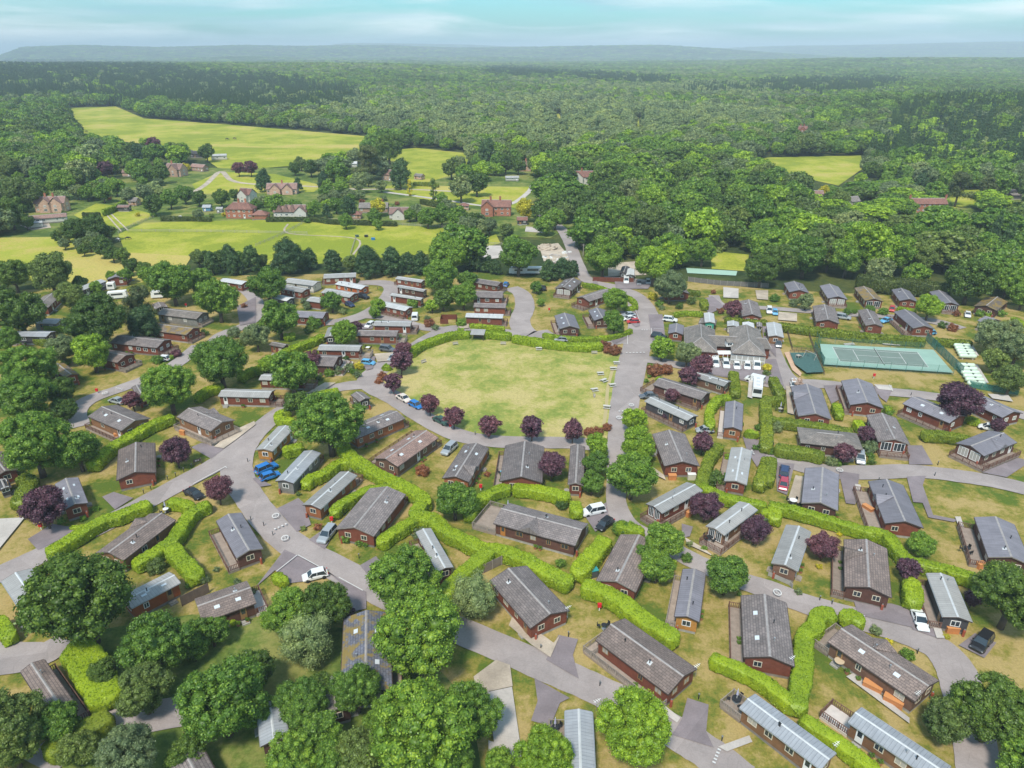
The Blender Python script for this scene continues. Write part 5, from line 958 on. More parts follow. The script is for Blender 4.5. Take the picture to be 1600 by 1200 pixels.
NAME = dict(broad='broadleaf_tree', plum='plum_tree', cone='conifer', dense='conifer', pine='pine_tree', column='cypress_tree', willow='willow_tree', shrub='shrub')
ntree = [0]
def tree_at(x, y, R, shape, mat, lod, var, zs, label, group=None, cat='tree', z0=0.0, trunk=True):
    t = empty(NAME[shape], (x, y, z0), (ntree[0] * 2.4) % 6.28, label, cat, group, (R, R, R * zs)); ntree[0] += 1
    ob('crown', crown_mesh(shape, mat, lod, var), t)
    if trunk: ob('trunk', trunk_mesh(shape), t)
    return t
TP = []      # pixels of placed trees, to keep the wood off them
def tree(px, py, r, k, zs=1.0, shape=None, label=None, phrase=None, cat=None, group=None):
    shape = shape or SH[k]; z = 3.0
    for _ in range(4): dp = depth(px, py, z); R = r * dp / F; z = R * CZ[shape] * zs
    x, y = G(px, py, z); lod = 0 if r > 40 else 1 if r > 19 else 2 if r > 8 else 3
    bx, by, _ = PX(x, y, 0); size = ('huge ' if r > 62 else 'large ' if r > 36 else 'small ' if r < 16 else '')
    ph = phrase or (size + ('round clipped bush' if shape == 'shrub' and k in 'mlocgvhk' else KW.get(k, 'green bush') if shape in (SH.get(k), 'broad') else 'tall narrow cypress' if shape == 'column' else 'conifer'))
    cat = cat or ('shrub' if shape == 'shrub' else 'tree'); TP.append((px, py, r))
    return tree_at(x, y, R, shape, k, lod, (int(px) * 7 + int(py)) % 4 , zs, label or uniq(ph, px, py), group, cat)
TREES = '''125,930,86,o 244,1003,55,m 222,1078,44,v 345,1090,72,m 5,1135,58,v 200,1180,50,g 448,957,42,m 508,945,42,o 476,1002,40,w 470,1098,44,m 556,1078,42,m 630,905,60,m 655,990,74,m 662,1135,86,m 735,1110,50,m 455,1190,48,m 740,932,35,w
992,1137,62,l 850,1180,46,l 988,742,39,m 996,690,27,l 992,655,20,l 1003,707,20,l 934,697,21,l 932,725,22,m 925,754,20,m 1036,842,31,m 1027,885,28,m 1008,868,20,m 1135,897,35,m 1552,1108,62,o 1582,930,58,o 1478,1125,37,v 1600,1185,40,m 710,780,33,m
513,656,56,m 455,580,37,m 462,628,19,o 537,520,20,l 518,470,17,m 418,444,30,m 436,497,31,m 675,477,11,l 687,430,28,m 692,466,18,o 724,460,22,m 700,396,31,m 730,436,15,m 147,500,47,o 30,487,38,o 20,428,26,o 78,425,32,v 215,472,30,s 222,508,24,c 268,440,34,m 340,467,34,m 312,440,22,m
143,550,29,l 95,545,24,g 40,575,46,m 35,618,46,m 95,610,24,o 100,640,20,o 262,603,43,m 343,563,44,m 50,690,56,m 120,703,34,m 110,462,22,v 400,525,22,g 418,570,15,l 450,402,25,c 482,405,14,c 520,408,15,c 548,410,13,v 575,410,21,c 612,410,19,c 636,412,14,c 657,412,15,c 745,410,13,c 762,413,11,c 775,418,10,c
810,398,30,m 857,423,14,c 878,420,14,c 895,420,11,c 943,400,31,m 1022,412,30,l 1048,446,25,g 1065,392,22,m 1098,393,21,m 962,468,20,m 960,503,20,m 1012,352,33,v 1035,543,19,l 1074,552,20,g 838,448,10,m 845,472,6,m 590,477,12,l 586,488,9,m 1452,478,20,l 1260,470,13,g 1550,525,26,g 1590,545,27,g 1556,562,19,v 1580,592,24,v 1575,520,22,g 1259,397,34,m 1362,385,40,l 1400,395,30,m 1325,400,30,m 1420,372,28,m 1517,436,36,o 1295,400,22,m 1440,402,24,v 1480,400,20,v 1215,405,28,o 1190,420,26,o 1575,440,24,m 1600,460,22,m
1440,852,22,m 5,462,18,o 8,530,22,m 500,1150,40,m 120,1170,30,v 300,1010,26,m 405,1110,28,m 870,1190,30,l 560,1180,40,v 600,1120,30,m 290,1178,30,o 395,1050,34,o 330,985,28,m 500,1075,24,o 520,1190,36,m 160,1050,24,o 90,1130,34,m 620,1020,26,m 700,1180,44,m 780,1195,26,m 15,1160,46,v'''
PLUMS = '''274,703,22 340,762,22 66,789,30 206,624,15 626,563,19 614,596,15 671,630,15 709,650,17 764,664,18 831,666,19 895,671,17 862,724,22 1098,570,18 1076,586,17 1050,617,12 1098,690,17 1103,790,24 1181,826,22 1498,625,32 1320,707,17 1353,678,14 1560,664,12 1287,851,23 1420,889,18 1520,935,13 1146,482,14 555,512,12 485,562,17 630,545,13 1040,650,6 545,960,12 936,362,9 372,262,11 391,261,12 88,590,8 1395,505,1 165,262,12'''
for s in TREES.split():
    q = s.split(','); tree(float(q[0]), float(q[1]), float(q[2]), q[3], .95 if q[3] in 'om' else 1.0)
for s in PLUMS.split():
    a, b, r = map(float, s.split(','))
    if r > 2: tree(a, b, r, 'p', .84 + .22 * ((a * 7 + b * 3) % 10) / 10)
# village and parkland specimen trees
for s in '''322,237,13,o 607,230,22,o 575,250,22,s 640,295,5,y/column 677,300,7,o/column 720,293,19,g 745,285,18,o 625,273,16,c 590,322,13,y 822,327,16,y 845,330,17,o 868,340,16,m 760,240,15,c 705,262,15,v 718,252,10,g 790,255,14,o 810,258,12,o 855,265,16,m 888,280,9,c/cone 900,310,14,v 1010,260,16,g 985,295,18,g 1030,300,16,m 1060,310,16,m 975,330,24,m 930,330,18,v 1287,298,9,y 1315,310,14,v 1500,290,22,s 1545,290,16,s 1465,300,18,m 1440,290,12,c 1450,285,9,y 1420,325,14,m
412,283,12,c 465,289,8,c 505,283,9,c 545,325,12,c 575,280,10,g 430,318,16,m 460,322,12,m 400,320,10,m 490,325,12,m 525,320,12,m 510,330,8,c 345,308,13,o 365,303,9,o 310,308,12,o 288,302,14,m 265,310,14,m 240,318,16,o 225,300,14,g 200,305,12,g 180,290,14,m 160,300,14,m 135,300,12,m 120,298,12,g 30,300,26,v 15,330,24,o 40,345,12,o 60,300,14,o 10,262,20,v 50,262,18,g 90,260,16,m 95,285,22,m 115,275,14,v 150,255,14,o 190,245,14,o 205,232,11,o 225,240,9,o 240,238,16,m 262,238,14,m 225,222,7,l 250,270,14,o 290,262,9,y/shrub 240,225,11,p 215,240,10,c 460,262,10,o 485,262,12,o 520,268,12,g 470,255,10,v 500,258,12,g 560,285,14,g 595,290,9,g
640,335,10,m 700,325,14,g 715,340,18,m 690,335,16,m 668,338,16,m 650,330,12,g 730,352,17,g 745,345,14,g 765,352,12,g 790,360,13,v 800,380,14,m 585,338,12,m 590,350,8,m 690,310,10,m 735,345,16,o 750,355,13,g 540,345,11,m 120,360,20,o 145,355,22,o 105,362,14,v 168,362,12,v 90,368,10,o 140,380,12,v 125,382,10,g 160,385,16,o 175,395,13,o 190,398,12,o 145,372,12,g 130,390,9,o
310,402,13,v 322,402,12,o 340,403,13,o 358,404,14,c 375,404,12,m 392,405,14,c 408,406,11,v 330,412,12,c 365,414,12,c 100,380,9,g 205,415,13,o 225,420,12,o 125,442,12,o 150,448,10,m 175,432,9,l 195,430,12,m 230,430,14,m 60,420,16,o'''.split():
    q = s.split(','); k = q[3].split('/'); tree(float(q[0]), float(q[1]), float(q[2]), k[0], 1.0 if k[0] != 'c' else 1.25, k[1] if len(k) > 1 else None)
# garden bushes
BUSH = '''878,789,11,o 1117,748,17,o 1000,870,10,m 541,842,10,m 561,848,8,m 572,850,7,m 496,824,8,r 505,843,6,m 474,826,6,v 243,886,16,v 660,735,13,r 761,741,6,r 946,540,10,r 960,548,12,r 948,548,8,r 1022,579,14,r 1040,578,12,r 598,588,9,r 592,595,8,r 920,675,10,r 935,674,10,r 948,668,9,r 926,680,9,r 671,505,10,r 680,512,7,g 667,497,6,g 720,505,9,m 719,517,7,l 1246,599,11,f 1312,642,1,m 1389,647,6,m 1392,643,6,m 1362,721,8,o 1358,700,14,g 1300,722,11,g 1310,724,8,m 1213,668,12,g 1186,668,8,m 1472,508,8,o 1489,512,9,r 1210,466,9,m 1240,474,9,g 1360,483,9,m 1380,487,9,m 1324,487,8,m 1335,487,6,m 1402,499,1,m 1530,490,8,m 1545,492,7,l 1565,490,8,m 1495,490,7,r 1020,463,9,y 1030,475,8,m 1034,481,6,g 1062,478,8,o 1080,470,9,v 1100,477,8,m 1126,486,7,r 1115,456,5,r
1184,571,8,y 1198,575,9,y 1198,583,7,v 1010,595,5,m 1014,588,4,m 1275,1127,6,l 855,1036,1,m 875,880,9,m 1332,976,6,y 1368,985,10,g 1387,1004,8,y 1418,1022,13,m 1480,995,6,y 1073,872,10,m 1078,850,7,g 1100,857,6,m 1196,690,9,m 1205,705,9,m 1180,700,7,m 1188,738,6,m 1080,612,1,m 1360,712,7,m 1358,690,8,v 502,750,7,y 476,745,7,g 466,772,5,v 550,735,7,g 590,728,8,g 640,915,1,m 655,832,10,g 650,838,8,g 558,585,8,g 560,572,9,y 545,575,9,g 552,580,7,m 528,580,10,g 515,582,10,m 498,590,8,v 540,560,6,o 605,573,7,l 618,568,5,l 1352,735,1,m 463,735,6,m 108,620,7,o 102,566,9,m 172,548,1,m 246,562,10,m 267,559,6,l 275,553,9,p 1380,855,1,m 490,505,13,m 500,498,12,g 483,515,9,o 453,527,10,l 536,487,7,g 584,489,8,g 480,478,9,g 475,470,7,g 645,475,10,m 425,380,1,m 310,485,1,m 381,478,6,r 365,520,12,g 375,535,10,v 358,535,8,g 320,520,8,o 590,338,6,m 1420,470,1,m 60,775,12,l 150,795,6,l 130,810,6,l 95,815,8,m 110,800,7,m 760,1105,1,m 640,950,9,l 700,930,10,l 543,890,1,m 395,840,1,m 318,905,10,g 295,915,8,m 1000,1130,1,m 948,760,1,m 942,855,14,m 970,825,16,m 988,822,9,l 1012,885,10,l 1050,880,8,l 1280,885,6,y 1312,835,5,y 1248,925,7,g 1155,928,5,m 1205,805,8,m 1195,815,10,g 1160,800,9,l 1175,795,8,l 1110,760,1,m 1140,715,9,l 1060,680,1,m 410,905,1,m 395,925,8,g 370,910,7,g 300,975,10,m 338,890,6,g 1510,860,1,m 1590,640,1,m 1530,610,1,m 1350,965,1,m 880,300,8,y 870,310,8,g 620,318,5,r 600,310,7,g 615,325,7,v 565,315,6,r 350,335,5,y 330,337,5,v 312,339,4,r 700,290,1,m 660,345,8,m 510,345,7,v 480,345,6,m 850,460,1,m 1000,340,1,m 250,395,1,m 240,335,6,m 100,332,5,v 215,335,5,y 170,310,5,r 350,320,1,m 1390,320,1,m 1340,340,10,l 1360,350,12,v 1300,345,12,g 1390,340,12,m 1420,350,14,l 1440,360,12,g 1465,355,10,g 1380,365,10,v'''
for s in BUSH.split():
    q = s.split(','); r = float(q[2])
    if r > 2: tree(float(q[0]), float(q[1]), r, q[3], .95, 'shrub')
# ------------------------------------------------------------------ the woods
rng = np.random.default_rng(11)
ORANGEZ = [(P, e) for P, m_, e in FIELDS]
CONZ = [[(-60, 96), (170, 96), (300, 110), (300, 160), (240, 172), (100, 160), (-60, 170)], [(230, 122), (420, 124), (560, 140), (545, 175), (420, 180), (240, 168)], [(752, 108), (850, 112), (900, 122), (890, 132), (755, 128)], [(903, 118), (1045, 126), (1045, 140), (905, 136)], [(1060, 138), (1180, 140), (1180, 152), (1060, 150)], [(1178, 132), (1400, 130), (1402, 150), (1180, 152)], [(1385, 180), (1480, 160), (1700, 158), (1700, 275), (1540, 285), (1430, 272), (1360, 250)]]
VILL = [(0, 290), (330, 285), (840, 288), (850, 350), (0, 368)]
def wood():
    pts = []
    D = 214.0
    while D < 12500:
        s = max(10.8, D * .0088); um = 1.05 * (1.0 if D > 500 else 1.15); n = int(2 * um * .8 * D / s) + 1
        y = D + rng.uniform(-.4, .4, n) * s; x = (np.arange(n) + rng.uniform(-.42, .42, n) + (.5 if int(D) % 2 else 0)) * s - um * .8 * D
        pts.append(np.stack([x, y, np.full(n, s)], -1)); D += s * .82
    P = np.concatenate(pts); x, y, s = P.T; z = terrain(x, y); n = len(x)
    R = np.where(s < 10.9, np.clip(rng.lognormal(1.85, .30, n), 3.6, 11), s * rng.uniform(.46, .74, n)); clump = np.sin(x / 37 + 2) * np.sin(y / 53 + 1); R = R * (1 + .2 * clump)
    bx, by, dp = PX(x, y, z)
    con = np.zeros(n, bool)
    jx = 14 * np.sin(x / 90) + rng.normal(0, 9, n); jy = 3 * np.sin(x / 130 + 1) + rng.normal(0, 2.2, n)
    for q in CONZ: con |= inpoly(bx + jx, by + jy, q)
    con &= rng.random(n) < .93; con &= ~(inpoly(bx, by, CONZ[-1]) & (rng.random(n) < .22)); con |= rng.random(n) < .012
    ht = np.where(con, rng.uniform(15, 21, n), np.clip(R * 2.0, 10, 16) * rng.uniform(.85, 1.15, n)); R = np.where(con & (s < 14), rng.uniform(2.6, 3.6, n), R)
    keep = np.ones(n, bool)
    keep &= ~inpoly(bx, by, PARK) & (by < 470)
    for q, ext in ORANGEZ:
        for f in (0, .3, .62): _, ty, _ = PX(x, y, z + ht * f); keep &= ~inpoly(bx, ty, q)
        for sx in (-.7, .7): keep &= ~inpoly(bx + sx * R * F / dp, by, q)
    rd = [(868, 350), (900, 350), (925, 430), (1000, 455), (895, 455)]
    for f in (0, .3, .7): tx, ty, _ = PX(x, y, z + ht * f); keep &= ~inpoly(tx, ty, rd); keep &= ~inpoly(tx, ty, [(800, 306), (846, 306), (846, 348), (800, 348)]); keep &= ~inpoly(tx, ty, [(725, 380), (905, 365), (905, 425), (735, 410)]) & ~inpoly(tx, ty, [(945, 405), (1010, 405), (1010, 436), (945, 436)]) & ~inpoly(tx, ty, [(560, 283), (840, 286), (830, 328), (700, 322), (570, 302)]) & ~inpoly(tx, ty, [(1065, 414), (1155, 414), (1155, 434), (1065, 434)])
    for hx, hy, hr in HB:
        _, ty, _ = PX(x, y, z + ht * .75); hh = 24 * 345 / np.hypot(*G(hx, hy)); keep &= ~((np.abs(bx - hx) < hr + 1) & (by > hy - 6) & (ty < hy - 1) & (ty > hy - hh * 3.2))
    ins = inpoly(bx, by, VILL); keep &= ~(ins & (rng.random(n) < .60)); ht = np.where(ins, ht * .55, ht); R = np.where(ins, R * .62, R)
    low = inpoly(bx, by, [(1260, 300), (1500, 300), (1600, 350), (1600, 380), (1270, 370)]); ht = np.where(low, ht * .6, ht)
    for tx, ty, tr in TP:
        if ty < 480: 
            cz = PX(x, y, z + ht * .55)[1]; keep &= ~(((bx - tx) ** 2 + (cz - ty) ** 2 < (tr * .75) ** 2) | ((np.abs(bx - tx) < tr * .7) & (cz > ty) & (cz < ty + tr * 1.6) & (PX(x, y, z + ht)[1] < ty + tr * .2)))
    k = np.nonzero(keep)[0]; x, y, z, R, ht, con, s = [a[k] for a in (x, y, z, R, ht, con, s)]; return x, y, z, R, ht, con, s
wx, wy, wz, wR, wh, wc, ws = wood()
od = np.argsort(np.hypot(wx, wy)); nhand = sum(1 for o in sc.objects if o.parent is None and o.get('category') == 'tree')
NIND = max(0, 300 - nhand); px_, py_, _ = PX(wx, wy, wz)
inview = (px_ > -30) & (px_ < 1630); ind = [i for i in od if inview[i]][:NIND]
MIX = ['o', 'o', 'm', 'm', 'v', 'm', 'l', 'g', 'g', 'w']
pn = .55 * np.sin(wx / 61 + 1) * np.sin(wy / 83) + .9 * np.sin(wx / 170 + wy / 400 + 2) * np.sin(wy / 230 + 1) + rng.normal(0, .55, len(wx)); _a, _b, _ = PX(wx, wy, wz); pn += .75 * inpoly(_a, _b, [(250, 140), (1200, 140), (1250, 205), (900, 240), (560, 225), (300, 185)]) - .12 * inpoly(_a, _b, [(900, 290), (1650, 290), (1650, 470), (900, 470)]); kindx = np.clip(((pn + 1.4) / 2.8 * 10).astype(int), 0, 9)
for i in ind:
    kk = 'c' if wc[i] else MIX[kindx[i]]; shp = 'cone' if wc[i] else 'broad'; px, py = float(px_[i]), float(py_[i])
    zone = ('left' if px < 400 else 'middle left' if px < 800 else 'middle right' if px < 1200 else 'right'); ph = {'c': 'dark conifer', 'm': 'mid green woodland tree', 'o': 'dark green woodland tree', 'v': 'olive woodland tree', 'g': 'pale green woodland tree', 'l': 'bright green woodland tree', 'w': 'silvery green woodland tree'}[kk]
    lb = uniq(ph, px, py); tree_at(float(wx[i]), float(wy[i]), float(wR[i]), shp, kk, 2, int(i) % 3, float(wh[i] / wR[i] / (3.35 if wc[i] else 2.15)), lb, None, 'tree', float(wz[i]) - .3)
rest = np.setdiff1d(np.arange(len(wx)), np.array(ind)); 
if len(rest):
    me = bpy.data.meshes.new('woodland'); me.vertices.add(len(rest)); me.vertices.foreach_set('co', np.stack([wx[rest], wy[rest], wz[rest] - wR[rest] * .12], -1).astype(np.float32).ravel())
    sv = np.stack([wR[rest], wR[rest], wh[rest] / np.where(wc[rest], 3.35, 2.15)], -1).astype(np.float32)
    a = me.attributes.new('scl', 'FLOAT_VECTOR', 'POINT'); a.data.foreach_set('vector', sv.ravel())
    a = me.attributes.new('rot', 'FLOAT_VECTOR', 'POINT'); rv = np.zeros((len(rest), 3), np.float32); rv[:, 2] = rng.uniform(0, 6.28, len(rest)); a.data.foreach_set('vector', rv.ravel())
    far = np.hypot(wx[rest], wy[rest]) > 900; a = me.attributes.new('grp', 'INT', 'POINT'); a.data.foreach_set('value', (np.where(wc[rest], 10, kindx[rest]) + np.where(far, 20, 0)).astype(np.int32))
    wo = tag(ob('woodland', me), kind='stuff'); ng = bpy.data.node_groups.new('scatter', 'GeometryNodeTree'); ng.interface.new_socket('Geometry', in_out='INPUT', socket_type='NodeSocketGeometry'); ng.interface.new_socket('Geometry', in_out='OUTPUT', socket_type='NodeSocketGeometry')
    gi, go, jn = ng.nodes.new('NodeGroupInput'), ng.nodes.new('NodeGroupOutput'), ng.nodes.new('GeometryNodeJoinGeometry')
    def attr(nm, ty): n = ng.nodes.new('GeometryNodeInputNamedAttribute'); n.data_type = ty; n.inputs[0].default_value = nm; return [o for o in n.outputs if o.enabled][0]
    ga, sa, ra = attr('grp', 'INT'), attr('scl', 'FLOAT_VECTOR'), attr('rot', 'FLOAT_VECTOR')
    src = {}
    def source(shape, mat, lod):       # crowns of trees that stand in the wood
        for o in sc.objects:
            if o.name.split('.')[0] == 'crown' and o.data == CM.get((shape, mat, lod, 0)): return o
        x, y = float(wx[rest[len(src) * 7]]), float(wy[rest[len(src) * 7]])
        t = tree_at(x, y, 5.0 if shape == 'broad' else 3.0, shape, mat, lod, 0, .9, uniq('far woodland tree', 800, 200), None, 'tree', float(terrain(x, y)) - 4.0, False); return t.children[0]
    need = {10: ('cone', 'c')}; 
    for i_, m_ in enumerate(MIX): need[i_] = ('broad', m_)
    for g_ in sorted(set((np.where(wc[rest], 10, kindx[rest]) + np.where(far, 20, 0)).tolist())):
        sh_, m_ = need[g_ % 20]; o = source(sh_, m_, 3 if g_ >= 20 else 2); src[g_] = o
        oi = ng.nodes.new('GeometryNodeObjectInfo'); oi.inputs['Object'].default_value = o; oi.inputs['As Instance'].default_value = True; oi.transform_space = 'ORIGINAL'
        cmp = ng.nodes.new('FunctionNodeCompare'); cmp.data_type = 'INT'; cmp.operation = 'EQUAL'; ci = [s_ for s_ in cmp.inputs if s_.enabled]; ng.links.new(ga, ci[0]); ci[1].default_value = g_
        ip = ng.nodes.new('GeometryNodeInstanceOnPoints'); ng.links.new(gi.outputs[0], ip.inputs['Points']); ng.links.new(cmp.outputs[0], ip.inputs['Selection']); ng.links.new(oi.outputs['Geometry'], ip.inputs['Instance']); ng.links.new(ra, ip.inputs['Rotation']); ng.links.new(sa, ip.inputs['Scale']); ng.links.new(ip.outputs[0], jn.inputs[0])
    ng.links.new(jn.outputs[0], go.inputs[0]); md = wo.modifiers.new('scatter', 'NODES'); md.node_group = ng
print('trees by hand', nhand, 'individual wood', len(ind), 'rest', len(rest))
# ================================================================== VEHICLES
CARP = {}
def carpaint(nm, c, met=.0):
    if nm not in CARP:
        m = plain('paint_' + nm, c, .28, met, .6); CARP[nm] = m
    return CARP[nm]
PC = dict(white=(.72, .72, .72), silver=(.42, .44, .46), black=(.018, .018, .022), blue=(.03, .22, .60), lightblue=(.12, .38, .62), navy=(.03, .05, .12), red=(.50, .03, .03), grey=(.16, .17, .19), green=(.04, .09, .07), cream=(.68, .60, .54), maroon=(.40, .05, .08))
RUB = plain('tyre_rubber', (.02, .02, .02), .9); HL = plain('headlamp', (.75, .77, .8), .15); TL = plain('tail_lamp', (.45, .02, .02), .3); PLT = plain('number_plate', (.70, .60, .15), .5)
CMESH = {}
CSPEC = dict(hatch=(4.0, 1.75, 1.45, [(-.5, .50, .95), (-.47, .70, .97), (-.2, .9, .99), (.1, .93, 1), (.25, .90, 1), (.45, .76, .97), (.5, .55, .88)], (-.45, -.34, .12, .30)),
    suv=(4.6, 1.88, 1.68, [(-.5, .60, .96), (-.47, .95, .98), (-.2, 1.02, 1), (.1, 1.04, 1), (.24, 1.02, 1), (.45, .92, .97), (.5, .65, .9)], (-.47, -.40, .10, .26)),
    saloon=(4.6, 1.8, 1.42, [(-.5, .55, .92), (-.47, .84, .95), (-.3, .92, .99), (.1, .92, 1), (.22, .90, 1), (.45, .72, .96), (.5, .5, .86)], (-.36, -.20, .10, .26)),
    sports=(4.5, 1.85, 1.25, [(-.5, .5, .88), (-.46, .80, .94), (-.3, .84, 1), (.05, .80, .97), (.2, .76, .99), (.42, .60, .93), (.5, .42, .78)], (-.32, -.14, .02, .22)),
    van=(4.9, 1.95, 1.95, [(-.5, .6, .98), (-.49, 1.15, 1), (-.2, 1.18, 1), (.1, 1.18, 1), (.3, 1.15, 1), (.44, .98, .97), (.5, .65, .9)], (-.485, -.47, .18, .34)))
def carparts(kind):
    if kind in CMESH: return CMESH[kind]
    L, W, Ht, pr, (a0, a1, b1, b0) = CSPEC[kind]; mb = MB(); ring = []
    for fx, zt, fw in pr:
        hw = W / 2 * fw; zb = .24 if abs(fx) < .46 else .34
        ring.append([(fx * L, y * hw, z) for y, z in ((-.80, zb), (-.98, zb + .12), (-1, (zb + zt) / 2 + .06), (-.93, zt - .08), (-.78, zt), (0, zt + .02), (.78, zt), (.93, zt - .08), (1, (zb + zt) / 2 + .06), (.98, zb + .12), (.80, zb))])
    n = 11; vs = [p for r in ring for p in r]; fs = [tuple(range(n))[::-1], tuple(len(vs) - n + i for i in range(n))]
    for i in range(len(ring) - 1): fs += [(i * n + j, i * n + (j + 1) % n, (i + 1) * n + (j + 1) % n, (i + 1) * n + j) for j in range(n)]
    body = mb.add(vs, fs).mesh('body', None, False)
    zb = np.interp(0, [p[0] for p in pr], [p[1] for p in pr]) - .02; wb, wt = W / 2 * .88, W / 2 * .70; g = MB()
    zz = lambda f: float(np.interp(f, [p[0] for p in pr], [p[1] for p in pr])) - .03
    g.add([(a0 * L, -wb, zz(a0)), (b0 * L, -wb, zz(b0)), (b0 * L, wb, zz(b0)), (a0 * L, wb, zz(a0)), (a1 * L, -wt, Ht - .05), (b1 * L, -wt, Ht - .05), (b1 * L, wt, Ht - .05), (a1 * L, wt, Ht - .05)], [(4, 5, 6, 7), (0, 1, 5, 4), (1, 2, 6, 5), (2, 3, 7, 6), (3, 0, 4, 7)])
    glass = g.mesh('window', PANE); r = MB().box((a1 + b1) / 2 * L, 0, Ht - .02, (b1 - a1) * L + .06, 2 * wt + .04, .06)
    for s in (-1, 1):
        for (xa, xb) in ((a0, a1), (b0, b1), ((a0 + b0) / 2 * .6, (a1 + b1) / 2 * .6)): r.tube((xa * L, s * wb, zz(xa)), (xb * L, s * wt, Ht - .04), .045, 4)
    if kind == 'van': r.box(-.14 * L, 0, (zb + Ht) / 2 - .02, L * .66, W * .9, Ht - zb)
    roof = r.mesh('roof', None); wh = MB().tube((0, -.11, 0), (0, .11, 0), .33, 14).tube((0, -.12, 0), (0, .12, 0), .17, 8).mesh('wheel', RUB)
    hlm = MB().box(0, 0, 0, .10, .36, .14).mesh('headlight', HL); tlm = MB().box(0, 0, 0, .08, .26, .22).mesh('tail_light', TL); pl = MB().box(0, 0, 0, .04, .52, .12).mesh('number_plate', PLT); mr = MB().box(0, 0, 0, .16, .20, .13).mesh('mirror', BLACK)
    CMESH[kind] = (body, glass, roof, wh, hlm, tlm, pl, mr); return CMESH[kind]
def car(c, x, y, x2, y2, kind, colr, label, cat='car', group=None, scale=1.0):
    """(x, y) rear and (x2, y2) front in picture pixels"""
    A, B = Vector(G(*C(c, x, y), .5)), Vector(G(*C(c, x2, y2), .5)); m = (A + B) / 2; rz = math.atan2((B - A).y, (B - A).x)
    t = empty('car' if cat == 'car' else cat.replace(' ', '_'), (m.x, m.y, .06), rz, label, cat, group, (scale,) * 3 if scale != 1 else None); USED.add(label)
    L, W, Ht, pr, _ = CSPEC[kind]; bd, gl, rf, wh, hlm, tlm, pl, mr = carparts(kind); mat = carpaint(colr, PC[colr], .3 if colr in ('silver', 'grey', 'blue') else 0)
    for me, nm in ((bd, 'body'), (rf, 'roof')):
        o = ob(nm, me, t)
        if not me.materials: me.materials.append(mat)
        o.material_slots[0].link = 'OBJECT'; o.material_slots[0].material = mat
    ob('window', gl, t)
    for sx in (-.31, .31):
        for sy in (-1, 1): ob('wheel', wh, t, (sx * L, sy * (W / 2 - .12), .33))
    for sy in (-1, 1): ob('headlight', hlm, t, (L * .478, sy * W * .33, pr[-1][1] + .0)); ob('tail_light', tlm, t, (-L * .487, sy * W * .38, .80)); ob('mirror', mr, t, (L * .17, sy * (W / 2 + .04), 1.0))
    ob('number_plate', pl, t, (-L * .5, 0, .62)); return t
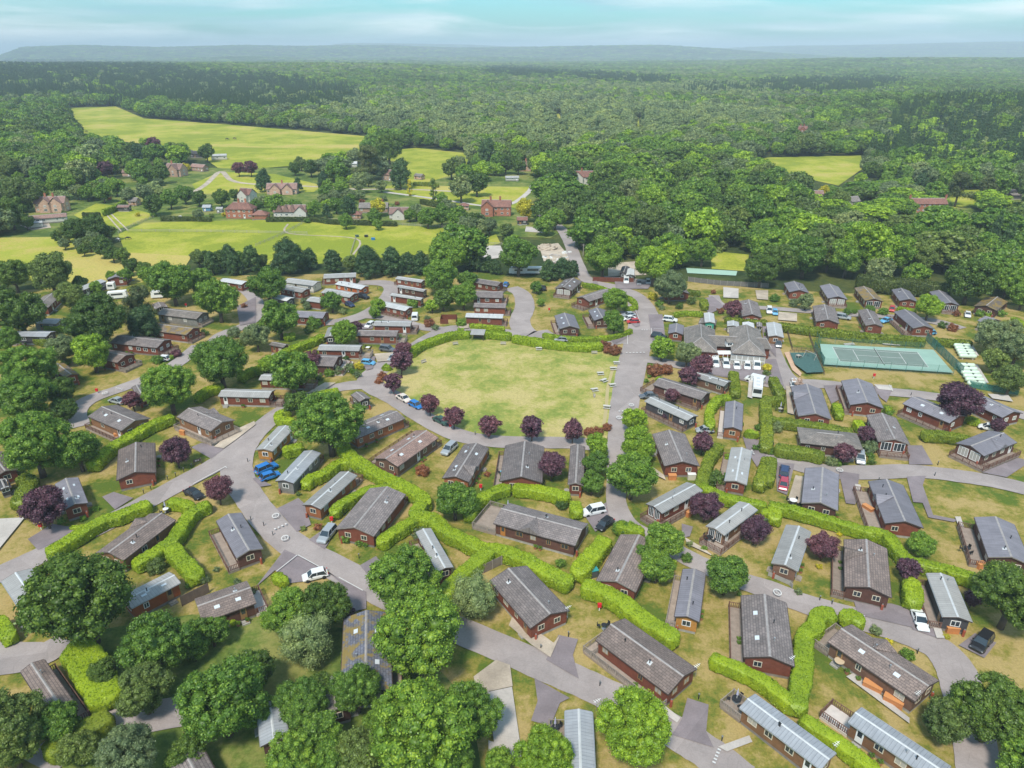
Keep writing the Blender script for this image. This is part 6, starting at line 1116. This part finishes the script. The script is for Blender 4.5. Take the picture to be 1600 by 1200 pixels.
for ln in '''p|925,212,975,342|sports|white|white sports car parked beside the narrow dark lodge
p|1372,372,1300,462|suv|black|dark estate car with silver roof at the right lane bend
l|98,178,105,125|suv|navy|dark blue car parked behind the red one on the drive
l|103,198,92,262|hatch|maroon|red hatchback parked below the dark blue car
h|572,835,580,895|suv|silver|silver car beside the purple tree and rounded bushes
h|1410,682,1345,668|hatch|white|white hatchback half under the purple shrub at right
h|160,395,165,428|suv|white|pale car hidden behind the playground road lodge
h|62,130,66,175|suv|grey|grey car nosing out of the white roofed building
g|1565,388,1470,365|van|white|white van parked behind the motor coach
g|1262,245,1275,298|van|white|white van leftmost in the clubhouse parking row|clubhouse parking row
g|1330,258,1342,300|suv|white|white car second in the clubhouse parking row|clubhouse parking row
g|1398,262,1408,308|saloon|white|white saloon in the middle of the clubhouse parking row|clubhouse parking row
g|1468,262,1472,315|hatch|white|white hatchback fourth in the clubhouse parking row|clubhouse parking row
g|1522,255,1534,320|van|white|white van rightmost in the clubhouse parking row|clubhouse parking row
g|875,98,960,112|suv|black|black off-road car beside the little red hut
g|905,472,805,478|saloon|grey|dark car with bright windscreen by the charcoal lodge
g|1230,690,1180,690|hatch|silver|silver car hidden behind a purple tree
k|560,385,455,408|suv|white|white car with dark sunroof on the drive by the hedge
k|615,450,545,505|hatch|black|black car beside the massive block hedge
g|352,125,262,122|hatch|silver|silver car between the two curved hedges of the green
c|770,845,690,852|saloon|silver|upper silver car in the three space bay|three space bay
c|770,868,690,876|saloon|white|middle white car in the three space bay|three space bay
c|790,890,725,892|hatch|red|lower red car in the three space bay|three space bay
c|945,875,1030,885|suv|white|white people carrier at the main road bay
c|712,610,715,665|van|white|white delivery van by the brown fence
c|790,635,795,665|hatch|grey|grey car right of the white delivery van
c|850,628,852,660|hatch|silver|silver car shaded by trees beside the grey one
c|200,688,150,685|suv|black|dark pickup beside a small tree
d|5,805,10,842|suv|white|white car at the left end of the back drive
d|40,820,46,848|hatch|lightblue|light blue car next to the white one on the back drive
d|450,862,492,868|suv|silver|silver car beside the left hedge row lodge
d|778,795,772,832|hatch|red|red car in front of the pale grey back lodge
d|760,878,715,890|saloon|lightblue|light blue saloon beside the orange deck lodge
d|1245,830,1250,865|saloon|white|white saloon on the right back drive
d|1040,960,975,965|hatch|lightblue|pale blue car behind the orange deck lodge
f|660,265,738,272|hatch|lightblue|turquoise car on the garden drive
f|790,180,855,190|suv|grey|grey car above the rock garden drive
f|880,225,840,250|hatch|silver|silver car half under the purple tree
b|735,900,690,925|hatch|white|white car left of the pale roof lodge
f|955,512,1042,555|hatch|blue|blue car towing behind the cream convertible
f|885,470,960,512|saloon|cream|cream convertible on the edge of the oval green
f|1125,615,1190,648|saloon|green|dark green car under the third purple tree
f|1235,785,1180,835|suv|silver|silver car between the pink and grey roofed lodges
f|5,955,125,905|suv|blue|upper blue estate car beside the grey clad lodge
f|20,1000,155,955|hatch|blue|lower bright blue car beside the grey clad lodge
b|648,730,694,742|suv|black|dark car beside the bright caravan lodge
b|560,775,610,795|hatch|navy|dark blue hatchback on the caravan lane
b|990,885,998,845|van|white|white van beside the maroon lodge
b|1555,670,1570,650|hatch|blue|blue car behind the topmost right stack lodge
e|780,520,685,495|saloon|silver|silver car beside the round purple shrub on left road
e|1160,1060,1265,1115|saloon|black|black saloon parked beside the left purple tree
j|490,490,400,600|suv|silver|silver and black car beside the two flue lodge
j|420,785,320,810|hatch|white|white car mostly hidden by the lower left trees
e|1050,245,990,240|hatch|white|white car half hidden beside the left upper tree
a|30,955,-10,965|hatch|silver|silver car at the extreme left lane
z|733,341,722,343|hatch|white|white car outside the lane garage'''.split('\n'):
    q = ln.split('|'); a = T2(q[1]); car(q[0], a[0], a[1], a[2], a[3], q[2], q[3], q[4], 'van' if q[2] == 'van' else 'car', q[5] if len(q) > 5 else None)
# motor coach
X, Y = G(*C('g', 1528, 455)); X2, Y2 = G(*C('g', 1530, 385)); t = empty('motor_coach', (X, Y, .05), math.atan2(Y2 - Y, X2 - X), 'long white motor coach parked on the narrow concrete strip', 'coach')
MB().box(0, 0, 1.75, 7.4, 2.3, 2.4, top=.95).build('body', carpaint('white', PC['white']), t); MB().box(-3.62, 0, 2.0, .12, 1.9, 1.0).box(0, 1.13, 2.1, 5.8, .08, .8).box(0, -1.13, 2.1, 5.8, .08, .8).build('window', PANE, t); mb = MB(); [mb.box(k, 0, 3.0, .8, .8, .14) for k in (-2, 0, 2)]; mb.build('roof_hatch', RIDGEL, t)
for sx in (-2.4, 2.3):
    for sy in (-1, 1): ob('wheel', carparts('van')[3], t, (sx, sy * 1.02, .42)).scale = (1.25, 1, 1.25)
# ================================================================== FURNITURE, TANKS, SIGNS
def copyset(proto, loc, rz, label, group, first):
    if first: r = proto
    else:
        r = proto.copy(); LINK(r)
        for ch in proto.children:
            c = ch.copy(); LINK(c); c.parent = r
            for g in ch.children: d = g.copy(); LINK(d); d.parent = c
    r.location = loc; r.rotation_euler = (0, 0, rz); r['label'] = label; USED.add(label)
    if group: r['group'] = group
    return r
def tank():
    t = empty('gas_tank', (0, 0, 0), 0, 'x', 'gas tank'); mb = MB(); n = 14; pr = [(-2.25, .0), (-2.2, .28), (-2.0, .50), (-1.7, .58), (1.7, .58), (2.0, .50), (2.2, .28), (2.25, 0.0)]
    vs = [(x, r * math.cos(2 * math.pi * i / n), 1.0 + r * math.sin(2 * math.pi * i / n)) for x, r in pr[1:-1] for i in range(n)]; fs = [(k * n + i, (k + 1) * n + i, (k + 1) * n + (i + 1) % n, k * n + (i + 1) % n) for k in range(5) for i in range(n)] + [tuple(range(n)), tuple(5 * n + i for i in range(n))[::-1]]
    mb.add(vs, fs).build('vessel', plain('tank_paint', (.58, .70, .58), .35, var=.06), t, smooth=False); MB().box(-1.3, 0, .25, .25, .8, .5).build('leg', CONC, t); MB().box(1.3, 0, .25, .25, .8, .5).build('leg', CONC, t); MB().tube((0, 0, 1.5), (0, 0, 1.75), .26, 10).build('valve_cover', plain('valve_dark', (.10, .12, .11), .5), t); return t
tk = tank(); nth = ['farthest', 'second farthest', 'third farthest', 'third nearest', 'second nearest', 'nearest']; first = True
for gi_, ((ax, ay), (bx, by), nm) in enumerate([((1203, 1022), (1249, 1105), 'upper row by the hedge'), ((1238, 1162 + 0), (1305, 1275 + 0), 'lower row by the mesh fence')]):
    for k in range(6):
        c_ = 'd'; x, y = G(*C(c_, ax + (bx - ax) * k / 5, ay + (by - ay) * k / 5), 1.0); copyset(tk, (x, y, 0), R_(-7), f'pale green cylindrical gas tank, {nth[k]} of the {nm}', 'pale green gas tanks in two rows', first); first = False
    a = G(*C('d', ax - 48, ay)); b = G(*C('d', bx - 48, by + 6)); strip('tank_slab', [(C('d', ax, ay + 4)), (C('d', bx, by + 6))], CONC, 5.0, k=1)
def ptable():
    t = empty('picnic_table', (0, 0, 0), 0, 'x', 'picnic table'); m = plain('pale_bench_wood', (.52, .49, .44), .8); MB().box(0, 0, .74, 1.7, .75, .06).build('table_top', m, t)
    for s in (-1, 1): MB().box(0, s * .72, .44, 1.7, .28, .05).build('seat', m, t)
    for s in (-1, 1):
        MB().box(s * .6, 0, .36, .08, 1.5, .08).build('crossbar', WOOD, t)
        for q in (-1, 1): MB().tube((s * .62, q * .6, 0), (s * .62, q * .2, .72), .05, 4).build('leg', WOOD, t)
    return t
pt_ = ptable(); first = True
for x, y, r, d in [(653, 277, 0, 'topmost by the roadside'), (632, 312, 0, 'second from the top by the roadside'), (552, 343, .1, 'pale one left of the roadside pair'), (573, 387, .7, 'dark one turned at an angle'), (627, 416, .2, 'grey one beside the worn path'), (515, 445, .3, 'beside the small bench'), (592, 553, -.2, 'nearest to the purple trees'), (168, 188, 0, 'alone below the long curved hedge')]:
    X, Y = G(*C('g', x, y)); copyset(pt_, (X, Y, 0), r, 'wooden picnic table on the oval green, ' + d, 'picnic tables on the oval green', first); first = False
def bench():
    t = empty('bench', (0, 0, 0), 0, 'x', 'bench'); m = WOOD; MB().box(0, 0, .45, 1.6, .42, .06).build('seat', m, t); MB().box(0, .22, .78, 1.6, .06, .4).build('backrest', m, t)
    for s in (-1, 1): MB().box(s * .7, 0, .21, .08, .4, .42).build('leg', m, t)
    return t
bn = bench(); first = True
for c_, x, y, r, d in [('f', 1247, 158, .3, 'left of the timber shelter'), ('f', 1545, 157, -.1, 'right of the timber shelter'), ('f', 1050, 270, .8, 'near the left purple trees'), ('g', 515, 215, 0, 'below the red shrubs'), ('g', 515, 480, 1.4, 'just below a picnic table')]:
    X, Y = G(*C(c_, x, y)); copyset(bn, (X, Y, 0), r, 'plain wooden bench on the green ' + d, 'benches on the oval green', first); first = False
def single(name, c, x, y, rz, label, cat, parts, group=None, z=0.0):
    X, Y = G(*C(c, x, y), z); t = empty(name, (X, Y, z), rz, label, cat, group); USED.add(label)
    for nm, mb, mt in parts: mb.build(nm, mt, t)
    return t
def storage(c, x, y, rz, label, L=2.0): single('storage_box', c, x, y, rz, label, 'storage box', [('body', MB().box(0, 0, .5, L, .85, 1.0), TIMBER), ('lid', MB().box(0, 0, 1.05, L + .08, .95, .09), plain('orange_lid', (.62, .27, .10), .5))])
storage('p', 648, 712, R_(-40), 'orange timber storage box, upper one beside long brown lodge', 2.3); storage('p', 778, 802, R_(-40), 'orange timber storage box, lower one beside long brown lodge', 2.3); storage('e', 1147, 715, R_(-20), 'square orange storage box by the junction deck lodge', 1.3); storage('k', 1100, 425, R_(35), 'orange box on the steps of the stepped deck lodge', 1.0)
storage('k', 1000, 195, 0, 'orange timber box under the avenue lodge gable', 1.5); storage('l', 1325, 750, .2, 'orange box below the edge lodge deck', 1.3); storage('l', 620, 395, R_(-65), 'orange ramp box beside the ramp deck lodge', 2.0); storage('p', 1145, 350, -.1, 'pale brown storage box below the dark lodge window', 1.7); storage('e', 735, 735, R_(20), 'orange box at the corner of four skylight lodge', 1.1); storage('f', 255, -10, .3, 'small orange shed box under the left round tree', 1.2)
single('storage_crate', 'k', 1120, 195, 0, 'white plastic crate stack under the avenue lodge gable', 'crate', [('body', MB().box(0, 0, .6, 1.5, .8, 1.2), plain('cream_plastic', (.60, .56, .45), .6)), ('lid', MB().box(0, 0, 1.24, 1.6, .9, .08), WHITE)]); single('garden_tank', 'k', 508, 800, .3, 'teal garden tank at the foot of the block hedge', 'tank', [('body', MB().box(0, 0, .65, 1.3, 1.0, 1.3), plain('dark_grey', (.08, .09, .09), .6)), ('lid', MB().box(0, 0, 1.34, 1.4, 1.1, .1), plain('teal', (.04, .30, .30), .5))])
single('bin_store', 'b', 1205, 890, 0, 'low dark red open bin enclosure by the lane', 'enclosure', [('wall', MB().box(-2.4, 0, .8, .12, 4, 1.6).box(2.4, 0, .8, .12, 4, 1.6).box(0, 2, .8, 4.9, .12, 1.6).box(-1.2, -2, .8, 2.4, .12, 1.6), WM['r'])])
def tset(c, x, y, z, label, par=None, tm=None, r=.55, chairs=4):
    X, Y = G(*C(c, x, y), z); t = empty('garden_table', (X, Y, z), .3, label, 'table'); USED.add(label); tm = tm or WHITE
    MB().tube((0, 0, .70), (0, 0, .75), r, 14).build('table_top', tm, t); MB().tube((0, 0, 0), (0, 0, .7), .05).box(0, 0, .02, .6, .6, .04).build('leg', METAL, t)
    for k in range(chairs):
        a = k * 2 * math.pi / chairs + .4; d = (r + .35); ch = empty('garden_chair', (X + d * math.cos(a + .3), Y + d * math.sin(a + .3), z), a + .3, label=f"dark garden chair {('left of', 'behind', 'right of', 'in front of')[int(((a + .3 + math.pi * 1.25) % (2 * math.pi)) / (math.pi / 2))]} the {label.split(' on ')[0]}", cat='chair', group='chairs round the ' + label.split(' on ')[0]); MB().box(0, 0, .43, .45, .45, .05).build('seat', BLACK, ch); MB().box(.21, 0, .68, .04, .45, .48).build('backrest', BLACK, ch); [MB().box(i * .19, j * .19, .2, .04, .04, .41).build('leg', BLACK, ch) for i in (-1, 1) for j in (-1, 1)]
    if par: s_ = empty('parasol', (X, Y, z), 0, f'closed {par} parasol over the {label.split(" on ")[0]}', 'parasol'); MB().tube((0, 0, .76), (0, 0, 2.4), .035).build('pole', WHITE, s_); MB().tube((0, 0, 1.4), (0, 0, 2.35), .16, 8, .04).build('canopy', plain('canopy_' + par, (.45, .45, .62), .8), s_)
tset('k', -25, 395, .5, 'white round table on the terrace of orange door lodge', 'grey'); tset('p', 440, 555, .5, 'pale tiled table on the long brown lodge deck', None, plain('tan_top', (.55, .42, .28), .6), .65, 0); tset('o', 1400, 790, .5, 'black square table on the furnished deck lodge', 'blue', BLACK, .6, 3); tset('l', 155, 345, .05, 'white patio table on the planted patio', None, None, .7, 4)
tset('g', 905, 410, .5, 'dark rattan seat table on the flower box lodge deck', None, BLACK, .5, 2); tset('k', 1230, 575, .5, 'dark table on the wooden terrace lodge deck', None, BLACK, .5, 4); tset('h', 1205, 825, .5, 'blue white table on the glazed corner lodge deck', None, WHITE, .5, 4); tset('f', 700, 185, .5, 'white tables on the crowded flower patio', None, WHITE, .6, 4); tset('h', 75, 570, .05, 'round stone table on the hedged patio', 'blue', WOOD, .5, 3); tset('l', 1240, 645, .5, 'dark table on the edge lodge deck', None, BLACK, .5, 3); tset('o', 268, 970, .5, 'black table on the silver ribbed lodge deck', 'grey', BLACK, .45, 2); tset('l', 10, 1, .5, 'blue table on the white window lodge deck', None, plain('bluetop', (.2, .3, .5), .6), .5, 2)
tset('o', 575, 330, .5, 'dark grey table on the wire terrace lodge end deck', None, BLACK, .45, 3); tset('f', 1545, 965, .5, 'blue topped table on the lodge deck south of green', None, plain('cyan', (.1, .55, .75), .6), .55, 3); tset('i', 1040, 400, .3, 'white table on the hedge enclosed patio', 'white', WHITE, .5, 4)
def redpost(c, x, y, label): single('fire_point', c, x, y, 0, label, 'fire point', [('post', MB().box(0, 0, .5, .12, .12, 1.0), WHITE), ('cabinet', MB().box(0, 0, .95, .55, .35, .6), plain('fire_red', (.62, .02, .03), .4)), ('lid', MB().box(0, 0, 1.29, .60, .40, .07), plain('fire_red', (.62, .02, .03), .4))])
for c_, x, y, l in [('i', 260, 510, 'red fire point on the left lawn beside dark drive'), ('o', 545, 215, 'red fire point beside the massive long lime hedge'), ('f', 1405, 1065, 'red fire point at the scalloped hedge'), ('f', 1215, 680, 'red fire point at the green edge by dark car'), ('h', 660, 365, 'red fire point on the lawn below the tennis court'), ('d', 1005, 812, 'red fire point near the bright young tree'), ('a', 1165, 800, 'red fire point under the upper left tree'), ('c', 232, 830, 'red fire point on the verge above parked car lodge'), ('j', 475, 470, 'red fire point beside three round bushes'), ('e', 610, 460, 'orange red fire point beside upper left lawn')]: redpost(c_, x, y, l)
def lightpost():
    t = empty('path_light', (0, 0, 0), 0, 'x', 'path light'); MB().tube((0, 0, 0), (0, 0, .85), .07, 8).build('post', BLACK, t); MB().tube((0, 0, .87), (0, 0, 1.0), .12, 8).build('lamp_head', plain('lamp_grey', (.2, .2, .2), .4), t); return t
lp = lightpost(); first = True
for c_, x, y in [('i', 1570, 455), ('j', 50, 490), ('j', 107, 550), ('j', 645, 690), ('o', 180, 462), ('o', 548, 690), ('o', 352, 380), ('o', 1310, 1035), ('o', 1165, 770), ('p', 322, 155), ('p', 398, 180), ('l', 1060, 108), ('l', 1040, 178), ('l', 690, 210), ('i', 1100, 180), ('i', 1150, 150), ('i', 900, 285), ('i', 945, 260), ('e', 1200, 925), ('e', 1050, 1000), ('f', 1370, 720), ('b', 760, 690), ('f', 1385, 95), ('h', 892, 475), ('p', 932, 485), ('e', 1550, 890)]:
    X, Y = G(*C(c_, x, y)); px, py = C(c_, x, y); copyset(lp, (X, Y, 0), 0, uniq('short black path light', px, py), 'path lights along the lanes', first); first = False
single('notice_board', 'i', 1238, 105, .6, 'dark timber notice board on two posts by the left road', 'sign', [('post', MB().box(-.7, 0, .75, .12, .12, 1.5), BARK), ('post', MB().box(.7, 0, .75, .12, .12, 1.5), BARK), ('board', MB().box(0, 0, 1.05, 1.28, .08, .6), plain('board_dark', (.06, .04, .035), .7)), ('notice', MB().box(-.25, -.05, 1.08, .35, .02, .3).box(.2, -.05, 1.05, .3, .02, .2), plain('notice_pale', (.40, .38, .36), .6))])
def aerial(c, x, y, z, label): single('tv_aerial', c, x, y, .6, label, 'aerial', [('mast', MB().tube((0, 0, -1.6), (0, 0, .3), .03, 5), METAL), ('boom', MB().tube((-.5, 0, .3), (.6, 0, .3), .03, 5), WHITE), ('element', MB().box(-.3, 0, .3, .04, .6, .04).box(0, 0, .3, .04, .5, .04).box(.3, 0, .3, .04, .4, .04), WHITE)], z=z)
for c_, x, y, l in [('o', 350, 205, 'white aerial at the gable of silver flue lodge'), ('o', 1155, 570, 'white aerial at the gable of wire terrace lodge'), ('p', 150, 520, 'white aerial at the skylight lodge by forked hedge'), ('p', 935, 740, 'white aerial at the near gable of long brown lodge'), ('p', 425, 1060, 'white aerial beside the furnished deck lodge roof'), ('o', 530, 790, 'white aerial beyond the silver ribbed lodge')]: aerial(c_, x, y, 3.4, l)
def pole(px, py, h, label): single('utility_pole', 'z', px, py, 0, label, 'pole', [('post', MB().tube((0, 0, 0), (0, 0, h), .14, 8, .10), WOOD), ('crossarm', MB().box(0, 0, h - .5, 1.6, .12, .12), WOOD)])
pole(860, 353, 8.5, 'wooden utility pole at the head of the lane'); pole(843, 362, 8, 'wooden utility pole beside the golden tree hut'); pole(911, 400, 5, 'short pole with pale box beside the lane')
FW = plain('field_fence_wood', (.36, .33, .27), .85)
for pts, l in [([(185, 365), (210, 352), (240, 340)], 'wooden post fence climbing beside the paddock track'), ([(200, 362), (330, 363), (480, 366)], 'thin post fence across the big meadow'), ([(400, 385), (440, 368), (480, 346)], 'post fence running up to the cream dormer house'), ([(500, 344), (620, 352), (705, 357)], 'post fence below the blue gabled cottage'), ([(548, 398), (556, 373)], 'short post fence beside the worn meadow track'), ([(470, 258), (575, 236)], 'far post fence at the meadow corner'), ([(705, 357), (716, 385)], 'post fence at the right end of the meadow'), ([(728, 383), (785, 383)], 'post fence behind the pale sand yard')]:
    fence_line('post_fence', pts, 1.2, FW, None, l, railm=FW, step=3.2 if 'thin' not in l else 6, pr=.07)
fence_line('board_fence', [(926, 440), (990, 442)], 1.8, BARK, WM['r'], 'dark red board fence in front of the container yard', step=2.4, solid=True); fence_line('board_fence', [(1075, 440), (1125, 446), (1200, 450)], 1.8, WOOD, WM['g'], 'grey board fence below the drained court', step=2.4, solid=True)
fence_line('board_fence', [(1140, 990), (1310, 905)], 1.9, BARK, plain('fence_board', (.15, .11, .09), .8, var=.2), 'dark board fence between orange lodge and dry lawn', crop='i', step=2, solid=True); fence_line('board_fence', [(1420, 785), (1590, 705), (1640, 715)], 1.8, WOOD, plain('fence_grey', (.22, .18, .15), .8, var=.2), 'brown board fence behind the silver flue lodge', crop='j', step=2, solid=True); fence_line('board_fence', [(0, 800), (135, 860), (150, 880)], .9, STONE, STONE, 'low stone wall below the pale roof roadside lodge', crop='l', step=3, solid=True)
# horses and ponies in the fields
HRND = 0
def horse(px, py, rz, c1, label, graze=True, s=1.0):
    X, Y = G(px, py); t = empty('horse', (X, Y, 0), rz, label, 'horse', None, (s, s, s)); USED.add(label)
    hd = [(1.35, 0, .55), (1.62, 0, .30)] if graze else [(1.25, 0, 1.85), (1.6, 0, 1.75)]
    J = [((-.75, 0, 1.22), .30), ((-.2, 0, 1.15), .33), ((.45, 0, 1.2), .32), ((.8, 0, 1.25), .22), (hd[0], .14), (hd[1], .10)]
    for sx, sy in ((-.78, .18), (-.78, -.18), (.5, .17), (.5, -.17)):
        J += [((sx, sy, 1.0), .17), ((sx + (.08 if sx < 0 else 0), sy, .70), .10), ((sx - (.08 if sx < 0 else 0), sy, .42), .06), ((sx, sy, .06), .065)]
    E = [(0, 1), (1, 2), (2, 3), (3, 4), (4, 5)]
    for k in range(4): b = 6 + 4 * k; E += [((0 if k < 2 else 2), b), (b, b + 1), (b + 1, b + 2), (b + 2, b + 3)]
    me = bpy.data.meshes.new('body'); me.from_pydata([j[0] for j in J], E, []); me.materials.append(plain('coat_' + c1, dict(brown=(.10, .05, .03), black=(.03, .03, .03), white=(.60, .58, .55))[c1], .8)); o = ob('body', me, t)
    me.skin_vertices or None
    bpy.context.view_layer.objects.active = o; md = o.modifiers.new('skin', 'SKIN')
    for v, j in zip(me.skin_vertices[0].data, J): v.radius = (j[1], j[1])
    me.skin_vertices[0].data[1].use_root = True; sd = o.modifiers.new('sub', 'SUBSURF'); sd.levels = 1; sd.render_levels = 1
    MB().tube((-1.0, 0, 1.3), (-1.15, 0, .6), .06, 5, .09).build('tail', plain('mane_dark', (.02, .018, .016), .9), t); MB().box(.95, 0, 1.2 if graze else 1.65, .5, .06, .2).build('mane', plain('mane_dark', (.02, .018, .016), .9), t)
try:
    horse(200, 375, .4, 'black', 'dark pony with pale flank grazing in the big meadow'); horse(185, 377, 2.8, 'white', 'white pony grazing beside the meadow bushes'); horse(355, 219, 0, 'black', 'black horse grazing in the far yellow meadow', s=1.3); horse(367, 218, 3, 'brown', 'brown horse grazing in the far yellow meadow', s=1.3); horse(135, 207, 0, 'black', 'dark horse at the left end of far meadow', s=1.3); horse(282, 342, 0, 'white', 'white pony by the dark meadow hedge', s=1.1)
except Exception as ex: print('horse', ex)
for c_, x, y, cc, l in [('b', 632, 362, 'green', 'dark green water trough on the meadow'), ('b', 690, 362, 'black', 'small black trough on the meadow'), ('b', 733, 380, 'blue', 'blue trough at the meadow track'), ('b', 1318, 408, 'blue', 'blue bin at the sand yard corner'), ('b', 1455, 325, 'blue', 'blue tank among the grey-green trees')]:
    single('water_trough', c_, x, y, 0, l, 'trough', [('tub', MB().box(0, 0, .5, 1.5, .9, 1.0, top=1.1), carpaint(cc, PC[cc]))])
X, Y = G(855, 388); t = empty('earth_heap', (X, Y, 0), 0, 'heap of brown earth and clippings in rubble yard', 'heap'); b_ = MB().ball((0, 0, 0), 4.2, .42, 22, 12); rr = random.Random(3); b_.v = [(x + rr.uniform(-.7, .7), y + rr.uniform(-.7, .7), max(-.3, z + rr.uniform(-.4, .4))) for x, y, z in b_.v]; b_.build('mound', GRAVEL, t)
for k, (px, py) in enumerate([(855, 404), (868, 400), (878, 405), (862, 410), (884, 396)]):
    X, Y = G(px, py); r_ = random.Random(k); mb = MB(); [mb.box(r_.uniform(-2, 2), r_.uniform(-1.5, 1.5), .3, r_.uniform(.5, 1.8), r_.uniform(.4, 1), .6, r_.uniform(0, 3)) for _ in range(5)]; tag(mb.build('rubble_pile', CONC if k % 2 else WHITE, None, loc=(X, Y, 0)), uniq('pale rubble pile', px, py), 'rubble')
# white trailers beside the lane yard and under the upper left pine
for c_, x, y, rz, L, l in [('c', 130, 590, 0, 7, 'long white trailer roof behind the round tree'), ('b', 1630, 590, 0, 6, 'white trailer behind the dark conifers'), ('a', 740, 745, .3, 6, 'white caravan under the spreading pine'), ('a', 1010, 740, .2, 6, 'white caravan right of the spreading pine'), ('c', 40, 592, 0, 5, 'small white trailer left of the round tree'), ('a', 700, 690, .2, 2.5, 'tiny white trailer on the upper left lawn')]:
    single('caravan', c_, x, y, rz, l, 'caravan', [('body', MB().box(0, 0, 1.5, L, 2.3, 2.1, top=.94), WHITE), ('window', MB().box(0, -1.13, 1.75, L * .6, .06, .6), PANE), ('wheel', MB().tube((0, -1.1, .35), (0, 1.1, .35), .33, 12), RUB)])
def bottle():
    t = empty('gas_bottle', (0, 0, 0), 0, 'x', 'gas bottle'); MB().tube((0, 0, 0), (0, 0, 1.05), .19, 10).tube((0, 0, 1.05), (0, 0, 1.2), .19, 10, .08).build('vessel', plain('bottle_red', (.33, .08, .045), .4), t); MB().tube((0, 0, 1.2), (0, 0, 1.32), .09, 8).build('valve', METAL, t); return t
def pot():
    t = empty('planter', (0, 0, 0), 0, 'x', 'planter'); MB().tube((0, 0, 0), (0, 0, .45), .22, 10, .30).build('pot', plain('terracotta', (.36, .15, .08), .7), t); o = ob('plant', crown_mesh('shrub', 'm', 3, 1), t, (0, 0, .35)); o.scale = (.38, .38, .45); return t
bt, pp_ = bottle(), pot(); f1 = f2 = True
for t_, hl_, hw_, r_, lb_ in LOTS:
    cz_, sz_ = math.cos(t_.rotation_euler.z), math.sin(t_.rotation_euler.z)
    def wp(a, b): return (t_.location.x + a * cz_ - b * sz_, t_.location.y + a * sz_ + b * cz_, 0)
    q = wp(-hl_ - .35, hw_ * (.8 if r_ < .5 else -.8)); px, py, _ = PX(*q); copyset(bt, q, 0, uniq('upright red gas bottle', float(px), float(py)), 'gas bottles beside the lodges', f1); f1 = False
    for k in range(2):
        q = wp(hl_ * (r_ * 2 - 1) * (.8 if k else .3), (-hw_ - .5) * (1 if (r_ * 10) % 2 < 1 else -1)); px, py, _ = PX(*q); copyset(pp_, q, 0, uniq('terracotta plant pot', float(px), float(py)), 'plant pots beside the lodges', f2); f2 = False
# ================================================================== HAZE
hz = MB().box(0, 6000, 62, 40000, 34000, 290); hm = bpy.data.materials.new('haze_air'); hm.use_nodes = True; ht2 = hm.node_tree; ht2.nodes.clear(); ho = N(ht2, "ShaderNodeOutputMaterial"); pv = N(ht2, "ShaderNodeVolumePrincipled")
pv.inputs['Color'].default_value = (.74, .89, 1.0, 1); pv.inputs['Density'].default_value = .00015; pv.inputs['Anisotropy'].default_value = -.25; ht2.links.new(pv.outputs[0], ho.inputs['Volume'])
tag(hz.build('haze', hm), kind='stuff')
